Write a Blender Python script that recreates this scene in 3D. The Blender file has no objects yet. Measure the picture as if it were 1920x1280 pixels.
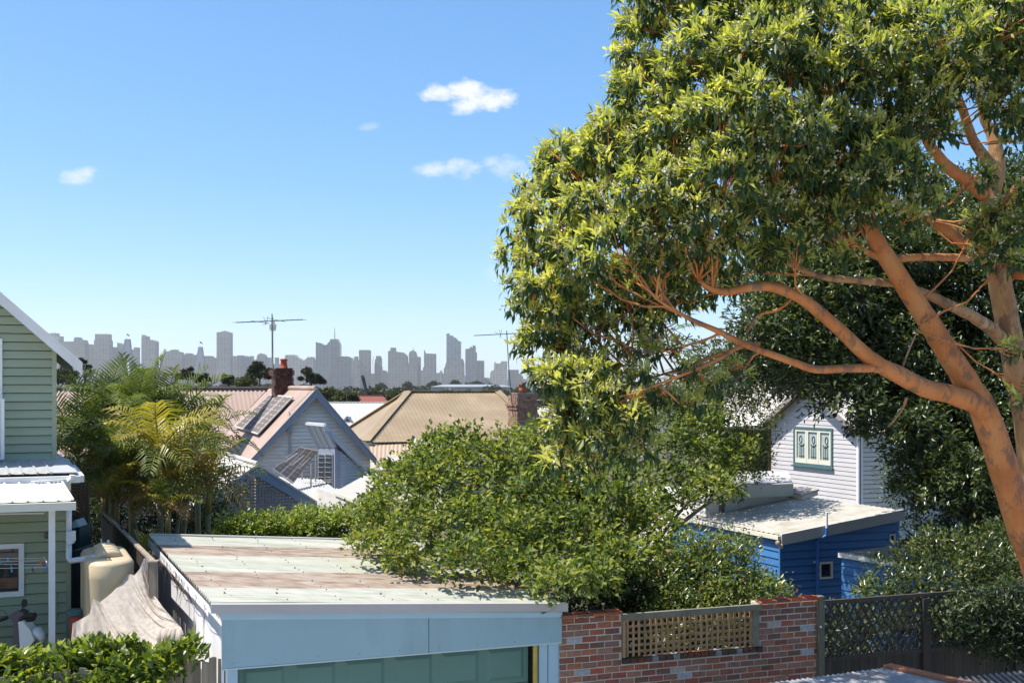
import bpy, math, random
import numpy as np
from mathutils import Vector, Matrix, Quaternion

random.seed(7)
RNG = np.random.default_rng(11)
SC = bpy.context.scene
COL = SC.collection

# ------------------------------------------------------------------ camera, light, exposure
F, CX, HY, E = 2000.0, 960.0, 720.0, 5.7          # focal length in photo pixels, centre column, horizon row, eye height
cam_d = bpy.data.cameras.new('camera')
cam_d.sensor_width = 36.0
cam_d.lens = F / 1920 * 36
cam_d.shift_y = 80 / 1920
cam_d.clip_start = 0.1
cam_d.clip_end = 20000
cam = bpy.data.objects.new('camera', cam_d)
cam.location = (0, 0, E)
cam.rotation_euler = (math.radians(90), 0, 0)
COL.objects.link(cam)
SC.camera = cam

SUN_AZ, SUN_EL = math.radians(-100), math.radians(60)   # azimuth from +Y towards +X
S = Vector((math.sin(SUN_AZ) * math.cos(SUN_EL), math.cos(SUN_AZ) * math.cos(SUN_EL), math.sin(SUN_EL)))
sun_d = bpy.data.lights.new('sun', 'SUN')
sun_d.energy = 2.95
sun_d.angle = math.radians(0.5)
sun_d.color = (1.0, 0.95, 0.86)
sun = bpy.data.objects.new('sun', sun_d)
sun.rotation_mode = 'QUATERNION'
sun.rotation_quaternion = S.to_track_quat('Z', 'Y')
sun.location = (-40, 40, 60)
COL.objects.link(sun)

world = bpy.data.worlds.new('World')
SC.world = world
world.use_nodes = True
wt = world.node_tree
wt.nodes.clear()


def wn(t, **kw):
    n = wt.nodes.new(t)
    for k, v in kw.items():
        setattr(n, k, v)
    return n


def wmath(op, a, b=None, clamp=False):
    n = wn('ShaderNodeMath', operation=op, use_clamp=clamp)
    for i, v in enumerate((a, b)):
        if v is None:
            continue
        if isinstance(v, (int, float)):
            n.inputs[i].default_value = v
        else:
            wt.links.new(v, n.inputs[i])
    return n.outputs[0]


sky = wn('ShaderNodeTexSky', sky_type='NISHITA')
sky.sun_disc = False
sky.sun_elevation = SUN_EL
sky.sun_rotation = SUN_AZ
sky.altitude = 0
sky.air_density = 0.7
sky.dust_density = 0.9
sky.ozone_density = 5.0
hsv = wn('ShaderNodeHueSaturation')
hsv.inputs['Saturation'].default_value = 1.46
hsv.inputs['Hue'].default_value = 0.498
hsv.inputs['Value'].default_value = 1.0
gam = wn('ShaderNodeGamma')
gam.inputs['Gamma'].default_value = 0.65
wt.links.new(sky.outputs[0], gam.inputs['Color'])
wt.links.new(gam.outputs[0], hsv.inputs['Color'])
tc = wn('ShaderNodeTexCoord')
sep = wn('ShaderNodeSeparateXYZ')
wt.links.new(tc.outputs['Generated'], sep.inputs[0])
ysafe = wmath('MAXIMUM', sep.outputs[1], 0.02)
ca = wmath('DIVIDE', sep.outputs[0], ysafe)
ce = wmath('DIVIDE', sep.outputs[2], ysafe)
noi = wn('ShaderNodeTexNoise')
noi.inputs['Scale'].default_value = 34
noi.inputs['Detail'].default_value = 12
noi.inputs['Roughness'].default_value = 0.62
mp = wn('ShaderNodeMapping')
mp.inputs['Scale'].default_value = (1, 1, 1.8)
wt.links.new(tc.outputs['Generated'], mp.inputs[0])
wt.links.new(mp.outputs[0], noi.inputs['Vector'])
nsig = wmath('MULTIPLY', wmath('SUBTRACT', noi.outputs['Fac'], 0.5), 4.6)
total = None
for px, py, sx, sy, op in [(862, 172, 62, 22, .95), (905, 186, 66, 18, .9), (872, 198, 34, 16, .9), (838, 170, 34, 16, .8), (872, 168, 30, 16, .8),
                           (850, 319, 56, 16, .62), (945, 311, 36, 20, .5), (145, 329, 34, 15, .6), (692, 238, 18, 7, .22),
                           (925, 512, 22, 14, .2)]:
    a0, e0 = (px - CX) / F, (HY - py) / F
    dx = wmath('DIVIDE', wmath('SUBTRACT', ca, a0), sx * 1.18 / F)
    dy = wmath('DIVIDE', wmath('SUBTRACT', ce, e0), sy * 1.2 / F)
    r2 = wmath('ADD', wmath('MULTIPLY', dx, dx), wmath('MULTIPLY', dy, dy))
    v = wmath('MULTIPLY', wmath('SUBTRACT', wmath('ADD', 1.0, nsig), r2), 0.95, clamp=True)
    v = wmath('MULTIPLY', v, op)
    total = v if total is None else wmath('MAXIMUM', total, v)
mixc = wn('ShaderNodeMix', data_type='RGBA')
wt.links.new(total, mixc.inputs[0])
wt.links.new(hsv.outputs[0], mixc.inputs[6])
mixc.inputs[7].default_value = (2.5, 2.55, 2.65, 1)
bg = wn('ShaderNodeBackground')
bg.inputs['Strength'].default_value = 0.15
wt.links.new(mixc.outputs[2], bg.inputs['Color'])
wo = wn('ShaderNodeOutputWorld')
wt.links.new(bg.outputs[0], wo.inputs['Surface'])

SC.view_settings.view_transform = 'Standard'
SC.view_settings.look = 'None'
SC.view_settings.gamma = 1
SC.view_settings.exposure = 1.45
SC.view_settings.use_curve_mapping = False
SC.render.engine = 'CYCLES'
SC.cycles.use_denoising = True
SC.cycles.denoising_prefilter = 'ACCURATE'
SC.cycles.max_bounces = 8
SC.cycles.diffuse_bounces = 4
SC.cycles.glossy_bounces = 2
SC.cycles.transmission_bounces = 4
SC.cycles.transparent_max_bounces = 8
SC.cycles.volume_bounces = 1
SC.cycles.sample_clamp_indirect = 6


# ------------------------------------------------------------------ geometry helpers
def W(px, py, D):
    return Vector(((px - CX) / F * D, D, E - (py - HY) / F * D))


def XZ(px, D, z):
    return Vector(((px - CX) / F * D, D, z))


def plane(a, b, c):
    n = (b - a).cross(c - a).normalized()
    return a, n


def hit(px, py, pl):
    d = Vector(((px - CX) / F, 1, -(py - HY) / F))
    C0 = Vector((0, 0, E))
    t = pl[1].dot(pl[0] - C0) / pl[1].dot(d)
    return C0 + d * t


FD = Vector((1, .33, 0)).normalized()        # the way the lane and the house fronts run
SD = Vector((-.471, 1, 0)).normalized()      # the way the side boundaries run
UP = Vector((0, 0, 1))
FN = Vector((.33, -1, 0)).normalized()       # out of the fronts, towards the lane


def sdist(P, px):
    """how far left along the front direction from P the picture column px lies"""
    u = (px - CX) / F
    return (P.x - u * P.y) / (FD.x - u * FD.y)


def lane(px, a=14.165):
    return a / (1 - .33 * (px - CX) / F)


def wloc(o):
    v = Vector((0, 0, 0))
    while o is not None:
        v += Vector(o.location)
        o = o.parent
    return v


class MB:
    def __init__(self):
        self.v = []
        self.f = []
        self.mi = []

    def add(self, vs, fs, m=0):
        b = len(self.v)
        self.v += [tuple(p) for p in vs]
        for f in fs:
            self.f.append(tuple(b + i for i in f))
            self.mi.append(m)
        return self

    def obox(self, o, a, b, c, m=0):
        """box from corner o along edge vectors a, b, c"""
        o, a, b, c = Vector(o), Vector(a), Vector(b), Vector(c)
        vs = [o, o + a, o + a + b, o + b, o + c, o + a + c, o + a + b + c, o + b + c]
        return self.add(vs, [(0, 3, 2, 1), (4, 5, 6, 7), (0, 1, 5, 4), (1, 2, 6, 5), (2, 3, 7, 6), (3, 0, 4, 7)], m)

    def box(self, c, sx, sy, sz, ax=Vector((1, 0, 0)), ay=Vector((0, 1, 0)), az=UP, m=0):
        c = Vector(c)
        o = c - ax * sx / 2 - ay * sy / 2 - az * sz / 2
        return self.obox(o, ax * sx, ay * sy, az * sz, m)

    def prism(self, pts, vec, m=0):
        n = len(pts)
        vec = Vector(vec)
        vs = [Vector(p) for p in pts] + [Vector(p) + vec for p in pts]
        fs = [tuple(range(n))[::-1], tuple(range(n, 2 * n))]
        fs += [(i, (i + 1) % n, n + (i + 1) % n, n + i) for i in range(n)]
        return self.add(vs, fs, m)

    def quad(self, a, b, c, d, m=0):
        return self.add([a, b, c, d], [(0, 1, 2, 3)], m)

    def bar(self, p, q, w, h, up=UP, m=0):
        p, q = Vector(p), Vector(q)
        t = (q - p)
        s = t.cross(up)
        if s.length < 1e-6:
            s = t.cross(Vector((1, 0, 0)))
        s.normalize()
        u = s.cross(t).normalized()
        return self.obox(p - s * w / 2 - u * h / 2, t, s * w, u * h, m)

    def tube(self, path, radii, n=8, m=0, caps=True):
        path = [Vector(p) for p in path]
        if isinstance(radii, (int, float)):
            radii = [radii] * len(path)
        b = len(self.v)
        prev = None
        for i, p in enumerate(path):
            t = (path[min(i + 1, len(path) - 1)] - path[max(i - 1, 0)])
            if t.length < 1e-9:
                t = Vector((0, 0, 1))
            t.normalize()
            if prev is None:
                a = t.orthogonal().normalized()
            else:
                a = prev - t * prev.dot(t)
                if a.length < 1e-6:
                    a = t.orthogonal()
                a.normalize()
            prev = a
            c = t.cross(a)
            for k in range(n):
                th = 2 * math.pi * k / n
                self.v.append(tuple(p + (a * math.cos(th) + c * math.sin(th)) * radii[i]))
        for i in range(len(path) - 1):
            for k in range(n):
                k2 = (k + 1) % n
                self.f.append((b + i * n + k, b + i * n + k2, b + (i + 1) * n + k2, b + (i + 1) * n + k))
                self.mi.append(m)
        if caps:
            self.f.append(tuple(b + k for k in range(n))[::-1])
            self.f.append(tuple(b + (len(path) - 1) * n + k for k in range(n)))
            self.mi += [m, m]
        return self

    def lathe(self, c, prof, n=16, m=0, axis=UP):
        c = Vector(c)
        axis = Vector(axis).normalized()
        return self.tube([c + axis * z for r, z in prof], [max(r, 1e-4) for r, z in prof], n, m)

    def build(self, name, mats, parent=None, smooth=False):
        me = bpy.data.meshes.new(name)
        off = wloc(parent) if parent is not None else Vector((0, 0, 0))
        me.from_pydata([(x - off.x, y - off.y, z - off.z) for x, y, z in self.v], [], self.f)
        if not isinstance(mats, (list, tuple)):
            mats = [mats]
        for mt in mats:
            me.materials.append(mt)
        if len(mats) > 1:
            me.polygons.foreach_set('material_index', self.mi)
        if smooth:
            me.polygons.foreach_set('use_smooth', [True] * len(me.polygons))
        me.update()
        o = bpy.data.objects.new(name, me)
        COL.objects.link(o)
        if parent is not None:
            o.parent = parent
        return o


def tag(o, label=None, cat=None, group=None, kind=None):
    if label:
        o['label'] = label
    if cat:
        o['category'] = cat
    if group:
        o['group'] = group
    if kind:
        o['kind'] = kind
    return o


def thing(name, label, cat, loc=(0, 0, 0), group=None):
    o = bpy.data.objects.new(name, None)
    o.empty_display_size = 0.3
    o.location = loc
    COL.objects.link(o)
    return tag(o, label, cat, group)


def inst(name, me, loc, rot=None, parent=None, scale=None):
    """another object on shared mesh data; loc is in world space"""
    o = bpy.data.objects.new(name, me)
    off = wloc(parent) if parent is not None else Vector((0, 0, 0))
    m = Matrix.Translation(Vector(loc) - off)
    if rot is not None:
        m = m @ rot.to_4x4()
    if scale is not None:
        m = m @ Matrix.Diagonal((scale[0], scale[1], scale[2], 1))
    if parent is not None:
        o.parent = parent
    o.matrix_basis = m
    COL.objects.link(o)
    return o


def basis(x, y, z):
    m = Matrix((x, y, z))
    m.transpose()
    return m


# ------------------------------------------------------------------ materials
MATS = {}


def pm(name, cols, rough=.6, scale=3.0, detail=5, stretch=(1, 1, 1), bump=0.0, bscale=None, metal=0.0, rand=0.0, spec=.4, wear=None, wscale=1.2, wamt=.5, wsoft=.18, wshift=0, coat=0, coords='Object'):
    """noise-ramped principled material. cols: list of colours; rand: brightness spread between objects; wear: colour of soft stains"""
    m = bpy.data.materials.new(name)
    m.use_nodes = True
    nt = m.node_tree
    N, L = nt.nodes, nt.links
    b = N['Principled BSDF']
    b.inputs['Roughness'].default_value = rough
    b.inputs['Metallic'].default_value = metal
    b.inputs['Specular IOR Level'].default_value = spec
    t = N.new('ShaderNodeTexCoord')
    mpn = N.new('ShaderNodeMapping')
    mpn.inputs['Scale'].default_value = stretch
    L.new(t.outputs[coords], mpn.inputs[0])
    oi = N.new('ShaderNodeObjectInfo')
    addv = N.new('ShaderNodeVectorMath')
    addv.operation = 'ADD'
    mulr = N.new('ShaderNodeMath')
    mulr.operation = 'MULTIPLY'
    mulr.inputs[1].default_value = 37.0
    L.new(oi.outputs['Random'], mulr.inputs[0])
    L.new(mpn.outputs[0], addv.inputs[0])
    L.new(mulr.outputs[0], addv.inputs[1])
    n = N.new('ShaderNodeTexNoise')
    n.inputs['Scale'].default_value = scale
    n.inputs['Detail'].default_value = detail
    n.inputs['Roughness'].default_value = .6
    L.new(addv.outputs[0], n.inputs['Vector'])
    r = N.new('ShaderNodeValToRGB')
    k = len(cols)
    el = r.color_ramp.elements
    while len(el) < k:
        el.new(.5)
    for i, c in enumerate(cols):
        el[i].position = .3 + .4 * (i / max(1, k - 1))
        el[i].color = (*c, 1)
    if k == 1:
        el[1].color = (*cols[0], 1)
    L.new(n.outputs['Fac'], r.inputs[0])
    out = r.outputs[0]
    if wear is not None:
        n2 = N.new('ShaderNodeTexNoise')
        n2.inputs['Scale'].default_value = wscale
        n2.inputs['Detail'].default_value = 8
        n2.inputs['Roughness'].default_value = .7
        L.new(addv.outputs[0], n2.inputs['Vector'])
        r2 = N.new('ShaderNodeValToRGB')
        r2.color_ramp.elements[0].position = .48 + wshift
        r2.color_ramp.elements[1].position = .48 + wshift + wsoft
        r2.color_ramp.elements[0].color = (0, 0, 0, 1)
        r2.color_ramp.elements[1].color = (wamt, wamt, wamt, 1)
        L.new(n2.outputs['Fac'], r2.inputs[0])
        mx = N.new('ShaderNodeMix')
        mx.data_type = 'RGBA'
        L.new(r2.outputs[0], mx.inputs[0])
        L.new(out, mx.inputs[6])
        mx.inputs[7].default_value = (*wear, 1)
        out = mx.outputs[2]
    if rand:
        h = N.new('ShaderNodeHueSaturation')
        mr = N.new('ShaderNodeMapRange')
        mr.inputs['To Min'].default_value = 1 - rand
        mr.inputs['To Max'].default_value = 1 + rand
        L.new(oi.outputs['Random'], mr.inputs['Value'])
        L.new(mr.outputs[0], h.inputs['Value'])
        L.new(out, h.inputs['Color'])
        out = h.outputs[0]
    L.new(out, b.inputs['Base Color'])
    if bump:
        nb = N.new('ShaderNodeTexNoise')
        nb.inputs['Scale'].default_value = bscale or scale * 6
        nb.inputs['Detail'].default_value = 6
        L.new(addv.outputs[0], nb.inputs['Vector'])
        bp = N.new('ShaderNodeBump')
        bp.inputs['Strength'].default_value = bump
        bp.inputs['Distance'].default_value = .02
        L.new(nb.outputs['Fac'], bp.inputs['Height'])
        L.new(bp.outputs[0], b.inputs['Normal'])
    if coat:
        b.inputs['Coat Weight'].default_value = coat
        b.inputs['Coat Roughness'].default_value = .15
    MATS[name] = m
    return m


def leafmat(name, cols, trans=.4, rough=.45, tcol=None, spec=.35):
    """leaf: the per-leaf value 'tint' picks the colour, part of the light passes through"""
    m = bpy.data.materials.new(name)
    m.use_nodes = True
    nt = m.node_tree
    N, L = nt.nodes, nt.links
    b = N['Principled BSDF']
    b.inputs['Roughness'].default_value = rough
    b.inputs['Specular IOR Level'].default_value = spec
    at = N.new('ShaderNodeAttribute')
    at.attribute_name = 'tint'
    r = N.new('ShaderNodeValToRGB')
    el = r.color_ramp.elements
    while len(el) < len(cols):
        el.new(.5)
    for i, (p, c) in enumerate(cols):
        el[i].position = p
        el[i].color = (*c, 1)
    L.new(at.outputs['Fac'], r.inputs[0])
    L.new(r.outputs[0], b.inputs['Base Color'])
    tr = N.new('ShaderNodeBsdfTranslucent')
    g = N.new('ShaderNodeMix')
    g.data_type = 'RGBA'
    g.blend_type = 'MULTIPLY'
    g.inputs[0].default_value = 1
    L.new(r.outputs[0], g.inputs[6])
    g.inputs[7].default_value = (*(tcol or (1.5, 1.5, .6)), 1)
    L.new(g.outputs[2], tr.inputs['Color'])
    ms = N.new('ShaderNodeMixShader')
    ms.inputs[0].default_value = trans
    L.new(b.outputs[0], ms.inputs[1])
    L.new(tr.outputs[0], ms.inputs[2])
    L.new(ms.outputs[0], N['Material Output'].inputs['Surface'])
    return m


# ------------------------------------------------------------------ foliage helpers
def norm(a):
    return a / np.maximum(np.linalg.norm(a, axis=-1, keepdims=True), 1e-9)


def inpoly(x, y, poly):
    c = np.zeros(len(x), bool)
    n = len(poly)
    j = n - 1
    for i in range(n):
        xi, yi = poly[i]
        xj, yj = poly[j]
        with np.errstate(divide='ignore', invalid='ignore'):
            c ^= ((yi > y) != (yj > y)) & (x < (xj - xi) * (y - yi) / (yj - yi + 1e-12) + xi)
        j = i
    return c


def polydist(x, y, poly):
    d = np.full(len(x), 1e9)
    for i in range(len(poly)):
        ax, ay = poly[i]
        bx, by = poly[(i + 1) % len(poly)]
        vx, vy = bx - ax, by - ay
        t = np.clip(((x - ax) * vx + (y - ay) * vy) / (vx * vx + vy * vy + 1e-9), 0, 1)
        d = np.minimum(d, np.hypot(x - ax - t * vx, y - ay - t * vy))
    return d


def scatter(poly, n, mind):
    """about n points inside the outline, at least mind apart"""
    xs, ys = [p[0] for p in poly], [p[1] for p in poly]
    out = []
    tries = 0
    while len(out) < n and tries < n * 60:
        tries += 1
        x, y = RNG.uniform(min(xs), max(xs)), RNG.uniform(min(ys), max(ys))
        if not inpoly(np.array([x]), np.array([y]), poly)[0]:
            continue
        if any((x - a) ** 2 + (y - b) ** 2 < mind * mind for a, b in out):
            continue
        out.append((x, y))
    return out


def leaf_frames(ax, up):
    side = norm(np.cross(ax, up))
    nr = np.cross(side, ax)
    return side, nr


def leaf_mesh(name, pos, ax, up, L, Wd, tint, mat, parent=None, form=4, fold=.18, droop=.12):
    """one mesh of many single leaves. form 2: folded diamond, 4: with midrib, 8: long curved leaf"""
    n = len(pos)
    ax = norm(ax)
    side, nr = leaf_frames(ax, up)
    L = np.broadcast_to(np.asarray(L, float), (n,))[:, None]
    Wd = np.broadcast_to(np.asarray(Wd, float), (n,))[:, None]
    hw = Wd / 2
    if form == 2:
        V = np.stack([pos, pos + ax * L * .45 + side * hw + nr * hw * fold * 2, pos + ax * L - nr * L * droop, pos + ax * L * .45 - side * hw + nr * hw * fold * 2], 1)
        T = np.array([[0, 1, 2], [0, 2, 3]])
    elif form == 4:
        V = np.stack([pos, pos + ax * L * .45 + side * hw + nr * hw * fold * 2, pos + ax * L - nr * L * droop, pos + ax * L * .45 - side * hw + nr * hw * fold * 2, pos + ax * L * .5], 1)
        T = np.array([[0, 1, 4], [1, 2, 4], [0, 4, 3], [4, 2, 3]])
    else:
        m1 = pos + ax * L * .33 + nr * L * droop * .25
        m2 = pos + ax * L * .7 - nr * L * droop * .15
        V = np.stack([pos, m1 + side * hw + nr * hw * fold * 2, m1, m1 - side * hw + nr * hw * fold * 2,
                      m2 + side * hw * .72 + nr * hw * fold * 1.5, m2, m2 - side * hw * .72 + nr * hw * fold * 1.5, pos + ax * L - nr * L * droop], 1)
        T = np.array([[0, 1, 2], [0, 2, 3], [1, 4, 5], [1, 5, 2], [2, 5, 6], [2, 6, 3], [4, 7, 5], [5, 7, 6]])
    k = V.shape[1]
    V = V.reshape(-1, 3)
    tri = (T[None] + (np.arange(n) * k)[:, None, None]).reshape(-1, 3)
    return tri_mesh(name, V, tri, mat, parent, np.repeat(tint, k))


def tri_mesh(name, V, tri, mat, parent=None, tint=None, smooth=False):
    off = wloc(parent) if parent is not None else Vector((0, 0, 0))
    V = V - np.array(off)[None]
    me = bpy.data.meshes.new(name)
    me.vertices.add(len(V))
    me.vertices.foreach_set('co', V.astype(np.float32).ravel())
    me.loops.add(tri.size)
    me.loops.foreach_set('vertex_index', tri.astype(np.int32).ravel())
    me.polygons.add(len(tri))
    me.polygons.foreach_set('loop_start', np.arange(0, tri.size, 3, dtype=np.int32))
    if smooth:
        me.polygons.foreach_set('use_smooth', np.ones(len(tri), bool))
    me.update(calc_edges=True)
    if tint is not None:
        a = me.attributes.new('tint', 'FLOAT', 'POINT')
        a.data.foreach_set('value', tint.astype(np.float32))
    me.materials.append(mat)
    o = bpy.data.objects.new(name, me)
    COL.objects.link(o)
    if parent is not None:
        o.parent = parent
    return o


def unit(n, zmin=-1.0):
    z = RNG.uniform(zmin, 1, n)
    t = RNG.uniform(0, 2 * math.pi, n)
    r = np.sqrt(1 - z * z)
    return np.stack([r * np.cos(t), r * np.sin(t), z], 1)


def sprigs(lobes, per, zmin=-.5, shell=(.7, 1.05), squash=.85, areaexp=2):
    """sprig positions and outward directions over a set of lobes (x, y, z, r)"""
    P, Nn = [], []
    for x, y, z, r in lobes:
        k = max(3, int(per * r ** areaexp))
        d = unit(k, zmin)
        rr = r * RNG.uniform(shell[0], shell[1], k)[:, None]
        q = d * rr
        q[:, 2] *= squash
        P.append(np.array([x, y, z]) + q)
        Nn.append(d)
    return np.concatenate(P), np.concatenate(Nn)


def sprig_leaves(P, Nn, k, spread=.9, up=.35, jit=.05):
    """k leaves fanning out of each sprig; returns base, axis, up-vector"""
    n = len(P)
    base = np.repeat(P, k, 0) + RNG.normal(0, jit, (n * k, 3))
    ax = norm(np.repeat(Nn, k, 0) + RNG.normal(0, spread, (n * k, 3)) + np.array([0, 0, up]))
    upv = norm(np.array([0, 0, 1.0]) + RNG.normal(0, .35, (n * k, 3)) + .4 * np.repeat(Nn, k, 0))
    return base, ax, upv


def limb(mb, pts, n=8, sub=3, m=0, wob=0.0):
    """smooth tapered limb through (px, py, D, width in px) points"""
    P = [W(p[0], p[1], p[2]) for p in pts]
    R = [p[3] / 2 / F * p[2] for p in pts]
    Q, RR = [], []
    for i in range(len(P) - 1):
        p0, p1, p2, p3 = P[max(i - 1, 0)], P[i], P[i + 1], P[min(i + 2, len(P) - 1)]
        for j in range(sub):
            t = j / sub
            q = .5 * ((2 * p1) + (p2 - p0) * t + (2 * p0 - 5 * p1 + 4 * p2 - p3) * t * t + (3 * p1 - p0 - 3 * p2 + p3) * t ** 3)
            r = R[i] * (1 - t) + R[i + 1] * t
            if wob:
                q = q + Vector((random.uniform(-1, 1), random.uniform(-1, 1), random.uniform(-1, 1))) * r * wob
                r *= random.uniform(1 - wob * .5, 1 + wob * .5)
            Q.append(q)
            RR.append(r)
    Q.append(P[-1])
    RR.append(R[-1])
    mb.tube(Q, RR, n, m)
    return Q


def corr_poly(mb, pts, flow, pitch=.1, amp=.012, seg=6, m=0, lift=0.0, thick=0.0, m2=None):
    """corrugated sheeting over a convex flat outline, flutes running along flow"""
    pts = [Vector(p) for p in pts]
    n = (pts[1] - pts[0]).cross(pts[2] - pts[0]).normalized()
    if n.z < 0:
        n = -n
    v = (flow - n * flow.dot(n)).normalized()
    u = v.cross(n).normalized()
    o = pts[0]
    q = [((p - o).dot(u), (p - o).dot(v)) for p in pts]
    u0, u1 = min(a for a, b in q), max(a for a, b in q)
    k = max(2, int((u1 - u0) / pitch * seg))
    rows = []
    for i in range(k + 1):
        uu = u0 + (u1 - u0) * (i / k)
        uc = min(max(uu, u0 + 1e-5), u1 - 1e-5)
        vs = []
        for j in range(len(q)):
            (a, b), (c, d) = q[j], q[(j + 1) % len(q)]
            if (a - uc) * (c - uc) <= 0 and abs(a - c) > 1e-9:
                vs.append(b + (d - b) * (uc - a) / (c - a))
        if len(vs) < 2:
            continue
        sn = math.sin(2 * math.pi * (uu - u0) / pitch)
        h = amp * sn + lift
        rows.append((o + u * uu + v * min(vs) + n * h, o + u * uu + v * max(vs) + n * h, sn))
    b = len(mb.v)
    for p, r, _s in rows:
        mb.v += [tuple(p), tuple(r)]
    for i in range(len(rows) - 1):
        mb.f.append((b + 2 * i, b + 2 * i + 1, b + 2 * i + 3, b + 2 * i + 2))
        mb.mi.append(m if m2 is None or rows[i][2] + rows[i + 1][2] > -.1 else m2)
    return mb


def boards(root, P0, d, n, z0, z1, pitch, sL, sR, mat, openings=(), lap=.036, name='weatherboard', parent=None, back=.004, gap=.016):
    """weatherboards, each a piece of its own, over a wall that starts at P0 and runs along d"""
    parent = parent or root
    z = z0
    while z < z1 - .02:
        zt = min(z + pitch, z1)
        zc = (z + zt) / 2
        a0, a1, b0, b1 = sL(z), sR(z), sL(zt), sR(zt)
        cuts = sorted([(o[0], o[1]) for o in openings if o[2] < zc < o[3]])
        segs = []
        cur = ('L', a0, b0)
        for c0, c1 in cuts:
            if c0 > min(a0, b0) + .02:
                segs.append((cur[1], c0, cur[2], c0))
            cur = ('C', c1, c1)
        if cur[1] < a1:
            segs.append((cur[1], a1, cur[2], b1))
        for s0, s1, t0, t1 in segs:
            if s1 - s0 < .03:
                continue
            if t1 < t0:
                t0 = t1 = (t0 + t1) / 2
            mb = MB()
            pa, pb = P0 + d * s0, P0 + d * s1
            qa, qb = P0 + d * t0, P0 + d * t1
            Z = lambda p, zz, off: Vector((p.x, p.y, zz)) + n * off
            vs = [Z(pa, z, back), Z(pb, z, back), Z(pb, z, lap + back), Z(pa, z, lap + back),
                  Z(qa, zt - gap, back), Z(qb, zt - gap, back), Z(qb, zt - gap, back + .006), Z(qa, zt - gap, back + .006)]
            mb.add(vs, [(0, 1, 2, 3), (7, 6, 5, 4), (3, 2, 6, 7), (0, 4, 5, 1), (0, 3, 7, 4), (1, 5, 6, 2)])
            mb.build(name, mat, parent)
        z = zt

# ------------------------------------------------------------------ ground
def ground_z(x, y):
    def ss(a, b, t):
        t = min(1, max(0, (t - a) / (b - a)))
        return t * t * (3 - 2 * t)
    h = 1.25 * ss(-4.4, -5.0, x) * ss(13.0, 13.4, y) * (1 - ss(26, 40, y))
    h += -30.0 * ss(60, 700, y)
    if y > 60:
        h += 2.5 * math.sin(x * .006 + 1) * math.sin(y * .004) * ss(200, 700, y)
    return h


ys = list(np.arange(-120, 10, 26)) + list(np.arange(10, 30, .5)) + list(np.arange(30, 80, 5)) + list(np.geomspace(85, 6400, 40))
xs = sorted(set([round(v, 3) for v in list(np.arange(-14, 14, .5))] + [round(s * v, 3) for s in (-1, 1) for v in np.geomspace(15, 6200, 28)]))
gv = [(x, y, ground_z(x, y)) for y in ys for x in xs]
nx = len(xs)
gf = [(j * nx + i, j * nx + i + 1, (j + 1) * nx + i + 1, (j + 1) * nx + i) for j in range(len(ys) - 1) for i in range(nx - 1)]
m_ground = pm('dry_ground', [(.06, .055, .035), (.09, .08, .05), (.035, .045, .02)], .9, .35, 8)
g = MB()
g.add(gv, gf)
go = g.build('ground', m_ground)
tag(go, 'dry earth and rough grass between the houses and out to the city', kind='structure')

m_lane = pm('lane_bounce', [(.36, .34, .31), (.44, .42, .38)], .85, .8, 8, bump=.2, wear=(.25, .23, .2), wscale=.6, wamt=.5)
lo = MB().add([(-30, -14, .004), (34, -14, .004), (34, 22.5, .004), (-30, 2.8, .004)], [(0, 1, 2, 3)]).build('lane', m_lane)  # unseen surface, added pale so light bounces onto the shaded fronts
tag(lo, 'unseen back lane, made pale to bounce light onto the garage and brick wall', kind='structure')

# ------------------------------------------------------------------ haze
HAZE = True
if HAZE:
    hz = MB().obox((-6300, -140, -36), (12600, 0, 0), (0, 6700, 0), (0, 0, 36 + 345))
    mh = bpy.data.materials.new('thin_haze')
    mh.use_nodes = True
    nt = mh.node_tree
    nt.nodes.remove(nt.nodes['Principled BSDF'])
    pv = nt.nodes.new('ShaderNodeVolumePrincipled')
    pv.inputs['Color'].default_value = (.95, .96, .98, 1)
    pv.inputs['Density'].default_value = 7e-5
    pv.inputs['Anisotropy'].default_value = 0.2
    nt.links.new(pv.outputs[0], nt.nodes['Material Output'].inputs['Volume'])
    ho = hz.build('haze', mh)
    tag(ho, 'thin pale haze lying over the suburb and the far city', kind='stuff')

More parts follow.
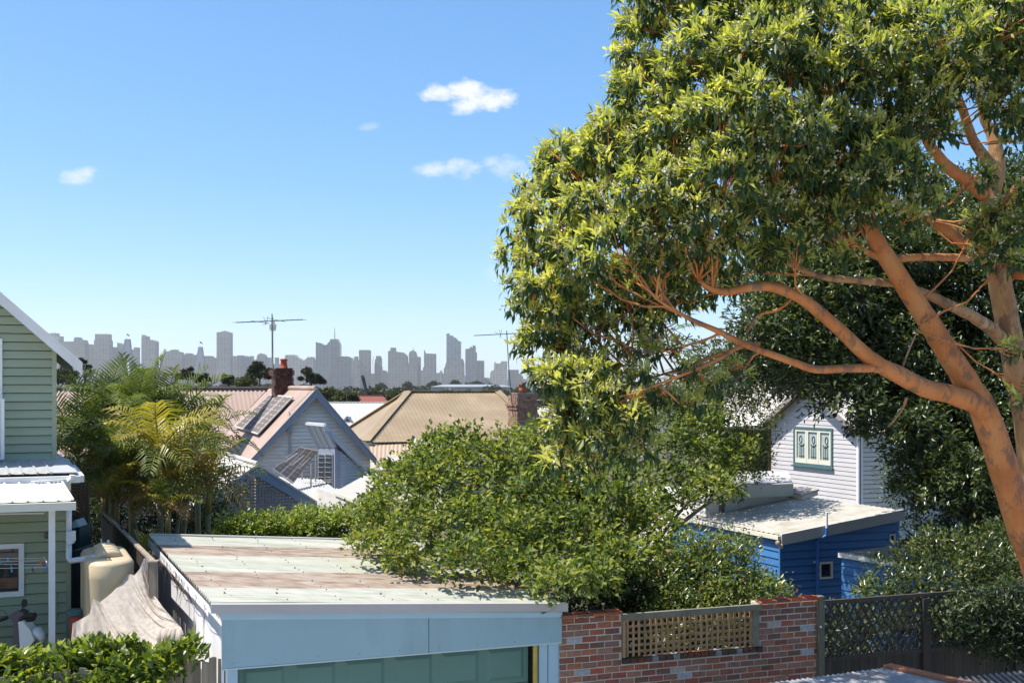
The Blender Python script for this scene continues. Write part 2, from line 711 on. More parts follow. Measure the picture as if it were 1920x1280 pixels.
# ------------------------------------------------------------------ city skyline
m_city = [pm('tower_stone', [(.17, .165, .155), (.24, .235, .22)], .7, .012, 4, (1, 1, 3), rand=.28),
          pm('tower_glass', [(.10, .12, .14), (.16, .18, .20)], .3, .012, 4, (1, 1, 3), rand=.28),
          pm('tower_pale', [(.26, .25, .23), (.34, .33, .30)], .7, .012, 4, (1, 1, 3), rand=.28)]
CB = -32.0
for m_ in m_city:                                   # faint floor bands and window bays
    N_, L_ = m_.node_tree.nodes, m_.node_tree.links
    b_ = N_['Principled BSDF']
    src = b_.inputs['Base Color'].links[0].from_socket
    tc_ = N_.new('ShaderNodeTexCoord')
    sp_ = N_.new('ShaderNodeSeparateXYZ')
    cb_ = N_.new('ShaderNodeCombineXYZ')
    L_.new(tc_.outputs['Object'], sp_.inputs[0])
    L_.new(sp_.outputs[0], cb_.inputs[0])
    L_.new(sp_.outputs[2], cb_.inputs[1])
    br = N_.new('ShaderNodeTexBrick')
    br.offset = 0
    br.inputs['Color1'].default_value = (.45, .47, .5, 1)
    br.inputs['Color2'].default_value = (.8, .82, .85, 1)
    br.inputs['Mortar'].default_value = (1.1, 1.06, 1.0, 1)
    br.inputs['Scale'].default_value = 1
    br.inputs['Mortar Size'].default_value = 1.6
    br.inputs['Brick Width'].default_value = 13
    br.inputs['Row Height'].default_value = 8.7
    L_.new(cb_.outputs[0], br.inputs['Vector'])
    mx_ = N_.new('ShaderNodeMix')
    mx_.data_type = 'RGBA'
    mx_.blend_type = 'MULTIPLY'
    mx_.inputs[0].default_value = 1
    L_.new(src, mx_.inputs[6])
    L_.new(br.outputs['Color'], mx_.inputs[7])
    L_.new(mx_.outputs[2], b_.inputs['Base Color'])


def tower(label, prof, D, mk=0, deep=45, name='office_tower', extra=None, group='city towers on the skyline'):
    """silhouette points left to right (top line); walls run straight down to the ground"""
    x0, x1 = prof[0][0], prof[-1][0]
    base = XZ((x0 + x1) / 2, D, CB)
    t = thing(name, label, 'building', base, group)
    pts = [XZ(x0, D, CB)] + [W(x, y, D) for x, y in prof] + [XZ(x1, D, CB)]
    mb = MB()
    mb.prism(pts, (0, deep, 0))
    mb.build('facade', m_city[mk], t)
    if extra:
        extra(t, D)
    return t


def stick(px, y0, y1, r, D, name='spire', deep=20):
    def f(t, DD):
        MB().tube([W(px, y0, D) + Vector((0, deep, 0)), W(px, (y0 + y1) / 2, D) + Vector((0, deep, 0)), W(px, y1, D) + Vector((0, deep, 0))], [r, r * .8, r * .4], 6).build(name, m_city[1], t)
    return f


def block(pts, D, name, dy, deep, mk=0):
    def f(t, DD):
        MB().prism([W(x, y, D) + Vector((0, dy, 0)) for x, y in pts], (0, deep, 0)).build(name, m_city[mk], t)
    return f


tower('pale stepped tower rising just over the slope of the green house gable', [(78, 626), (98, 624), (103, 624), (103, 629), (111, 630)], 4300, 2)
tower('flat block with a round drum on its roof near the green gable', [(119, 640), (138, 640), (139, 633), (141, 632), (145, 632), (147, 636), (156, 637), (157, 641), (158, 643)], 4200, 0)
tower('low stepped block left of the wide flat topped tower', [(162, 646), (170, 645), (172, 647), (179, 647)], 4400, 0)
tower('wide flat topped tower left of the first bridge pylon', [(176, 638), (178, 637), (178, 626), (202, 626), (202, 637), (204, 638)], 4300, 0)
tower('long low block between the wide flat tower and the first pylon', [(204, 650), (222, 651)], 4350, 0)
tower('sloping roofed block behind the first bridge pylon', [(219.5, 642), (232, 645)], 4500, 2)
tower('thin little slab just right of the first pylon', [(243, 655), (250.5, 655), (250.6, 651), (255.5, 651)], 4300, 0)
tower('notched tower behind the upright palm frond', [(265, 634), (266, 627), (268, 629), (274, 630), (274, 636), (286, 637), (291, 640)], 4250, 0)
tower('low hump of blocks left of the second pylon', [(300, 668), (306, 663), (312, 658), (314, 660), (320, 656), (328, 655), (330, 658), (338, 660), (341, 667)], 4200, 0, name='apartment_block')
tower('row of low blocks with a small hat behind the second pylon', [(338, 667), (346, 667), (348, 662), (356, 662), (357, 665), (371, 665)], 4300, 0, name='apartment_block')
tower('low stepped block just right of the second pylon', [(369, 672), (381, 668), (384, 667), (395, 667), (396, 670), (400, 670), (401, 672), (408, 672)], 4300, 0, name='apartment_block')
tower('tall plain tower with a shallow curved top standing alone', [(406, 623), (414, 622), (418, 620.5), (422, 620), (427, 622), (431, 623)], 4200, 0)
tower('low stepped block at the foot of the tall curved top tower', [(430, 667), (439, 667), (441, 671), (445, 673)], 4400, 0, name='apartment_block')
tower('narrow flat slab right of the tall curved top tower', [(444.5, 666), (454, 666)], 4300, 0)
tower('squat block with two roof knobs above the gum trees', [(454, 674), (456, 669.5), (460, 669), (460, 667), (462, 667), (463, 669), (469, 669), (469, 667), (471.5, 667)], 4250, 1)
tower('round topped building left of the antenna mast', [(481, 672), (481.6, 668), (483, 665), (486, 662.8), (489, 662), (492, 662.8), (495, 665), (496.4, 668), (497, 672)], 4250, 0, name='domed_building')
tower('low flat block behind the antenna mast', [(470, 676), (497, 670), (508, 670)], 4400, 2, name='apartment_block')


def turret(t, D):
    c = W(510.5, 620, D) + Vector((0, 10, 0))
    k = D / F
    MB().lathe(c, [(3.5 * k, 0), (5.5 * k, 1.0 * k), (6.5 * k, 6 * k), (6.8 * k, 12 * k), (4.5 * k, 13 * k), (3.2 * k, 18 * k), (1 * k, 20 * k), (.6 * k, 27 * k)], 14).build('turret', m_city[0], t)


tower('slim shaft tower with a bulging turret behind the antenna mast', [(509, 618), (512, 618)], 4300, 0, 6, 'observation_tower', turret)
tower('little slab right of the slim turret tower', [(515, 670), (519, 670)], 4300, 0)
tower('wavy roofed low building left of the spired tower', [(534, 667), (537, 665), (552, 665), (555, 669), (563, 673), (569, 676), (575.6, 671), (576, 669), (585, 669), (587, 675)], 4100, 2, 60, 'convention_hall')
tower('broad slab with a notched corner at its top', [(592, 641), (601, 643), (607, 647), (613, 646), (615, 642), (617, 642)], 4000, 1)
tower('dark tower with set back crown and tall spire', [(615, 645), (617, 641), (619, 638), (619, 635.5), (633, 635.5), (633, 639), (635, 641), (637, 647)], 4100, 1, 45, 'office_tower', stick(626, 636, 614, 2.2, 4100))
tower('dark blue grey slab in front of the spired tower', [(631, 668), (653, 668), (654, 670), (659, 670.5)], 3700, 1)
tower('mid height block with a small rooftop box', [(661.5, 675), (664, 674), (664, 668), (668.5, 668), (669, 674), (674, 674)], 4100, 0)
tower('plain flat topped tower right of the rooftop box block', [(673, 656), (692, 656), (693, 658)], 4150, 0)
tower('slender shouldered tower standing in a gap of sky', [(702, 688), (703, 674), (705, 672), (705, 667), (712, 667), (713, 671), (714, 674), (714, 687), (715, 688)], 4200, 0)
tower('low domed block in the gap right of the slender shouldered tower', [(691, 700), (703, 700), (714, 698), (717, 695), (719, 694), (723, 695), (725, 699), (729, 697)], 4300, 0, name='apartment_block')
tower('bulky tower with a raised box at its left corner', [(727.5, 658), (732, 657), (732, 651.5), (740.5, 651.5), (741, 660), (745, 659), (757, 661), (761, 665), (763, 668), (763.5, 680), (765, 681)], 4050, 0)
tower('rounded top tower with a short mast', [(766.5, 662), (769, 658.5), (772, 657), (776, 657), (779, 660), (781.5, 668)], 4150, 0, 45, 'office_tower', stick(774, 658, 651, 1.6, 4150, 'mast'))
tower('narrow slab attached to the right of the rounded tower', [(781, 669), (787.5, 669)], 4200, 2)
tower('low block in the gap left of the horned tower', [(786, 694), (797, 694)], 4300, 0, name='apartment_block')
tower('flat tower with one upturned horn at its left corner', [(795, 656), (796, 660), (798, 662.5), (816.5, 663)], 4100, 0)
tower('low block right of the horned tower', [(793, 690), (796, 684), (816, 690), (817, 699), (824, 699)], 4350, 0, name='apartment_block')
tower('tiny pointed building between the horned and the tallest tower', [(822.5, 702), (824, 698), (826.5, 694), (829, 700), (830, 712)], 4000, 0)
tower('tallest tower of the skyline with its stepped sloping crown', [(837, 625), (842.5, 625), (843, 629), (849, 629), (850, 632), (855, 633), (856, 636), (858, 636), (859, 639), (864, 640)], 4150, 1)
tower('stepped block at the foot of the tallest tower', [(832, 691), (834, 689), (836, 680), (840, 678), (863, 672), (867, 672.5), (868, 674), (870, 682)], 4000, 0)
tower('tower with two roof fins right of the tallest tower', [(872.5, 655), (875, 653.5), (881, 653), (881, 650), (885, 650), (886, 654), (886.5, 647), (891.5, 648), (892, 660), (894, 661)], 4150, 1)
tower('flat tower leaning against the twin finned tower', [(894, 676), (898, 676), (899, 675), (901, 676), (907.5, 676)], 4200, 2)
tower('pale low dome shape in a gap of sky', [(903, 709), (909, 708), (912, 709), (916, 712), (921, 716)], 4600, 2, name='low_building')
tower('staircase shaped tower left of the second antenna mast', [(919, 700), (921, 695), (926, 693.5), (927, 679), (929, 678), (930, 681), (939, 681)], 4150, 2)
tower('striped slab just left of the second antenna mast', [(939, 677), (951, 677)], 4100, 2)
tower('square block just right of the second antenna mast', [(952, 693), (972.5, 693), (973, 701), (979, 702), (981, 706)], 4200, 0, name='apartment_block')
tower('low pale block behind the red chimney pot', [(979, 711), (985, 710), (992, 712)], 4300, 2, name='low_building')
tower('stepped block with a tall slab beside the gum foliage', [(988, 705), (995, 704), (1002, 699), (1002.5, 684), (1015, 684)], 4150, 2)
tower('long low terrace along the foot of the left skyline', [(280, 690), (340, 684), (404, 682), (470, 680), (560, 684), (592, 690)], 4600, 0, name='apartment_block')
tower('long low terrace along the foot of the right skyline', [(592, 706), (660, 700), (760, 703), (840, 700), (890, 706), (960, 712), (1040, 716)], 4600, 0, name='apartment_block')

# site crane between the towers
cr = thing('tower_crane', 'thin site crane in the sky gap beside the slender shouldered tower', 'crane', XZ(699, 4000, CB))
MB().tube([XZ(699.3, 4000, CB), W(699.3, 678, 4000)], 1.1, 4).build('mast', m_city[1], cr)
MB().tube([W(698.6, 679, 4000), W(701, 668.5, 4000)], 1.1, 4).build('jib', m_city[1], cr)

# ------------------------------------------------------------------ cable-stayed bridge
m_conc = pm('bridge_concrete', [(.30, .31, .33), (.38, .39, .41)], .8, .05, 4)
m_flag = pm('flag_cloth', [(.03, .04, .12)], .8)


def pylon(label, px, ytop, D, hw_top, hw_bot, ysplit, ybase, flagdir):
    k = D / F
    t = thing('bridge_pylon', label, 'bridge pylon', XZ(px, D, CB), 'pylons of the cable stayed bridge')
    mb = MB()
    T = lambda dx, y: W(px + dx, y, D)
    hs = hw_top + (hw_bot - hw_top) * (ysplit - ytop) / (ybase - ytop)
    dv = Vector((0, 7 * k / 1.0, 0))
    mb.prism([T(-hw_top, ytop), T(hw_top, ytop), T(hs, ysplit), T(-hs, ysplit)], dv)
    mb.build('head', m_conc, t)
    for s in (-1, 1):
        mb = MB()
        mb.prism([T(s * hs, ysplit), T(s * .3, ysplit), T(s * (hw_bot - 4), ybase), T(s * hw_bot, ybase)], dv * .8)
        mb.prism([T(s * hw_bot, ybase), T(s * (hw_bot - 4), ybase), XZ(px + s * (hw_bot - 3.5), D, CB), XZ(px + s * hw_bot, D, CB)], dv * .8)
        mb.build('leg', m_conc, t)
    MB().tube([T(0, ytop), T(0, ytop - 11)], .25 * k, 5).build('flagpole', m_conc, t)
    MB().prism([T(.2, ytop - 10.5), T(2.5 * flagdir, ytop - 9), T(5.0 * flagdir, ytop - 6.5), T(4.6 * flagdir, ytop - 4.6), T(2.3 * flagdir, ytop - 6.2), T(.2, ytop - 7.6)], (0, .15, 0)).build('flag', m_flag, t)
    mb = MB()
    for i in range(7):
        mb.tube([T(2.6, ytop + 3 + i * 2.6), T(26 + i * 9.5, 737)], .11 * k, 3)
        mb.tube([T(-2.6, ytop + 3 + i * 2.6), T(-26 - i * 9.5, 737)], .11 * k, 3)
    tag(mb.build('stay_cables', m_conc, t), kind='stuff')


pylon('nearer grey bridge pylon with a flag, half hidden behind palm fronds', 238, 635.5, 1750, 4.6, 14, 668, 712, 1)
pylon('farther bridge pylon with open legs and a flag, clear of the palms', 375, 650, 2150, 3.4, 13.5, 678, 722, 1)

# ------------------------------------------------------------------ hazy woodland and middle distance
m_far = leafmat('far_leaves', [(0, (.022, .03, .016)), (.6, (.045, .058, .025)), (1, (.09, .10, .04))], .15, .6)
m_bark_far = pm('dark_bark', [(.05, .04, .03), (.09, .07, .055)], .9, 6)
L = []
for px in np.arange(560, 1320, 9):
    D = RNG.uniform(850, 1250)
    y = 724 + 7 * math.sin(px * .02) + RNG.uniform(-4, 6)
    if px < 640:
        y += 6
    r = RNG.uniform(6, 11) * D / F * .8
    p = W(px, y + 8, D)
    L.append((p.x, p.y, p.z, r))
for px in np.arange(60, 560, 12):
    D = RNG.uniform(900, 1300)
    p = W(px, 731 + RNG.uniform(-3, 5), D)
    L.append((p.x, p.y, p.z, 5.5))
for px in np.arange(560, 1320, 11):
    D = RNG.uniform(420, 640)
    p = W(px, 748 + RNG.uniform(-4, 6), D)
    L.append((p.x, p.y, p.z, RNG.uniform(3.0, 4.5)))
P, Nn = sprigs(L, 12, -.9, (.5, 1.05), .8)
b_, a_, u_ = sprig_leaves(P, Nn, 4, .9, .2, .4)
wo_ = leaf_mesh('woodland', b_, a_, u_, 1.9, 1.5, RNG.uniform(0, 1, len(b_)), m_far, None, 2)
tag(wo_, 'blue hazy belt of trees below the city towers', kind='stuff')

m_roof_far = pm('grey_far_roof', [(.22, .25, .30), (.28, .31, .36)], .6, .1)
m_wall_far = pm('far_wall', [(.35, .33, .30), (.45, .42, .38)], .8, .1)
t = thing('warehouse', 'long low blue grey warehouse among the far trees over the tan roof', 'building', XZ(880, 800, CB))
mb = MB()
mb.obox(XZ(808, 800, CB), XZ(958, 800, CB) - XZ(808, 800, CB), (0, 30, 0), (0, 0, W(0, 724.5, 800).z - CB))
mb.build('wall', m_wall_far, t)
mb = MB().prism([W(806, 725, 798), W(830, 720.5, 800), W(936, 720.5, 800), W(960, 725, 798)], (0, 34, 0))
mb.build('roof', m_roof_far, t)

m_crane = pm('dark_steel', [(.03, .033, .04), (.05, .05, .055)], .5, 2)
t = thing('crane', 'dark leaning crane boom above the red tiled roof', 'crane', W(690, 760, 190))
MB().tube([W(690.5, 760, 190), W(688.5, 741, 190), W(680.5, 708, 190)], [.28, .28, .34], 6).build('boom', m_crane, t)
MB().bar(W(677.5, 706.2, 190), W(682.5, 705.4, 190), .4, .42).build('head', m_crane, t)
t = thing('crane', 'dark leaning port crane boom behind the chimney with a hooded pot', 'crane', W(1000, 760, 420))
MB().tube([W(999, 760, 420), W(1002, 728, 420), W(1009, 711, 420)], [.9, .8, .6], 6).build('boom', m_crane, t)
MB().bar(W(1005.5, 709.5, 420), W(1012, 711, 420), .9, .7).build('head', m_crane, t)
MB().tube([W(1010, 760, 420), W(1010, 722, 420)], .35, 5).build('mast', m_crane, t)


# far silhouettes of trees, each with a trunk, limbs and a broken crown
def far_tree(label, px, ytop, ybot, wpx, D, mat=None, clumps=14, kind='umbrella', leaf=.35, n=90, cat='tree', name='gum_tree', group='trees beyond the cottages'):
    k = D / F
    zb = ground_z((px - CX) / F * D, D)
    base = XZ(px, D, zb)
    t = thing(name, label, cat, base, group)
    H = (ybot - ytop) * k
    Wd = wpx * k
    top = W(px, ytop, D)
    mb = MB()
    fork = Vector((base.x, D, top.z - H * .75))
    mb.tube([base, fork], [.16 * H * .2 + .1, .1], 6)
    lob = []
    for i in range(clumps):
        if kind == 'umbrella':
            a = RNG.uniform(0, 2 * math.pi)
            rr = math.sqrt(RNG.uniform(0, 1)) * Wd / 2
            h = (1 - (rr / (Wd / 2)) ** 2 * .55) * H * RNG.uniform(.72, .98)
            r = RNG.uniform(.09, .16) * Wd
        else:
            d = unit(1, -.6)[0]
            a = math.atan2(d[1], d[0])
            rr = math.hypot(d[0], d[1]) * Wd * .36
            h = H * (.52 + .34 * d[2])
            r = RNG.uniform(.14, .22) * Wd
        c = Vector((base.x + rr * math.cos(a), D + rr * math.sin(a), top.z - H + h))
        lob.append((c.x, c.y, c.z - r * .5, r))
        mid = fork.lerp(c, .5) + Vector((0, 0, H * .03))
        mb.tube([fork, mid, c], [.09 * H * .12 + .03, .05, .02], 4)
    mb.build('trunk', m_bark_far, t)
    sq = .5 if kind == 'umbrella' else .85
    Ps, Ns = [], []
    for l in lob:
        d = unit(n, -.5)
        q = d * l[3] * RNG.uniform(.35, 1.08, n)[:, None]
        q[:, 2] *= sq
        Ps.append(np.array(l[:3]) + q)
        Ns.append(d)
    P, Nn = np.concatenate(Ps), np.concatenate(Ns)
    b_, a_, u_ = sprig_leaves(P, Nn, 2, .8, .2, leaf * .3)
    tag(leaf_mesh('crown', b_, a_, u_, leaf * 1.3, leaf * .8, RNG.uniform(0, 1, len(b_)), mat or m_far, t, 2), kind='stuff')
    return t


m_far_dark = leafmat('dark_far_leaves', [(0, (.014, .02, .012)), (.6, (.03, .04, .02)), (1, (.07, .08, .035))], .2, .6)
m_far_olive = leafmat('olive_far_leaves', [(0, (.03, .04, .014)), (.6, (.065, .08, .026)), (1, (.12, .13, .045))], .25, .6)
far_tree('umbrella crowned gum tree left of the rusty red chimney', 487, 676, 722, 52, 120, m_far_dark, 22, leaf=.22)
far_tree('open crowned gum tree right of the rusty red chimney', 583, 685, 730, 46, 120, m_far_dark, 18, leaf=.2)
far_tree('small round dark tree in a row left of the gum trees', 428, 700, 724, 22, 130, m_far_dark, 9, 'round', leaf=.22, name='round_tree')
far_tree('dark olive bushy tree at the foot of the umbrella gum', 465, 706, 728, 44, 125, m_far_olive, 10, 'round', leaf=.25, name='bushy_tree')
far_tree('dark gum tree at the foot of the second bridge pylon', 352, 688, 722, 40, 130, m_far_dark, 14, leaf=.22)
far_tree('small dark tree right of the dark gum by the pylon', 379, 697, 722, 26, 128, m_far_dark, 10, 'round', leaf=.22, name='round_tree')
far_tree('flat topped pine standing above the palms by the green gable', 159, 660, 730, 26, 130, m_far_dark, 10, leaf=.2, name='pine_tree')
far_tree('grey green hazy tree under the eave of the green house', 122, 684, 728, 46, 260, m_far, 16, 'round', leaf=.5, name='bushy_tree')
far_tree('round dark tree left of the red tiled roof', 650, 732, 760, 44, 105, m_far_olive, 12, 'round', leaf=.25, name='round_tree')
far_tree('dark bushy tree beside the right slope of the grey gable', 612, 727, 760, 34, 110, m_far_olive, 10, 'round', leaf=.25, name='bushy_tree')
far_tree('small dark tree between the red roof and the tan roof', 737, 735, 756, 22, 120, m_far_olive, 8, 'round', leaf=.22, name='round_tree')
far_tree('pale blue umbrella tree rising from the far woodland', 713, 716, 740, 22, 800, m_far, 10, leaf=1.2, n=60)
far_tree('flat hazy tree over the left end of the warehouse', 812, 712, 730, 18, 820, m_far, 8, leaf=1.2, n=60)
far_tree('hazy tree over the right half of the warehouse', 853, 712, 732, 16, 820, m_far, 8, 'round', leaf=1.2, n=60, name='round_tree')
far_tree('feathery hazy tree left of the warehouse', 764, 713, 736, 20, 820, m_far, 8, leaf=1.2, n=60)
far_tree('hazy tree between the tan roof and the second antenna mast', 925, 722, 740, 40, 700, m_far, 10, 'round', leaf=1.1, n=60, name='round_tree')

# ------------------------------------------------------------------ shared materials for the near buildings
m_white = pm('white_paint', [(.70, .68, .65), (.78, .76, .73)], .5, 2.5, 6, wear=(.5, .48, .44), wscale=1.5, wamt=.25, rand=.03)
m_cream = pm('cream_paint', [(.62, .58, .47), (.70, .66, .55)], .5, 2, 5, rand=.03)
m_green_board = pm('green_board_paint', [(.30, .335, .225), (.33, .365, .25)], .55, 1.4, 6, (1, 1, 4), bump=.05, rand=.035)
m_green_low = pm('olive_board_paint', [(.28, .305, .185), (.305, .33, .205)], .55, 1.4, 6, (1, 1, 4), bump=.05, rand=.035)
m_dark = pm('dark_interior', [(.012, .012, .014)], .5)
m_glass = bpy.data.materials.new('window_glass')
m_glass.use_nodes = True
_b = m_glass.node_tree.nodes['Principled BSDF']
_b.inputs['Base Color'].default_value = (.02, .025, .03, 1)
_b.inputs['Roughness'].default_value = .06
_b.inputs['Specular IOR Level'].default_value = .6
m_zinc = pm('zincalume_sheet', [(.33, .335, .335), (.40, .405, .405)], .6, 1.5, 5, metal=.0, wear=(.4, .38, .34), wscale=2, wamt=.3, rand=.04)
m_grey_trim = pm('blue_grey_trim', [(.20, .22, .27), (.24, .26, .31)], .55, 2, rand=.03)
m_blue_trim = pm('steel_blue_trim', [(.10, .16, .25), (.13, .19, .28)], .5, 2, rand=.03)
m_lat_grey = pm('grey_lattice_paint', [(.11, .125, .16), (.15, .165, .20)], .6, 2)
m_grey_board = pm('grey_board_paint', [(.62, .575, .52), (.69, .645, .59)], .6, 1.5, 6, (1, 1, 4), wear=(.33, .30, .26), wamt=.35, rand=.06)
m_pink_roof = pm('faded_pink_roof', [(.31, .215, .17), (.36, .26, .21)], .6, .5, 8, wear=(.42, .33, .27), wscale=.6, wamt=.5, rand=.03)
m_tan_roof = pm('tan_roof', [(.25, .18, .105), (.30, .22, .13)], .5, .5, 8, wear=(.40, .31, .19), wscale=.5, wamt=.35)
m_cream_roof = pm('cream_roof', [(.41, .37, .325), (.48, .44, .39)], .55, .5, 8, wear=(.5, .42, .34), wscale=.7, wamt=.4)
m_white_roof = pm('white_roof', [(.42, .40, .37), (.49, .47, .44)], .55, .5, 8, rand=.02)
m_red_tile = pm('red_tile', [(.16, .045, .03), (.26, .08, .05)], .8, 4, rand=.1)
m_terra = pm('terracotta', [(.28, .05, .02), (.40, .085, .035)], .7, 8, bump=.1)
m_lead = pm('lead_flashing', [(.22, .23, .24), (.30, .31, .32)], .5, 3)
m_wire = pm('dark_wire', [(.02, .02, .02)], .5)
m_alu = pm('old_aluminium', [(.08, .08, .08), (.12, .12, .12)], .45, 4, metal=.3)
m_pv = pm('solar_cell', [(.13, .105, .095), (.16, .13, .118)], .65, 3, spec=.1)
m_pvframe = pm('solar_frame', [(.40, .38, .36)], .6, 2, spec=.2)
m_timber_grey = pm('grey_timber', [(.16, .12, .085), (.25, .20, .15), (.31, .26, .20)], .85, 3, 8, (6, 6, .6), bump=.35, bscale=18, rand=.22)
m_timber_dark = pm('dark_timber', [(.035, .028, .022), (.065, .052, .04)], .85, 3, 8, (6, 6, .6), bump=.3, bscale=18, rand=.2)


def wallbox(root, P, d, w, dep, z0, z1, mat, name='wall', inset=0.0):
    """plain wall body behind the boards; P front-left at ground, d along the front, dep vector backwards"""
    return MB().obox(Vector((P.x, P.y, z0)), d * w, dep, UP * (z1 - z0)).build(name, mat, root)


def window(root, P, d, n, s0, s1, z0, z1, mat, fw=.06, proud=.045, sash=True, glass=None, name='window', mull=0):
    """frame of four bars, a pane set back, and a sill"""
    w = MB()
    q = lambda s, z, o: Vector((P.x, P.y, 0)) + d * s + UP * z + n * o
    w.obox(q(s0, z0, 0), d * fw, n * proud, UP * (z1 - z0))
    w.obox(q(s1 - fw, z0, 0), d * fw, n * proud, UP * (z1 - z0))
    w.obox(q(s0 + fw, z1 - fw, 0), d * (s1 - s0 - 2 * fw), n * (proud - .002), UP * fw)
    w.obox(q(s0 + fw, z0, 0), d * (s1 - s0 - 2 * fw), n * (proud - .002), UP * fw)
    o = w.build(name, mat, root)
    w = MB().obox(q(s0 + fw, z0 + fw, -.02), d * (s1 - s0 - 2 * fw), n * .012, UP * (z1 - z0 - 2 * fw))
    w.build('pane', glass or m_glass, o)
    return o


# ------------------------------------------------------------------ green weatherboard house
GZ = 1.25
Pl = XZ(132, 16.5, 0)                       # lower wall, right corner
t = thing('house', 'green weatherboard house with white gable trim and a tin veranda roof', 'house', XZ(60, 16.5, GZ))
green = t
dL = -FD                                    # run the lower wall leftwards from its right corner
lowW = 5.2
P0 = Pl + dL * lowW
dep = SD * 5
low_top = 4.22
wallbox(t, P0 - FN * .03, FD, lowW, dep, GZ - .1, low_top, m_green_low)
ww0 = lowW - sdist(Pl, 46)
wz0, wz1 = W(46, 1113, 16.4).z, W(46, 1015, 16.4).z
boards(t, P0, FD, FN, GZ, low_top, .157, lambda z: 0, lambda z: lowW - .06, m_green_low, [(ww0 - 1.25, ww0, wz0, wz1)])
MB().obox(P0 + FD * (lowW - .06) + UP * GZ, FD * .07, FN * .04, UP * (low_top - GZ)).build('corner_board', m_green_low, t)
wnd = window(t, P0, FD, FN, ww0 - 1.25, ww0, wz0, wz1, m_white, .075, .06)
q0 = P0 + FD * (ww0 - 1.2) - FN * .012
MB().obox(q0 + UP * (wz0 + .12), FD * 1.1, FN * .004, UP * .16).build('reflection_strip', pm('terracotta_reflection', [(.20, .09, .05), (.12, .07, .05)], .3, 3), wnd)  # terracotta reflection in the window, painted on a thin strip

# upper storey
Pu = XZ(105, 17.3, 0)
upW = 6.5
P1 = Pu + dL * upW
zu0 = W(105, 862, 17.3).z
zr = W(105, 648, 17.3).z - .02                # where the roof slope meets the corner
tanr = (690 - 552) / 150 * 1.0
half = 3.0
slope_top = lambda s: zr + (upW - s) * tanr if (upW - s) < half else zr + half * tanr - (upW - s - half) * tanr
mb = MB()
mb.prism([P1 + UP * zu0 - FN * .03, Pu + UP * zu0 - FN * .03, Pu + UP * zr - FN * .03, Pu + dL * half + UP * (zr + half * tanr) - FN * .03, P1 + UP * (zr + (2 * half - upW) * tanr) - FN * .03], SD * 6)
mb.build('wall', m_green_board, t)
ub = P1
up_sL = lambda z: 0 if z <= zr + (2 * half - upW) * tanr else upW - 2 * half + (z - zr) / tanr
up_sR = lambda z: upW - .06 if z <= zr else upW - (z - zr) / tanr
uz0, uz1 = W(5, 860, 17.3).z, W(5, 636, 17.3).z
us = upW - sdist(Pu, 5)
boards(t, P1, FD, FN, zu0, zr + half * tanr - .1, .1365, up_sL, up_sR, m_green_board, [(us - .9, us, uz0, uz1)])
MB().obox(P1 + FD * (upW - .06) + UP * zu0, FD * .07, FN * .035, UP * (zr - zu0)).build('corner_board', m_green_board, t)
window(t, P1, FD, FN, us - .9, us, uz0, uz1, m_white, .07, .05)
# railing in front of it
rl = MB()
rp = P1 + FD * (us + .06) + FN * .25
z0r, z1r = W(10, 858, 17.1).z, W(10, 747, 17.1).z
rl.obox(rp + UP * z0r - FD * .045, FD * .045, FN * .04, UP * (z1r - z0r))
rl.obox(rp + UP * (z1r - .045) - FD * 1.6, FD * 1.55, FN * .04, UP * .045)
rl.obox(rp + UP * z0r - FD * 1.6, FD * 1.55, FN * .04, UP * .04)
for i in range(12):
    rl.obox(rp + UP * (z0r + .04) - FD * (.16 + i * .12), FD * .02, FN * .02, UP * (z1r - z0r - .085))
rl.build('railing', m_white, t)
# roof: two slopes with barge boards
over = .32                                   # overhang past the wall face
ridge = Pu + dL * half + UP * (zr + half * tanr + .1)
dn = Vector((FD.x, FD.y, -tanr)).normalized()
ev = ridge + dn * ((half + .42) * math.sqrt(1 + tanr * tanr))
ev2 = ridge + Vector((-FD.x, -FD.y, -tanr)).normalized() * ((half + .42) * math.sqrt(1 + tanr * tanr))
fr = FN * over
mb = MB()
corr_poly(mb, [ridge + fr, ev + fr, ev + SD * 6.3, ridge + SD * 6.3], dn, .2, .012)
corr_poly(mb, [ridge + fr, ev2 + fr, ev2 + SD * 6.3, ridge + SD * 6.3], Vector((-dn.x, -dn.y, dn.z)), .2, .012)
mb.build('roof', m_zinc, t)
for e in (ev, ev2):
    for nm, z_, h_, o_ in (('barge_board', -.17, .15, .0), ('barge_cap', -.018, .05, .02)):
        mb = MB()
        a, b = ridge + fr + UP * z_, e + fr + UP * z_
        mb.prism([a, b, b + UP * h_, a + UP * h_], FN * (.03 + o_))
        mb.build(nm, m_white, t)
mb = MB().prism([ridge + UP * -.12, ev + UP * -.12, ev + UP * -.1, ridge + UP * -.1], fr)
mb.build('soffit', m_cream, t)
# lean-to roof below the gable wall
lz1, lz0 = zu0 + .01, W(148, 886, 16.1).z
a0, a1 = Pu + FD * .04, P1
g0 = XZ(146, 16.1, 0)
mb = MB()
p = [a0 + UP * lz1, a1 + UP * lz1, g0 + dL * 6.8 + UP * lz0, g0 - FD * .42 + UP * lz0]
nrm = UP
corr_poly(mb, p, -FN, .192, .004, 4)
fl = (p[3] - p[0])
mb.build('roof', m_zinc, t)
mb = MB()
for i in range(30):
    s = .25 + i * .192
    top = a0 + dL * s + UP * (lz1 + .004)
    bot = g0 + dL * (s + .12) + UP * (lz0 + .006)
    mb.bar(top, bot, .028, .034)
tag(mb.build('roof_ribs', m_zinc, t), kind='stuff')
mb = MB().prism([a0 + UP * lz1, g0 - FD * .42 + UP * lz0, g0 + UP * lz0, g0 + SD * 2.2 + UP * (lz0 + .02), Pu + SD * 2 + FD * .04 + UP * lz1], UP * .012)
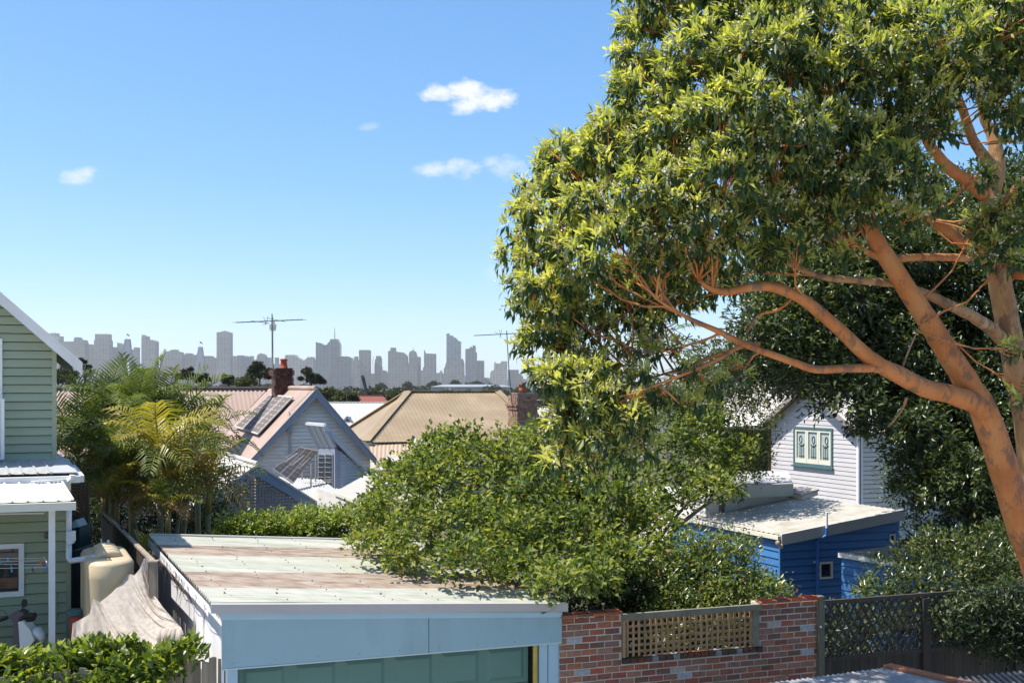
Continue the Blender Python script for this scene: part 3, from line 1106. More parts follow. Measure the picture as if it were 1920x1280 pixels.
mb.build('hip_sheet', m_zinc, t)
mb = MB()
mb.obox(g0 + dL * 7 + UP * (lz0 - .14) + FN * .02, FD * 7.04, FN * .09, UP * .1)
mb.obox(g0 + UP * (lz0 - .14) + FN * .02, FD * .09, SD * 2.4, UP * .1)
mb.obox(g0 + dL * 7 + UP * (lz0 - .25) + FN * .0, FD * 6.9, FN * .03, UP * .12)
mb.build('gutter', m_white, t)
# veranda roof
va, vb = XZ(140, 15.0, 0), XZ(119, 15.9, 0)
vz0, vz1 = W(140, 938, 15.0).z, W(120, 903, 16.0).z
mb = MB()
corr_poly(mb, [va + UP * vz0, vb + UP * vz1, vb + dL * 6.3 + UP * vz1, va + dL * 6.5 + UP * vz0], vb - va, .19, .003, 4)
mb.build('veranda_roof', m_white, t)
mb = MB()
for i in range(24):
    s = .02 + i * .196
    mb.bar(va + dL * s + UP * (vz0 + .014), vb + dL * s + UP * (vz1 + .014), .022, .022)
tag(mb.build('veranda_ribs', m_white, t), kind='stuff')
mb = MB()
mb.obox(va + dL * 7 + UP * (vz0 - .125) + FN * .02, FD * 7.02, FN * .07, UP * .11)
mb.build('gutter', m_cream, t)
mb = MB().obox(va + dL * 7 + UP * (vz0 - .13) - FN * .03, FD * 6.9, FN * .04, UP * .10)
mb.build('fascia_board', m_white, t)
pp = XZ(103.5, 15.05, 0)
MB().obox(pp + UP * (GZ - .05) - FD * .085, FD * .085, SD * .085, UP * (vz0 - .12 - GZ + .05)).build('post', m_white, t)
# rainwater: spreader pipe, downpipe with rain head, feed to the tank
mb = MB()
s0, s1 = W(58, 908, 15.75), W(124, 903, 15.95)
mb.bar(s0, s1, .09, .095)
mb.build('spreader_pipe', m_white, t)
mb = MB()
for i in range(7):
    c = s0.lerp(s1, .13 + i * .118) + FN * .047
    mb.lathe(c, [(.014, 0), (.014, .006)], 8, axis=FN)
tag(mb.build('spreader_holes', m_dark, t), kind='stuff')
mb = MB().tube([W(124, 903, 15.95), W(130, 901, 15.95), W(135, 897, 15.95), W(136, 890, 15.95)], .045, 8)
mb.build('pipe_elbow', m_white, t)
m_pipe = pm('grey_white_pvc', [(.60, .62, .66), (.68, .70, .73)], .4, 2)
mb = MB().tube([W(129, 948, 15.5), W(129, 1000, 15.5)], .041, 10)
mb.tube([W(129, 1018, 15.5), W(129, 1046, 15.5), W(133, 1051, 15.5), W(145, 1049, 15.48), W(178, 1045, 15.4), W(186, 1046, 15.4), W(189, 1052, 15.4)], .041, 10)
mb.build('downpipe', m_pipe, t, True)
MB().prism([W(124, 996, 15.42), W(136, 996, 15.42), W(136.5, 1014, 15.42), W(133, 1020, 15.42), W(126, 1020, 15.42), W(123.5, 1014, 15.42)], (0, .11, 0)).build('rain_head', m_pipe, t)
# fluorescent fitting and its pull
mb = MB().bar(W(-20, 954.5, 15.3), W(88, 955, 15.6), .07, .045)
mb.build('light_batten', m_cream, t)
MB().bar(W(-20, 963.5, 15.3), W(83, 961.5, 15.6), .035, .02).build('light_tube', m_white, t)
mb = MB()
for i in range(4):
    c = W(83.6, 965 + i * 2.6, 15.58)
    mb.tube([c + Vector((.012 * math.cos(a), 0, .014 * math.sin(a))) for a in np.linspace(0, 2 * math.pi, 9)], .0035, 4)
mb.build('pull_chain', m_lead, t)
wp = lambda px, y: P0 + FD * (lowW - sdist(Pl, px)) + UP * W(px, y, 16.45).z
m_lamp = pm('wall_lamp_metal', [(.10, .10, .09)], .4)
mb = MB().lathe(wp(90, 1001) + FN * .03, [(.02, 0), (.055, .02), (.055, .05), (.01, .08)], 10, axis=FN)
mb.build('wall_lamp', m_lamp, t)
MB().obox(wp(78, 1191) + FN * .02, FD * .055, FN * .02, UP * .075).build('power_socket', m_white, t)
MB().obox(wp(105, 1162) + FN * .02, FD * .016, FN * .02, UP * .42).build('conduit', m_green_low, t)
# fold-down clothes line with pegs
cl = thing('clothes_line', 'white clothes line with coloured pegs across the green house window', 'clothes line', wp(90, 1050))
mb = MB()
for i, (yl, yr, dd) in enumerate(((1046, 1046, .5), (1053, 1050, .35), (1057.5, 1057, .2), (1065, 1063, .05))):
    mb.tube([W(-20, yl, 15.4 + dd), W(79 + i * 3, yr, 15.55 + dd)], .0045, 4)
mb.build('line', m_white, cl)
mb = MB().tube([W(80, 1045, 16.1), W(84, 1046, 15.9), W(91, 1061, 15.6), W(92, 1064, 15.55), W(91, 1045, 16.3)], .012, 5)
mb.build('bracket', m_white, cl)
pegc = [pm('peg_blue', [(.05, .22, .55)], .4), pm('peg_teal', [(.05, .35, .40)], .4), pm('peg_purple', [(.22, .10, .35)], .4), pm('peg_orange', [(.55, .22, .06)], .4)]
for i, (px, y, c) in enumerate([(15, 1048, 0), (1, 1054, 1), (21, 1064, 0), (22, 1068, 1), (50, 1066, 1), (61, 1065, 2), (76, 1054, 3), (80, 1058, 2), (86, 1065, 0), (89, 1066, 0), (61, 1069, 2), (83, 1060, 2), (79, 1050, 3)]):
    p = W(px, y, 15.6)
    m = MB().obox(p - Vector((.012, 0, .03)), (.010, 0, .002), (0, .012, 0), (.003, 0, .062)).obox(p - Vector((0, 0, .03)), (.010, 0, -.002), (0, .012, 0), (-.002, 0, .062))
    m.build('peg', pegc[c], cl)

# ------------------------------------------------------------------ motor scooter under the veranda
sc = thing('motor_scooter', 'white and dark blue motor scooter parked against the green wall', 'scooter', XZ(30, 15.2, GZ))
m_navy = pm('navy_plastic', [(.018, .022, .045), (.026, .03, .055)], .35, 4, coat=.3)
m_sw = pm('white_plastic', [(.62, .62, .58), (.68, .68, .64)], .35, 4, coat=.3)
m_rub = pm('black_rubber', [(.012, .012, .012), (.02, .02, .02)], .7, 6)
sw = lambda px, y, dd=0: W(px, y, 15.2 + dd)
z_ = lambda v: GZ + v


def wheel(c, r):
    o = MB().tube([c + Vector((math.cos(a), 0, math.sin(a))) * r for a in np.linspace(0, 2 * math.pi, 25)], .045, 8).build('tyre', m_rub, sc)
    MB().lathe(c - Vector((0, .04, 0)), [(.02, 0), (r * .82, 0), (r * .82, .08), (.02, .08)], 18, axis=Vector((0, 1, 0))).build('rim', m_alu, o)


wheel(XZ(72, 15.2, z_(.23)), .185)
wheel(XZ(-75, 15.2, z_(.23)), .185)
mb = MB().tube([sw(61, 1180), sw(69, 1183), sw(78, 1192), sw(80, 1202)], [.05, .085, .07, .04], 8)
mb.build('front_mudguard', m_sw, sc, True)
mb = MB().prism([sw(34, 1165, -.1), sw(42, 1163, -.1), sw(56, 1180, -.1), sw(64, 1200, -.1), sw(52, 1215, -.1), sw(38, 1222, -.1)], (0, .2, 0))
mb.build('leg_shield', m_sw, sc)
mb = MB().prism([sw(25, 1165, -.08), sw(34, 1163, -.08), sw(38, 1222, -.08), sw(24, 1222, -.08)], (0, .16, 0))
mb.build('steering_column', m_navy, sc)
mb = MB().prism([sw(14, 1156, -.09), sw(24, 1148, -.09), sw(36, 1144.5, -.09), sw(45, 1149, -.09), sw(37, 1161, -.09), sw(27, 1168, -.09), sw(22, 1162, -.09)], (0, .17, 0))
mb.build('headset_cowl', m_navy, sc)
MB().tube([sw(38, 1160, -.12), sw(46, 1155, -.24), sw(56, 1152, -.3), sw(65, 1153, -.33)], [.02, .028, .036, .03], 8).build('hand_grip', m_rub, sc)
MB().tube([sw(15, 1157, .1), sw(0, 1162, .24)], [.022, .026], 8).build('hand_grip', m_rub, sc)
MB().prism([sw(44, 1160, -.2), sw(60, 1149, -.25), sw(64, 1155, -.25), sw(60, 1165, -.22), sw(50, 1166, -.2)], (0, .1, 0)).build('brake_lever_cluster', m_rub, sc)
mb = MB().tube([sw(40, 1148), sw(44, 1132)], .008, 5)
mb.lathe(sw(44, 1130, -.02), [(.01, 0), (.06, .01), (.06, .02), (.01, .035)], 10, axis=Vector((.5, 1, -.2)))
mb.build('mirror', m_rub, sc)
MB().tube([sw(14, 1152, .1), sw(8, 1145, .12), sw(2, 1143, .14), sw(-4, 1147, .15)], .007, 5).build('mirror', m_alu, sc)
MB().prism([sw(-110, 1195, -.13), sw(-100, 1180, -.13), sw(-40, 1186, -.13), sw(-30, 1210, -.13), sw(-60, 1245, -.13), sw(-100, 1235, -.13)], (0, .26, 0)).build('rear_body', m_sw, sc)
MB().prism([sw(-108, 1180, -.12), sw(-70, 1170, -.12), sw(-30, 1176, -.12), sw(-28, 1188, -.12), sw(-100, 1192, -.12)], (0, .24, 0)).build('seat', m_rub, sc)
MB().prism([sw(-35, 1235, -.11), sw(38, 1222, -.11), sw(38, 1232, -.11), sw(-35, 1250, -.11)], (0, .22, 0)).build('footboard', m_navy, sc)

# ------------------------------------------------------------------ rainwater tank
tk = thing('water_tank', 'beige plastic rainwater tank with a ribbed top fed by a white pipe', 'water tank', XZ(200, 15.7, GZ))
m_tank = pm('beige_tank_plastic', [(.50, .39, .245), (.56, .44, .28)], .5, 1.5, 6, wear=(.42, .31, .18), wscale=1.2, wamt=.4, bump=.04)
zt = W(200, 1046, 15.4).z
cT = XZ(200, 15.65, 0)


def stadium(r, hl, n=10):
    out = []
    for k in range(n + 1):
        a = -math.pi / 2 + math.pi * k / n
        out.append((hl + r * math.cos(a), r * math.sin(a)))
    for k in range(n + 1):
        a = math.pi / 2 + math.pi * k / n
        out.append((-hl + r * math.cos(a), r * math.sin(a)))
    return out


ring = lambda r, hl, z: [cT + SD * x + SD.cross(UP).normalized() * y + UP * z for x, y in stadium(r, hl)]
mb = MB()
prof = [(.31, .55, GZ + .02), (.325, .55, GZ + .1), (.325, .55, zt - .22), (.33, .55, zt - .2), (.325, .55, zt - .16), (.325, .55, zt - .03), (.30, .55, zt + .01), (.26, .52, zt + .03)]
rings = [ring(*p) for p in prof]
b0 = 0
for r_ in rings:
    mb.v += [tuple(p) for p in r_]
nn = len(rings[0])
for i in range(len(rings) - 1):
    for k in range(nn):
        mb.f.append((i * nn + k, i * nn + (k + 1) % nn, (i + 1) * nn + (k + 1) % nn, (i + 1) * nn + k))
        mb.mi.append(0)
mb.f.append(tuple((len(rings) - 1) * nn + k for k in range(nn)))
mb.mi.append(0)
mb.build('shell', m_tank, tk, True)
sx = SD.cross(UP).normalized()
for i, s in enumerate((-.36, -.1, .16, .42)):
    c = cT + SD * s + UP * (zt + .03)
    mb = MB().tube([c + sx * x + UP * z for x, z in ((-.19, -.01), (-.12, .028), (-.05, .045), (.05, .045), (.12, .028), (.19, -.01))], [.02, .05, .06, .06, .05, .02], 8)
    mb.build('top_rib', m_tank, tk, True)
mb = MB().tube([W(190, 1022, 16.1), W(190, 1010, 16.1)], .008, 5).tube([W(203, 1020, 16.1), W(203, 1012, 16.1)], [.02, .02], 6)
mb.build('overflow_fittings', m_white, tk)
# bins and pots in the passage
bn = thing('wheelie_bin', 'dark grey wheelie bin with a black lid behind the beige tank', 'bin', XZ(152, 17.2, GZ))
m_bin = pm('dark_bin_plastic', [(.03, .032, .036), (.045, .046, .05)], .5, 3)
MB().prism([W(135, 1040, 17.0), W(168, 1040, 17.0), W(164, 1170, 17.0), W(138, 1170, 17.0)], (0, .55, 0)).build('body', m_bin, bn)
MB().prism([W(133, 1040, 16.95), W(170, 1040, 16.95), W(168, 1033, 17.0), W(158, 1030, 17.0), W(136, 1032, 17.0)], (0, .62, 0)).build('lid', m_rub, bn)
bn2 = thing('wheelie_bin', 'dark green bin with a pale sloping lid near the side fence', 'bin', XZ(141, 18.6, GZ))
m_bing = pm('dark_green_plastic', [(.012, .03, .035), (.02, .04, .045)], .5, 3)
MB().prism([W(134, 990, 18.5), W(149, 988, 18.5), W(149, 1030, 18.5), W(134, 1030, 18.5)], (0, .5, 0)).build('body', m_bing, bn2)
MB().prism([W(134, 979, 18.7), W(142, 974, 18.7), W(149, 987, 18.4), W(136, 990, 18.4)], (0, .35, 0)).build('lid', pm('pale_bin_lid', [(.30, .34, .36)], .4), bn2)
pot = thing('flower_pot', 'teal glazed pot on the ground beside the water tank', 'pot', XZ(144, 15.6, GZ))
MB().lathe(XZ(143, 15.6, GZ), [(.09, 0), (.13, .18), (.14, W(143, 1146, 15.6).z - GZ), (.12, W(143, 1142, 15.6).z - GZ)], 14).build('bowl', pm('teal_glaze', [(.06, .14, .13), (.09, .19, .17)], .3, 4), pot, True)
pot2 = thing('flower_pot', 'small terracotta pot in front of the teal pot', 'pot', XZ(140, 15.2, GZ))
MB().lathe(XZ(142, 15.2, GZ), [(.06, 0), (.09, W(142, 1162, 15.2).z - GZ), (.10, W(142, 1156, 15.2).z - GZ)], 12).build('bowl', m_terra, pot2, True)

# ------------------------------------------------------------------ white netting draped by the fence
net = thing('netting', 'white shade netting draped from the fence post over the garden bed', 'netting', XZ(240, 14.3, GZ))
m_net = bpy.data.materials.new('shade_net')
m_net.use_nodes = True
nt = m_net.node_tree
b = nt.nodes['Principled BSDF']
b.inputs['Base Color'].default_value = (.70, .62, .545, 1)
b.inputs['Roughness'].default_value = .8
tr = nt.nodes.new('ShaderNodeBsdfTranslucent')
tr.inputs['Color'].default_value = (.70, .62, .545, 1)
ms = nt.nodes.new('ShaderNodeMixShader')
ms.inputs[0].default_value = .45
nt.links.new(b.outputs[0], ms.inputs[1])
nt.links.new(tr.outputs[0], ms.inputs[2])
tp = nt.nodes.new('ShaderNodeBsdfTransparent')
ms2 = nt.nodes.new('ShaderNodeMixShader')
tcn = nt.nodes.new('ShaderNodeTexCoord')
vn = nt.nodes.new('ShaderNodeTexNoise')
vn.inputs['Scale'].default_value = 14
vn.inputs['Detail'].default_value = 6
nt.links.new(tcn.outputs['Object'], vn.inputs['Vector'])
mr = nt.nodes.new('ShaderNodeMapRange')
mr.inputs['From Min'].default_value = .35
mr.inputs['From Max'].default_value = .7
mr.inputs['To Min'].default_value = .02
mr.inputs['To Max'].default_value = .3
nt.links.new(vn.outputs['Fac'], mr.inputs['Value'])
nt.links.new(mr.outputs[0], ms2.inputs[0])
nt.links.new(ms.outputs[0], ms2.inputs[1])
nt.links.new(tp.outputs[0], ms2.inputs[2])
nt.links.new(ms2.outputs[0], nt.nodes['Material Output'].inputs['Surface'])


def chain(pts, t):
    n = len(pts) - 1
    i = min(int(t * n), n - 1)
    f = t * n - i
    return pts[i].lerp(pts[i + 1], f)


A_ = [W(136, 1168, 14.5), W(152, 1160, 14.6), W(168, 1150, 14.6), W(175, 1122, 14.6), W(188, 1128, 14.7), W(208, 1112, 14.8), W(226, 1094, 14.9), W(240, 1074, 15.0), W(252, 1078, 15.0), W(262, 1066, 15.0), W(270, 1046, 15.05), W(276, 1046, 15.05)]
B_ = [W(136, 1235, 14.2), W(175, 1235, 14.0), W(215, 1236, 13.9), W(255, 1236, 13.8), W(290, 1228, 13.7), W(322, 1208, 13.7), W(344, 1188, 13.8), W(340, 1176, 14.0), W(325, 1160, 14.1), W(306, 1138, 14.4), W(290, 1116, 14.8), W(284, 1090, 15.0)]
nu, nv = 130, 30
nvv = []
for j in range(nv + 1):
    for i in range(nu + 1):
        s, tt = i / nu, j / nv
        a, b_ = chain(A_, s), chain(B_, s)
        p = a.lerp(b_, tt)
        sag = math.sin(math.pi * tt)
        p = p + UP * (-.16 * sag) + Vector((0, -1, .35)) * (.022 * math.sin(s * 70 + tt * 9) * sag + .014 * math.sin(s * 131 + tt * 4) * sag + .045 * math.sin(s * 19 + 3 * tt) * sag)
        nvv.append(p)
nf = [(j * (nu + 1) + i, j * (nu + 1) + i + 1, (j + 1) * (nu + 1) + i + 1, (j + 1) * (nu + 1) + i) for j in range(nv) for i in range(nu)]
mb = MB()
mb.add(nvv, nf)
mb.build('net_sheet', m_net, net, True)
MB().tube([XZ(176, 14.62, GZ), W(175.5, 1123, 14.62)], .016, 6).build('stake', m_timber_grey, net)
# a second bunched end
mb = MB()
for i in range(9):
    p0 = W(300 + i * 4.5, 1180 + 3 * math.sin(i * 2), 13.7)
    mb.tube([p0, p0 + Vector((.03 * math.sin(i), -.04, -.10)), p0 + Vector((.05, -.02, -.25))], [.03, .045, .03], 6)
mb.build('net_bunch', m_net, net, True)

# ------------------------------------------------------------------ paling fences
def paling_fence(label, a, b, ztop, zbot, w, mat, group=None, cap=False, rails=True, jit=.03, name='timber_fence', normal=None):
    """a..b on the ground; each paling a board of its own"""
    d = (b - a)
    Ln = d.length
    d.normalize()
    n = normal or Vector((d.y, -d.x, 0)).normalized()
    zb = min(zbot(0), zbot(1))
    t = thing(name, label, 'fence', Vector((a.x, a.y, zb)), group)
    k = int(Ln / w)
    me = None
    shapes = []
    for v in range(4):
        h = random.uniform(-.01, .01)
        mb = MB().prism([Vector((0, 0, 0)), Vector((w * .94, 0, 0)), Vector((w * .93, 0, 1 + h * .3)), Vector((w * .5, 0, 1 + h * .2 + .004)), Vector((w * .02, 0, 1 - h * .4))], (0, .016, 0))
        m = bpy.data.meshes.new('paling')
        m.from_pydata(mb.v, [], mb.f)
        m.materials.append(mat)
        shapes.append(m)
    R = basis(d, -n, UP)
    for i in range(k):
        f = i / k
        z0, z1 = zbot(f), ztop(f) + random.uniform(-jit, jit)
        p = a + d * (i * w)
        inst('paling', shapes[i % 4], Vector((p.x, p.y, z0)) + n * random.uniform(0, .006), R @ Matrix.Rotation(random.uniform(-.008, .008), 3, 'Y'), t, (1, 1, z1 - z0))
    if rails:
        for f in (.2, .8):
            mb = MB().bar(a - n * .04 + UP * (zbot(0) * (1 - f) + ztop(0) * f), b - n * .04 + UP * (zbot(1) * (1 - f) + ztop(1) * f), .04, .08)
            mb.build('rail', mat, t)
    if cap:
        mb = MB().bar(a + UP * (ztop(0) + .03), b + UP * (ztop(1) + .03), .07, .035)
        mb.build('capping', MATS['weathered_cap'], t)
    return t


pm('weathered_cap', [(.22, .17, .13), (.34, .28, .22)], .85, 4, 8, bump=.2)
fa, fb = XZ(432, lane(432, 14.25), 0), XZ(-260, lane(-260, 14.25), 0)
f_ = paling_fence('weathered grey paling fence along the lane below the hedge', fb, fa, lambda f: 2.30 + .04 * f, lambda f: 0, .098, m_timber_grey, normal=FN)
sa = XZ(289, 14.9, 0)
sb = sa + SD * 9.6
zs = W(288, 1058, 14.9).z
paling_fence('dark timber side fence with a sunlit top rail behind the water tank', sb, sa, lambda f: 2.9 + (zs - 2.9) * f - .12 * math.sin(f * 9) * (1 - f), lambda f: GZ - .1, .11, m_timber_dark, cap=True)
pt = thing('fence_post', 'grey square timber post holding the top of the white netting', 'post', Vector((sa.x, sa.y, GZ)))
MB().obox(sa + Vector((-.03, -.14, GZ - .2)), (.1, 0, 0), (0, .1, 0), (0, 0, zs - GZ + .25)).build('post_shaft', m_timber_grey, pt)
MB().obox(sa + Vector((-.05, -.16, zs + .05)), (.14, 0, 0), (0, .14, 0), (0, 0, .025)).build('post_cap', MATS['weathered_cap'], pt)
# slatted screen at the end of the passage
scn = thing('slatted_screen', 'brown slatted timber screen across the passage beside the green house', 'screen', XZ(145, 20.5, GZ))
m_slat = pm('brown_slat', [(.13, .07, .045), (.19, .11, .07)], .8, 3, 6, (6, 6, .6), bump=.2, rand=.15)
for i in range(10):
    MB().bar(W(132, 905 + i * 6.2, 20.5), W(160, 914 + i * 6.6, 20.8), .015, .04).build('slat', m_slat, scn)
for px in (133, 149, 160):
    MB().obox(XZ(px, 20.6, GZ), (.06, 0, 0), (0, .06, 0), (0, 0, W(px, 905, 20.6).z - GZ)).build('post', m_slat, scn)
for i in range(4):
    MB().obox(XZ(136 + i * 7, 20.9, GZ), (.068, 0, 0), (0, .02, 0), (0, 0, W(px, 960, 20.9).z - GZ)).build('board', m_slat, scn)

# ------------------------------------------------------------------ garage with corrugated roof
m_gblue = pm('duck_egg_sheet', [(.27, .405, .45), (.30, .435, .48)], .5, .8, 6, (1, 1, .35), wear=(.19, .27, .29), wscale=1.3, wamt=.4)
m_gjamb = pm('pale_blue_timber', [(.36, .51, .60), (.40, .55, .63)], .55, 2, 5)
m_gdoor = pm('sage_door', [(.105, .205, .17), (.12, .23, .19)], .5, 1, 5)
m_gwall = pm('white_wall_sheet', [(.70, .70, .74), (.78, .78, .81)], .6, 1.2, 6, (1, 1, .4), wear=(.42, .42, .42), wscale=2.2, wamt=.35)
m_ggut = pm('mauve_gutter', [(.42, .385, .37), (.48, .44, .425)], .5, 1.5, 5, wear=(.35, .3, .26), wscale=3, wamt=.3)
m_rg = pm('mossy_sheet', [(.25, .29, .21), (.38, .38, .31), (.47, .46, .40)], .7, .9, 9, (.35, 5, 1), wear=(.50, .47, .42), wscale=.7, wamt=.8)
m_rb = pm('rusty_fibro_sheet', [(.15, .10, .07), (.34, .27, .21), (.43, .37, .315)], .8, .8, 9, (.35, 7, 1), wear=(.16, .085, .05), wscale=1.0, wamt=.7)
m_vine = pm('dry_vine', [(.10, .07, .05), (.16, .12, .09)], .9, 6)
gl = XZ(395, 12.96, 0)
gr = XZ(1052, 14.37, 0)
zl, zrg = 3.05, 2.76
bl = gl + SD * 6.3
br = bl + FD * 5.0
zbl, zbr = 3.05, 2.70
ga = thing('garage', 'pale blue garage with a rust streaked corrugated roof and sage green door', 'garage', Vector(((gl.x + gr.x) / 2, 13.6, 0)))
tl, trr, tbl, tbr = gl + UP * zl, gr + UP * zrg, bl + UP * zbl, br + UP * zbr
# roof sheets laid across, front to back
cuts = [0, .155, .37, .62, .81, 1.0]
for i in range(5):
    f0, f1 = cuts[i], cuts[i + 1]
    mb = MB()
    A, B = tl.lerp(tbl, f0), trr.lerp(tbr, f0)
    C, D_ = trr.lerp(tbr, f1), tl.lerp(tbl, f1)
    ln = (B - A)
    rows = int((D_ - A).length / .15 * 8)
    nx_ = 10
    base = len(mb.v)
    nn_ = (B - A).cross(D_ - A).normalized()
    if nn_.z < 0:
        nn_ = -nn_
    for r_ in range(rows + 1):
        f = r_ / rows
        for c_ in range(nx_ + 1):
            g_ = c_ / nx_
            p = (A.lerp(D_, f)).lerp(B.lerp(C, f), g_)
            ph = f * (D_ - A).length / .15 * 2 * math.pi
            mb.v.append(tuple(p + nn_ * (.020 * math.sin(ph) + .006 * (i % 2) + .004 * math.sin(g_ * 9 + r_ * .05))))
    for r_ in range(rows):
        for c_ in range(nx_):
            k = base + r_ * (nx_ + 1) + c_
            mb.f.append((k, k + 1, k + nx_ + 2, k + nx_ + 1))
            mb.mi.append(0)
    mb.build('roof_sheet', m_rg if i % 2 == 0 else m_rb, ga, True)
mb = MB()
for i in range(26):
    for j in range(7):
        if (i * 7 + j * 3) % 5 == 0:
            continue
        p = tl.lerp(tbl, (i + .5) / 26).lerp(trr.lerp(tbr, (i + .5) / 26), (j + .45) / 7 + random.uniform(-.008, .008)) + UP * .014
        mb.lathe(p, [(.014, 0), (.012, .012), (.004, .016)], 5)
tag(mb.build('roof_screws', m_lead, ga), kind='stuff')
mb = MB()
mb.bar(tbl + UP * .02, tbr + UP * .02, .08, .04)
mb.build('back_flashing', m_white_roof, ga)
# front gutter, flashing, fascia sheets
gq = lambda px, s, z, o=0: None
gd = (gr - gl).normalized()
gn = Vector((gd.y, -gd.x, 0)).normalized()
mb = MB()
g0, g1 = tl + gn * .02 - UP * .11, trr + gd * .06 + gn * .02 - UP * .10
mb.prism([g0, g1, g1 + UP * .108, g0 + UP * .108], gn * .09)
mb.build('gutter', m_ggut, ga)
f0 = gl + gd * .13 - gn * .02
zf = 2.235
w_all = (gr - f0).length
zt0, zt1 = zl - .125, zrg - .115
mb = MB()
mb.prism([f0 + UP * (zt0 - .09), gr + UP * (zt1 - .07), gr + UP * zt1, f0 + UP * zt0], gn * .05)
mb.build('trim_board', m_gjamb, ga)
sp = .585
for a_, b__ in ((0, sp - .001), (sp + .001, 1)):
    p, q = f0.lerp(gr, a_), f0.lerp(gr, b__)
    za, zb_ = zt0 + (zt1 - zt0) * a_ - .09 + .02 * a_, zt0 + (zt1 - zt0) * b__ - .09 + .02 * b__
    mb = MB().prism([p + UP * (zf + .002), q + UP * (zf + .002), q + UP * zb_, p + UP * za], gn * .03)
    mb.build('fascia_panel', m_gblue, ga)
mb = MB()
mb.obox(f0 + UP * (zf - .018), gd * w_all, gn * .042, UP * .018)
mb.build('bottom_bead', pm('pale_bead', [(.5, .58, .58)], .5), ga)
mb = MB()
for i in range(9):
    for zz in (.05, ):
        p = f0.lerp(gr, .03 + i * .117) + gn * .032 + UP * (zf + .06)
        mb.lathe(p, [(.008, 0), (.006, .006)], 5, axis=gn)
tag(mb.build('nails', m_lead, ga), kind='stuff')
# jambs, yellow downpipe, door
mb = MB().obox(f0 + gd * .07 - gn * .10, gd * .12, gn * .09, UP * (zf - .02))
mb.build('jamb', m_gjamb, ga)
wj = w_all
for s, wd in ((wj - .30, .12), (wj - .17, .145)):
    MB().obox(f0 + gd * s - gn * .09, gd * wd, gn * (.08 if s > wj - .2 else .07), UP * (zf - .02)).build('jamb', m_gjamb, ga)
m_yel = pm('ochre_paint', [(.50, .33, .06), (.58, .39, .08)], .5, 3)
MB().tube([f0 + gd * (wj - .36) - gn * .01 + UP * 0.02, f0 + gd * (wj - .36) - gn * .01 + UP * (zf - .03)], .032, 8).build('ochre_pipe', m_yel, ga)
dr0, dr1 = .20, wj - .41
door = MB().obox(f0 + gd * dr0 - gn * .20, gd * (dr1 - dr0), gn * .04, UP * (zf + .05)).build('door', m_gdoor, ga)
ncol = 6
cw = (dr1 - dr0) / ncol
for r_ in range(4):
    for c_ in range(ncol):
        z0 = zf - .02 - .53 * (r_ + 1) + .05
        o = f0 + gd * (dr0 + c_ * cw + .06) - gn * .16 + UP * z0
        a, b_ = gd * (cw - .12), UP * .43
        i_ = .05
        mb = MB()
        vs = [o, o + a, o + a + b_, o + b_]
        ins = [o + gd * i_ + UP * i_ + gn * .022, o + a - gd * i_ + UP * i_ + gn * .022, o + a + b_ - gd * i_ - UP * i_ + gn * .022, o + b_ + gd * i_ - UP * i_ + gn * .022]
        mb.add(vs + ins, [(4, 5, 6, 7), (0, 1, 5, 4), (1, 2, 6, 5), (2, 3, 7, 6), (3, 0, 4, 7)])
        mb.build('panel', m_gdoor, door)
for r_ in range(4):
    MB().obox(f0 + gd * dr0 - gn * .16 + UP * (zf - .02 - .53 * r_ - .005), gd * (dr1 - dr0), gn * .004, UP * .008).build('section_joint', m_dark, door)
# left wall of white sheets, with a rough barge strip and dry vines hanging down
ln_ = SD * 6.2
wl0 = f0 - gn * .03
nwall = Vector((-SD.y, SD.x, 0))
if nwall.x > 0:
    nwall = -nwall
for i in range(5):
    a = wl0 + SD * (i * 1.24 + .004)
    MB().obox(a, SD * 1.232, -nwall * .03, UP * (zl - .03)).build('wall_sheet', m_gwall, ga)
MB().obox(wl0 - nwall * .05, SD * 6.2, -nwall * .03, UP * (zl - .06)).build('wall', m_gwall, ga)
mb = MB()
npt = 60
pts = []
for i in range(npt + 1):
    s = 6.25 * i / npt
    pts.append(gl + SD * s + UP * (zl - .03) + nwall * .02)
low = [p - UP * (.13 + random.uniform(-.01, .012)) + nwall * .012 for p in pts]
for i in range(npt):
    mb.add([pts[i], pts[i + 1], low[i + 1], low[i]], [(0, 1, 2, 3)])
mb.build('barge_strip', m_gwall, ga)
vn_ = thing('dry_vine', 'dry vine tendrils hanging down the white side wall of the garage', 'vine', gl + SD * 2.5 + UP * 2.9)
mb = MB()
for i in range(44):
    s = random.uniform(.1, 6.0) if i > 14 else random.uniform(1.2, 4.5)
    p = gl + SD * s + nwall * .05 + UP * (zl - .05)
    L_ = random.choice((.15, .2, .3, .5, .8)) * random.uniform(.6, 1.1)
    path = [p]
    for k in range(5):
        p = p + UP * (-L_ / 5) + SD * random.uniform(-.05, .05) + nwall * random.uniform(-.015, .02)
        path.append(p)
    mb.tube(path, [.0028] * 5 + [.001], 4)
mb.tube([gl + SD * (.3 * i) + nwall * .05 + UP * (zl - .16 + .03 * math.sin(i * 1.7)) for i in range(20)], .0035, 4)
tag(mb.build('tendrils', m_vine, vn_), kind='stuff')
MB().obox(gr - gn * .02 + gd * -.03, SD * 6.1, gd * .03, UP * (zrg - .12)).build('wall', m_gblue, ga)
MB().obox(bl + gd * .1 - SD * .1, gd * 4.85, SD * .03, UP * 2.55).build('wall', m_gwall, ga)

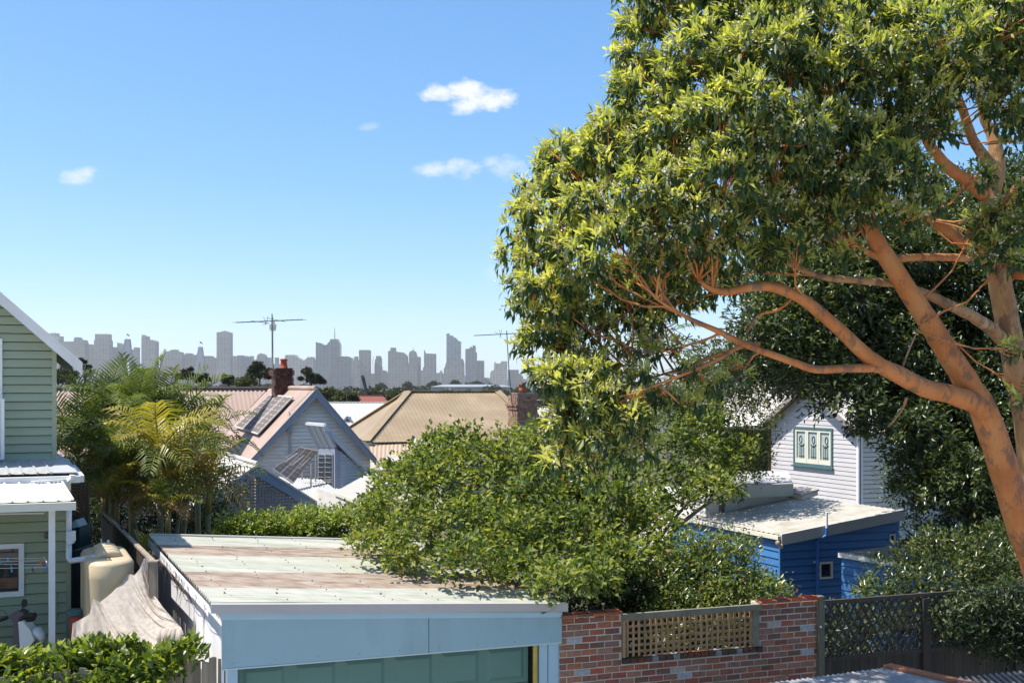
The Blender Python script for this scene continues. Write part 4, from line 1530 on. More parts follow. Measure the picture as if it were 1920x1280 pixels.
# ------------------------------------------------------------------ grey gabled cottage
co = thing('cottage', 'grey weatherboard cottage with a steep gable and a faded pink iron roof', 'house', XZ(590, 45, 0))
D0 = 44.0
dl = lambda px: D0 / (1 - .33 * (px - 590) / F) * (1 - .33 * 0)
lane_at = lambda px: (D0 - .33 * (590 - CX) / F * D0) / (1 - .33 * (px - CX) / F)
apex = W(593, 729, lane_at(593))
eL = W(466, 858, lane_at(466))
eR = W(706, 868, lane_at(706))
eL.z = eR.z = (eL.z + eR.z) / 2
wallL, wallR = W(480, 856, lane_at(480)), W(697, 866, lane_at(697))
# wall and boards
Pg = Vector((wallL.x, wallL.y, 0))
gw = (Vector((wallR.x, wallR.y, 0)) - Pg).length
zg_e = eL.z + .25
ap_s = (Vector((apex.x, apex.y, 0)) - Pg).length
zap = apex.z - .16
sl1, sl2 = (zap - zg_e) / ap_s, (zap - zg_e) / (gw - ap_s)
back = -FN * .35
mb = MB().prism([Pg + back * 1.02, Pg + FD * gw + back * 1.02, Pg + FD * gw + back * 1.02 + UP * zg_e, Pg + FD * ap_s + back * 1.02 + UP * zap, Pg + back * 1.02 + UP * zg_e], -FN * .1)
mb.build('wall', m_grey_board, co)
boards(co, Pg + back, FD, FN, 1.0, zap - .1, .152, lambda z: 0 if z < zg_e else (z - zg_e) / sl1, lambda z: gw if z < zg_e else gw - (z - zg_e) / sl2, m_grey_board, gap=.032)
MB().obox(Pg - FN * .36 , FD * .1, -SD * -6, UP * zg_e).build('wall', m_grey_board, co)
# roof slopes
Lr = 9.0
mb = MB()
corr_poly(mb, [apex, eL, eL + SD * Lr, apex + SD * Lr], eL - apex, .19, .004, 5)
pr_l = plane(apex, eL, eL + SD * Lr)
mb.build('roof', m_pink_roof, co)
mb = MB()
corr_poly(mb, [apex, eR, eR + SD * Lr, apex + SD * Lr], eR - apex, .19, .012, 5)
mb.build('roof', m_pink_roof, co)
for e in (eL, eR):
    mb = MB().prism([apex - UP * .02, e - UP * .02, e - UP * .30, apex - UP * .36], FN * .04)
    mb.build('barge_board', m_grey_trim, co)
    mb = MB().prism([apex + UP * .03, e + UP * .03, e - UP * .02, apex - UP * .02], FN * .09)
    mb.build('barge_cap', pm('barge_cap_grey', [(.33, .32, .34)], .5) if 'barge_cap_grey' not in MATS else MATS['barge_cap_grey'], co)
mb = MB().tube([apex + UP * .03, apex + SD * 6.5 + UP * .03], .1, 8)
mb.build('ridge_cap', m_pink_roof, co)
# main roof behind, running along the street
rD = lambda px: 48.5 / (1 - .33 * (px - 503) / F)
r0, r1 = W(30, 724, rD(30)), W(520, 722, rD(520))
r0.z = r1.z = apex.z + .03
r1 = r0.lerp(r1, 1)
ea, eb = W(30, 842, rD(30) - 4.0), W(430, 843, rD(430) - 4.0)
ea.z = eb.z = 2.75
mb = MB()
mpl = plane(r0, r1, ea)
vb_ = hit(398, 838, mpl)
r1 = hit(504, 723, mpl)
r1.z = r0.z
corr_poly(mb, [r0, r1, vb_, ea], (ea - r0) - (ea - r0).project(r1 - r0), .19, .004, 5)
mb.build('roof', m_pink_roof, co)
mb = MB().bar(r0 + UP * .02, r1 + UP * .02, .36, .06)
mb.build('ridge_cap', m_pink_roof, co)
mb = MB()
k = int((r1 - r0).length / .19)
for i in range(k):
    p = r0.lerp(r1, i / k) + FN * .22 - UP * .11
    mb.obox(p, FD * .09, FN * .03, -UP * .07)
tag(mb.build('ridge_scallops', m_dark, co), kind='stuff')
vt = hit(505, 727, pr_l)
vb = hit(402, 832, pr_l)
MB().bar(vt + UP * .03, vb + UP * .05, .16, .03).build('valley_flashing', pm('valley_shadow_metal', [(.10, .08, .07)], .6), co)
MB().obox(ea + UP * -2.75, FD * 10.5, -FN * .1, UP * 2.6).build('wall', m_grey_board, co)


def pv_array(label, c4, thick, mods=3, cols=3, rows=8, legs=None, cells=(2, 8)):
    """c4: bottom-left, top-left, top-right, bottom-right of the array; modules side by side"""
    t = thing('solar_panel_array', label, 'solar panels', c4[0])
    a, b, c, d = c4
    n = (d - a).cross(b - a).normalized()
    if n.z < 0:
        n = -n
    for i in range(mods):
        f0, f1 = i / mods + .008, (i + 1) / mods - .008
        p = [a.lerp(d, f0), a.lerp(d, f1), b.lerp(c, f1), b.lerp(c, f0)]
        m = MB().prism(p, n * thick).build('solar_module', m_pvframe, t)
        nc, nr = cells
        mb = MB()
        for x in range(nc):
            for y in range(nr):
                g = lambda u, v: (p[0].lerp(p[1], u)).lerp(p[3].lerp(p[2], u), v) + n * (thick + .004)
                u0, u1 = .06 + .88 * x / nc + .006, .06 + .88 * (x + 1) / nc - .006
                v0, v1 = .03 + .94 * y / nr + .003, .03 + .94 * (y + 1) / nr - .003
                cu, cv = (u1 - u0) * .14, (v1 - v0) * .14
                mb.add([g(u0 + cu, v0), g(u1 - cu, v0), g(u1, v0 + cv), g(u1, v1 - cv), g(u1 - cu, v1), g(u0 + cu, v1), g(u0, v1 - cv), g(u0, v0 + cv)], [(0, 1, 2, 3, 4, 5, 6, 7)])
        tag(mb.build('cells', m_pv, m), kind='stuff')
    return t, n


lift = lambda p, h=.12: p + pr_l[1] * (h if pr_l[1].z > 0 else -h)
pv_array('tilted solar panels lying on the pink roof slope left of the gable', [lift(hit(444, 804, pr_l)), lift(hit(511, 743, pr_l)), lift(hit(555, 748, pr_l)), lift(hit(488, 819, pr_l))], .05)
zpv = 41.5
pv2 = [W(509, 880, zpv - 1.6), W(561, 838, zpv + .2), W(597, 845, zpv + .8), W(549, 907, zpv - 1.2)]
t2, n2 = pv_array('solar panels raised on a tilt frame in front of the grey gable wall', pv2, .05)
mb = MB()
for f in (.15, .85):
    p = pv2[1].lerp(pv2[2], f) - UP * .05
    mb.bar(p, p - UP * 1.2, .05, .05)
    mb.bar(pv2[0].lerp(pv2[3], f) - UP * .04, pv2[0].lerp(pv2[3], f) - UP * .25, .05, .05)
p = W(583, 870, zpv - .2)
mb.bar(p, W(583, 915, zpv - .2), .05, .05)
mb.build('tilt_frame', m_pvframe, t2)

# conduit and meter box on the gable wall
mbx = thing('meter_box', 'small grey electrical box with conduits on the grey gable wall', 'meter box', W(543, 805, 43.6))
yb = lambda px, y: W(px, y, lane_at(px) + .25)
MB().obox(yb(539.5, 810) - FN * 0, FD * .16, FN * .12, UP * .22).build('box', m_lead, mbx)
mb = MB()
mb.tube([yb(540.5, 772), yb(543.5, 774), yb(543.5, 798)], .025, 6)
mb.tube([yb(541.5, 810), yb(541.5, 850)], .025, 6)
mb.tube([yb(545.5, 810), yb(546.5, 813), yb(544, 816), yb(544, 850)], .025, 6)
mb.build('conduit', m_pvframe, mbx)

# chimney with pot on the pink roof
m_rbrick = pm('sooty_chimney_brick', [(.035, .02, .016), (.10, .035, .025), (.19, .07, .04)], .9, 5, 8, bump=.2, rand=.45)
m_mort = pm('old_mortar', [(.34, .31, .27), (.46, .43, .38)], .9, 6, 6, bump=.2)


def chimney(label, px0, px1, ybase, D, courses, steps, mat, mort, pot, zb=None, capmat=None):
    """brick stack of single bricks; courses: (y of top, widening px)"""
    k = D / F
    t = thing('chimney', label, 'chimney', XZ((px0 + px1) / 2, D, 0))
    w = (px1 - px0) * k
    ctr = XZ((px0 + px1) / 2, D, 0)
    zb = W(0, ybase, D).z if zb is None else zb
    z = zb
    ztop = W(0, courses, D).z
    ch = .086
    n = int((ztop - zb) / ch)
    bm = []
    for L_ in (.225, .105):
        m = bpy.data.meshes.new('brick')
        q = MB().obox((.004, 0, .005), (L_, 0, 0), (0, .1, 0), (0, 0, ch - .012))
        m.from_pydata(q.v, [], q.f)
        m.materials.append(mat)
        bm.append(m)
    for i in range(n):
        z = zb + i * ch
        f = i / n
        ex = 0
        for lo, hi, e in steps:
            if lo <= f < hi:
                ex = e
        ww = w + 2 * ex
        for face in range(2):
            d = FD if face == 0 else SD
            nn_ = FN if face == 0 else Vector((-SD.y, SD.x, 0))
            if face == 1 and nn_.dot(Vector((ctr.x, ctr.y, 0))) > 0:
                nn_ = -nn_
            st = ctr - FD * ww / 2 + FN * (ww / 2 * .95) if face == 0 else (ctr + FN * (ww / 2 * .95) + (FD * ww / 2 if nn_.dot(FD) > 0 else -FD * ww / 2))
            s = -.115 if i % 2 else 0
            R = basis(d, -nn_, UP)
            while s < ww - .05:
                L_ = .225 if s >= 0 else .105
                s0 = max(0, s)
                if s0 + L_ > ww + .03:
                    L_ = .105
                inst('brick', bm[0] if L_ > .2 else bm[1], st + d * s0 + UP * z + nn_ * random.uniform(.0, .008), R, t)
                s = s0 + L_ + .01
    mb = MB().box(ctr + UP * ((zb + ztop) / 2 - .3), w - .04, w * .95 - .04, ztop - zb + .6, FD, -FN)
    mb.build('core', mort, t)
    mb = MB().box(ctr + UP * (ztop + .02), w + .02, w * .95 + .02, .06, FD, -FN)
    mb.build('coping', capmat or mort, t)
    return t, ctr, ztop + .05, k


t, ctr, zt_, k = chimney('sooty red brick chimney with a single terracotta pot on the pink roof', 515.5, 547, 750, hit(531, 739, pr_l).y + .25, 692, [(.32, .48, .07), (.72, .8, .05), (.80, .94, .10)], m_rbrick, m_rbrick, None)
pc = Vector((ctr.x + .03, ctr.y - .05, zt_ - .02))
MB().lathe(pc, [(8 * k, 0), (8 * k, .03), (7 * k, .06), (5.6 * k, 14.5 * k), (7.0 * k, 15.2 * k), (7.2 * k, 17.5 * k), (5.2 * k, 18.5 * k), (4.2 * k, 18.6 * k), (4.0 * k, 12 * k)], 16).build('chimney_pot', m_terra, t, True)
MB().prism([hit(512, 736, pr_l) + UP * .06, hit(522, 741, pr_l) + UP * .06, hit(548, 722, pr_l) + UP * .08, hit(540, 717, pr_l) + UP * .08], UP * .02).build('flashing', m_lead, t)


# TV antennas
def antenna(label, mast, boom, D, elems, extra=(), rr=.018):
    t = thing('tv_antenna', label, 'antenna', W(mast[-1][0], mast[-1][1], D))
    MB().tube([W(x, y, D) for x, y in mast], rr * 1.3, 6).build('mast', m_alu, t)
    b0, b1 = W(boom[0], boom[1], D), W(boom[2], boom[3], D)
    MB().bar(b0, b1, rr * 2, rr * 2).build('boom', m_alu, t)
    for f, l in elems:
        p = b0.lerp(b1, f)
        dv = Vector((.16, 1, .05)).normalized() * l / 2
        MB().tube([p - dv, p + dv], rr * .5, 5).build('element', m_alu, t)
    for a, b in extra:
        MB().tube([W(a[0], a[1], D), W(b[0], b[1], D)], rr * .55, 5).build('element', m_alu, t)
    return t


antenna('tall tv antenna with a wide boom beside the sooty chimney', [(510, 588), (510.5, 640), (514, 738)], (444, 604.5, 568, 599), 44.2,
        [(f, 1.1 + .25 * math.sin(i)) for i, f in enumerate(np.linspace(.02, .98, 14))], [((494, 594), (499, 608)), ((503, 593), (497, 609)), ((500, 596), (535, 603)), ((470, 601), (505, 606)), ((493, 609), (502, 606))])
antenna('tv antenna on a leaning mast beside the pale chimney, with a loose cable', [(950, 620), (954, 690), (962, 782)], (889, 629, 1005, 623), 52,
        [(f, 1.2) for f in np.linspace(.02, .9, 10)], [((936, 618), (940, 633)), ((928, 622), (934, 626)), ((937, 633), (941, 618))])
an = antenna('distant tv antenna bar in front of a round dark tree', [(650, 724), (650, 752)], (632, 732.5, 666, 732), 96, [(f, 1.0) for f in (.1, .4, .7, .95)], (), .03)

# ------------------------------------------------------------------ front wing with blue barge boards, lattice gable
fw = thing('veranda_wing', 'low front wing with steel blue barge boards and a lattice gable', 'house wing', XZ(490, 36, 0))
wD = lambda px: 36.0 / (1 - .33 * (px - 483) / F)
fap = W(483, 872, wD(483))
fR = W(634, 966, wD(634))
fLx = fap - (fR - fap) * 1
fL = Vector((fap.x - (fR.x - fap.x), fap.y - (fR.y - fap.y), fR.z))
for e in (fL, fR):
    MB().prism([fap - UP * .02, e - UP * .02, e - UP * .30, fap - UP * .38], FN * .05).build('barge_board', m_blue_trim, fw)
    MB().prism([fap + UP * .05, e + UP * .05, e - UP * .02, fap - UP * .02], FN * .10).build('barge_cap', MATS['barge_cap_grey'], fw)
for e in (fL, fR):
    mb = MB()
    corr_poly(mb, [fap, e, e + SD * 7.5, fap + SD * 7.5], e - fap, .16, .012, 5)
    mb.build('roof', m_white_roof if e is fL else m_zinc, fw)
MB().tube([fap + UP * .05, fap + SD * 7.5 + UP * .05], .08, 8).build('ridge_cap', m_white_roof, fw)
lz = fR.z - .05
sl = (fap.z - .3 - lz) / ((fR - fap).length * .93)
mb = MB()
q = fap - FN * .12
half_w = (Vector((fR.x, fR.y, 0)) - Vector((fap.x, fap.y, 0))).length * .95
sp_ = .105
nl = int(2 * half_w / sp_)
lat = []
for i in range(nl):
    s = -half_w + (i + .5) * sp_
    zt2 = fap.z - .36 - abs(s) * (fap.z - fR.z) / half_w
    if zt2 > lz - .75:
        o = Vector((q.x, q.y, 0)) + FD * (s - .028)
        MB().obox(o + UP * (lz - .75), FD * .056, FN * .012, UP * (zt2 - lz + .75)).build('lattice_slat', m_lat_grey, fw)
zz = lz - .72
while zz < fap.z - .45:
    hw = (fap.z - .36 - zz) / (fap.z - fR.z) * half_w
    hw = min(hw, half_w)
    o = Vector((q.x, q.y, 0)) - FN * .014 - FD * hw
    MB().obox(o + UP * zz, FD * 2 * hw, FN * .012, UP * .056).build('lattice_slat', m_lat_grey, fw)
    zz += sp_
MB().obox(Vector((q.x, q.y, lz - .9)) - FD * half_w, FD * 2 * half_w, FN * .06, UP * .14).build('beam', m_lat_grey, fw)
MB().obox(Vector((q.x, q.y, 0)) - FD * half_w - FN * 1.2, FD * 2 * half_w, FN * .05, UP * (lz - .9)).build('wall', m_lat_grey, fw)

# low ironwork between wing and gable
dk = thing('lean_to_roof', 'grey corrugated lean-to roof between the lattice gable and the dormer', 'lean-to roof', XZ(620, 40, 0))
pd = [W(520, 893, 42.6), W(618, 898, 43.2), W(700, 953, 38.4), W(634, 968, 36.9)]
pd_pl = plane(pd[0], pd[3], pd[2])
pd[1] = hit(622, 900, pd_pl)
mb = MB()
corr_poly(mb, [pd[0], pd[1], pd[2], pd[3]], pd[2] - pd[1], .12, .014, 6)
mb.build('roof_sheet', m_zinc, dk)
MB().bar(pd[3] - UP * .08, pd[2] - UP * .08, .08, .12).build('gutter', m_zinc, dk)
MB().prism([pd[3] - UP * .1, pd[2] - UP * .1, pd[2] - UP * 2.3, pd[3] - UP * 2.3], SD * 1.5).build('wall', m_lat_grey, dk)

# dormer with louvre window and tilted awning
dm = thing('dormer', 'grey dormer with a corrugated side and a dark louvre window', 'dormer', XZ(640, 42, 1))
dmD = lambda px: 41.2 / (1 - .33 * (px - 630) / F)
c_top, c_bot = W(630, 832, dmD(630)), W(630, 919, dmD(630))
tipR = W(694, 888, dmD(694))
farT = c_top + SD * 2.25
farB = c_bot + SD * 2.25
mb = MB()
sd_pts = [c_bot, Vector((tipR.x, tipR.y, c_bot.z + .2)), tipR, c_top]
sp0 = [W(638, 845, dmD(638)), W(638, 918, dmD(638)), W(688, 899, dmD(688)), W(690, 889, dmD(690))]
corr_poly(mb, [sp0[0], sp0[1], sp0[2], sp0[3]], FD, .13, .018, 6)
mb.build('side_sheet', pm('dormer_iron', [(.33, .36, .38), (.40, .43, .45)], .45, 1.5, metal=.2), dm)
MB().prism([W(628, 838, dmD(628)), W(638, 847, dmD(638)), W(638, 919, dmD(638)), W(628, 921, dmD(628))], -FN * .1).build('corner_board', m_grey_trim, dm)
a = W(607, 796, dmD(607)) + FN * .1
MB().prism([a, tipR + FN * .1, tipR - UP * .16 + FN * .1, a - UP * .24 + FN * .1], -FN * .1).build('barge_board', pm('dormer_barge', [(.30, .33, .36)], .5), dm)
MB().prism([a, tipR, tipR + SD * 2.6, a + SD * 2.3], UP * .02).build('roof', m_zinc, dm)
# window front (faces left), seen foreshortened
dfn = Vector((-SD.y, SD.x, 0))
if dfn.x > 0:
    dfn = -dfn
fq = lambda px, y: W(px, y, {597: 43.4, 628: 41.2}.get(px, 43.4 + (41.2 - 43.4) * (px - 597) / 31))
MB().prism([fq(597, 836), fq(628, 838), fq(628, 921), fq(597, 912)], Vector((.1, .1, 0))).build('front_wall', m_grey_trim, dm)
wf = MB().prism([fq(598.5, 849), fq(625.5, 851), fq(625.5, 914), fq(598.5, 907)], (-.04, -.05, 0)).build('window', m_grey_trim, dm)
for x0, x1 in ((600, 611), (613, 624.5)):
    MB().prism([fq(x0, 852), fq(x1, 853), fq(x1, 911), fq(x0, 906)], (-.05, -.06, 0)).build('pane', m_glass, wf)
    for i in range(6):
        y = 857 + i * 9
        MB().bar(fq(x0, y) + Vector((-.07, -.09, 0)), fq(x1, y + .8) + Vector((-.07, -.09, 0)), .02, .02).build('louvre', m_lead, wf)
aw = [fq(597, 836), fq(628, 838), W(609, 797, 40.9), W(575, 794, 43.2)]
awm = MB()
for i in range(4):
    f = i / 3
    awm.bar(aw[0].lerp(aw[1], f), aw[3].lerp(aw[2], f), .07, .14)
awm.bar(aw[3], aw[2], .1, .1)
awm.build('awning_frame', pm('pale_grey_awning', [(.46, .48, .50)], .5), dm)
MB().prism([aw[0] - UP * .02, aw[1] - UP * .02, aw[2] + UP * .02, aw[3] + UP * .02], (.02, .08, .05)).build('awning_sheet', m_zinc, dm)

# pale skillion roof at the edge of the maple
cr_ = thing('skillion_roof', 'pale cream skillion roof emerging from the left side of the maple', 'roof', XZ(690, 35, 0))
cp = [W(629, 921, 34.5), W(670, 937, 33.2), W(778, 866, 37.5), W(746, 856, 39.0)]
cpl = plane(cp[0], cp[1], cp[3])
cp[2] = hit(790, 868, cpl)
mb = MB()
corr_poly(mb, cp, cp[3] - cp[0], .16, .010, 5)
mb.build('roof_sheet', m_cream_roof, cr_)
MB().bar(cp[0] - UP * .06, cp[1] - UP * .06, .1, .11).build('gutter', m_cream, cr_)
MB().bar(cp[1] - UP * .05, cp[2] - UP * .05, .06, .1).build('barge_board', m_white, cr_)
MB().prism([cp[0] - UP * .1, cp[1] - UP * .1, cp[1] - UP * 1.9, cp[0] - UP * 1.9], SD * 3).build('wall', m_grey_board, cr_)
cr2 = thing('skillion_roof', 'small white roof patch between the tan roof and the maple crown', 'roof', XZ(790, 45, 0))
mb = MB()
cp = [W(768, 851, 43), W(830, 870, 42), W(850, 828, 48), W(780, 822, 48.5)]
cp[3] = hit(778, 822, plane(cp[0], cp[1], cp[2]))
corr_poly(mb, cp, cp[3] - cp[0], .16, .010, 5)
mb.build('roof_sheet', m_white_roof, cr2)
MB().bar(cp[0] - UP * .07, cp[1] - UP * .07, .1, .12).build('gutter', m_white, cr2)
MB().prism([cp[0] - UP * .15, cp[1] - UP * .15, cp[1] - UP * 2, cp[0] - UP * 2], SD * 3).build('wall', m_grey_board, cr2)

# ------------------------------------------------------------------ tan hipped roof house
th = thing('cottage', 'cottage under a broad tan hipped iron roof beyond the maple', 'house', XZ(830, 60, 0))
tD = lambda px, a: a / (1 - .33 * (px - 850) / F)
R0, R1 = W(766, 733, tD(766, 61)), W(932, 735, tD(932, 61))
R0.z = R1.z = (R0.z + R1.z) / 2
A0, A1 = W(686, 829, tD(686, 54.5)), W(1030, 829, tD(1030, 54.5))
A0.z = A1.z = A0.z
Bk0 = W(651, 797, tD(651, 69))
Bk0.z = A0.z
fpl = plane(R0, A0, A1)
for pts, nm in (([R0, A0, A1, R1], 'roof'), ([R0, A0, Bk0], 'roof'), ([R1, A1, A1 + SD * 12], 'roof'), ([R0, R1, R1 + Vector((4, 9, -2.7)), Bk0 + Vector((0, 3, 0))], 'roof')):
    mb = MB()
    n_ = (pts[1] - pts[0]).cross(pts[2] - pts[0]).normalized()
    if n_.z < 0:
        n_ = -n_
    dnv = (Vector((0, 0, -1)) + n_ * n_.z)
    corr_poly(mb, pts, dnv, .22, .004, 4)
    mb.build(nm, m_tan_roof, th)
for a, b in ((R0, R1), (R0, A0), (R1, A1), (R0, Bk0)):
    MB().bar(a + UP * .06, b + UP * .06, .42, .05).build('ridge_cap', m_tan_roof, th)
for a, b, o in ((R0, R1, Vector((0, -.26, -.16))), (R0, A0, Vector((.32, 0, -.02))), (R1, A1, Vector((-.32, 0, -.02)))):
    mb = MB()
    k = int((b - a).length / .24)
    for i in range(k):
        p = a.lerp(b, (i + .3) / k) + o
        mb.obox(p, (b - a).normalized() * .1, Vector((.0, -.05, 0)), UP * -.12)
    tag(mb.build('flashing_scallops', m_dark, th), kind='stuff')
vb0, vb1 = A0 + Vector((.1, .1, -.12)), W(752, 829, tD(752, 54.4))
vb1.z = vb0.z
vf0, vf1 = W(707, 868, 51.3), W(762, 868, 52.0)
vf0.z = vf1.z = vf0.z
mb = MB()
corr_poly(mb, [vb0, vb1 + FD * 2, vf1 + FD * 2, vf0], vf0 - vb0 + FD * -.5, .2, .012, 5)
mb.build('veranda_roof', pm('pinkish_tan_roof', [(.38, .28, .19), (.44, .335, .24)], .5, .6, 7), th)
mb = MB().prism([vf0 - UP * .05, vf1 + FD * 2 - UP * .05, vf1 + FD * 2 - UP * 2.3, vf0 - UP * 2.3], SD * 1.5)
mb.build('wall', m_cream, th)
mb = MB().bar(vf0 - UP * .03, vf1 + FD * 2 - UP * .03, .1, .1)
mb.build('gutter', m_cream, th)
MB().prism([A0 + Vector((.5, .6, -.1)), A1 + Vector((-.5, .6, -.1)), A1 + Vector((-.5, .6, -3)), A0 + Vector((.5, .6, -3))], SD * 8).build('wall', m_cream, th)
mb = MB().prism([W(683, 834, 53), W(707, 858, 51.6), W(707, 874, 51.6), W(683, 852, 53)], SD * .1)
mb.build('side_gutter', m_cream, th)

m_pbrick = pm('lichen_chimney_brick', [(.16, .07, .045), (.27, .15, .10), (.38, .30, .22)], .9, 5, 8, bump=.2, rand=.3)
t, ctr, zt_, k = chimney('stout lichen covered brick chimney with a hooded red pot', 963, 1003, 800, 52.5, 738, [(.55, .62, .05), (.62, .72, .10)], m_pbrick, pm('brown_mortar', [(.22, .17, .13), (.30, .24, .19)], .9, 6), None)
pc = XZ(979, 52.3, zt_)
MB().lathe(pc, [(6.2 * k, 0), (6.3 * k, 9 * k), (5.8 * k, 9.2 * k), (5.0 * k, 9.2 * k)], 14).build('chimney_pot', m_terra, t, True)
for i in range(5):
    a = i * 2 * math.pi / 5 + .3
    MB().obox(pc + Vector((math.cos(a) * 5.2 * k - .03, math.sin(a) * 5.2 * k - .03, 9 * k)), (.06, 0, 0), (0, .06, 0), (0, 0, 6 * k)).build('hood_post', m_terra, t)
MB().lathe(pc + UP * 15 * k, [(6.8 * k, 0), (6.8 * k, .8 * k), (2.5 * k, 2.4 * k), (1.0 * k, 3.2 * k), (1.5 * k, 4.4 * k), (.3 * k, 5.4 * k)], 14).build('hood', m_terra, t, True)

# ------------------------------------------------------------------ other roofs beyond
ho_ = thing('house', 'long white roof with a tiny gable vent behind the tan roof', 'house', XZ(680, 84, 0))
a, b = W(612, 755, 88), W(760, 755, 88)
c, d = W(760, 798, 79), W(612, 798, 79)
mb = MB()
corr_poly(mb, [a, b, c, d], d - a, .3, .012, 4)
mb.build('roof', m_white_roof, ho_)
MB().bar(a + UP * .05, b + UP * .05, .3, .1).build('ridge_cap', m_white_roof, ho_)
MB().prism([d - UP * .1, c - UP * .1, c - UP * 2.5, d - UP * 2.5], (0, 6, 0)).build('wall', m_cream, ho_)
gv_ = MB().prism([W(644, 792, 80.5), W(651, 782, 80.5), W(659, 790, 80.5), W(659, 796, 80.5), W(644, 796, 80.5)], (0, 1.5, 0)).build('gable_vent', m_dark, ho_)
for x0, y0, x1, y1 in ((642, 794, 651, 781), (651, 781, 661, 791)):
    MB().bar(W(x0, y0, 80.2), W(x1, y1, 80.2), .3, .14).build('vent_roof', m_grey_trim, gv_)
rh = thing('house', 'house with a dark red tiled roof under the leaning crane boom', 'house', XZ(700, 150, ground_z(0, 150)))
a, b = W(668, 742, 152), W(718, 742.5, 152)
d, c = W(656, 756, 146), W(735, 754, 146)
mb = MB()
corr_poly(mb, [a, b, c, d], d - a - (d - a).project(b - a), .3, .03, 4)
mb.build('roof', m_red_tile, rh)
MB().bar(a + UP * .05, b + UP * .05, .4, .2).build('ridge_cap', m_red_tile, rh)
MB().prism([d + UP * -.1, c + UP * -.1, c - UP * 3, d - UP * 3], (0, 6, 0)).build('wall', m_cream, rh)
wh = thing('house', 'low white roof just right of the lichen chimney', 'house', XZ(1050, 75, 0))
a, b, c, d = W(1000, 764, 80), W(1130, 762, 80), W(1130, 800, 73), W(1000, 800, 73)
mb = MB()
corr_poly(mb, [a, b, c, d], d - a, .3, .012, 4)
mb.build('roof', m_white_roof, wh)
MB().prism([d, c, c - UP * 3, d - UP * 3], (0, 6, 0)).build('wall', m_cream, wh)

# ------------------------------------------------------------------ brick wall with a lattice panel
def brickmat(name, cols, rand=.25):
    """brick: one colour per object from the object's random value, with grain and soft soot"""
    m = bpy.data.materials.new(name)
    m.use_nodes = True
    nt = m.node_tree
    N, L_ = nt.nodes, nt.links
    b = N['Principled BSDF']
    b.inputs['Roughness'].default_value = .9
    b.inputs['Specular IOR Level'].default_value = .2
    oi = N.new('ShaderNodeObjectInfo')
    r = N.new('ShaderNodeValToRGB')
    r.color_ramp.interpolation = 'CONSTANT'
    el = r.color_ramp.elements
    while len(el) < len(cols):
        el.new(.5)
    for i, (p, c) in enumerate(cols):
        el[i].position = p
        el[i].color = (*c, 1)
    L_.new(oi.outputs['Random'], r.inputs[0])
    t = N.new('ShaderNodeTexCoord')
    ad = N.new('ShaderNodeVectorMath')
    mu = N.new('ShaderNodeMath')
    mu.operation = 'MULTIPLY'
    mu.inputs[1].default_value = 91
    L_.new(oi.outputs['Random'], mu.inputs[0])
    L_.new(t.outputs['Object'], ad.inputs[0])
    L_.new(mu.outputs[0], ad.inputs[1])
    n = N.new('ShaderNodeTexNoise')
    n.inputs['Scale'].default_value = 22
    n.inputs['Detail'].default_value = 8
    n.inputs['Roughness'].default_value = .7
    L_.new(ad.outputs[0], n.inputs['Vector'])
    mr = N.new('ShaderNodeMapRange')
    mr.inputs['From Min'].default_value = .25
    mr.inputs['From Max'].default_value = .75
    mr.inputs['To Min'].default_value = 1 - rand * 1.4
    mr.inputs['To Max'].default_value = 1 + rand
    L_.new(n.outputs['Fac'], mr.inputs['Value'])
    h = N.new('ShaderNodeHueSaturation')
    L_.new(mr.outputs[0], h.inputs['Value'])
    L_.new(r.outputs[0], h.inputs['Color'])
    L_.new(h.outputs[0], b.inputs['Base Color'])
    bp = N.new('ShaderNodeBump')
    bp.inputs['Strength'].default_value = .4
    bp.inputs['Distance'].default_value = .01
    n2 = N.new('ShaderNodeTexNoise')
    n2.inputs['Scale'].default_value = 60
    L_.new(ad.outputs[0], n2.inputs['Vector'])
    L_.new(n2.outputs['Fac'], bp.inputs['Height'])
    L_.new(bp.outputs[0], b.inputs['Normal'])
    return m


BRICKS = [(.33, .12, .07), (.24, .095, .06), (.40, .14, .072), (.28, .145, .10), (.40, .115, .065), (.19, .095, .07), (.33, .175, .125), (.29, .10, .07), (.36, .37, .39), (.41, .37, .32), (.36, .165, .105), (.25, .12, .09)]
BRICK_M = [brickmat('second_hand_brick', [(0, c), (1, c)], .3) for c in BRICKS]
m_brick = BRICK_M[0]
m_brick_dark = brickmat('sooty_wall_brick', [(0, (.11, .06, .04)), (.25, (.085, .06, .042)), (.5, (.15, .055, .035)), (.75, (.07, .055, .04)), (.9, (.22, .22, .22))])
m_mortar = pm('lime_mortar', [(.52, .46, .38), (.62, .56, .47)], .95, 5, 8, bump=.4, wear=(.24, .2, .16), wscale=2.5, wamt=.5)
m_lattice = pm('tan_lattice_timber', [(.25, .145, .07), (.33, .20, .105), (.27, .21, .15)], .8, 3, 6, (6, 6, .6), bump=.2, rand=.22)
m_rail = pm('mossy_rail', [(.13, .12, .085), (.22, .20, .15)], .85, 5, 7, bump=.2)

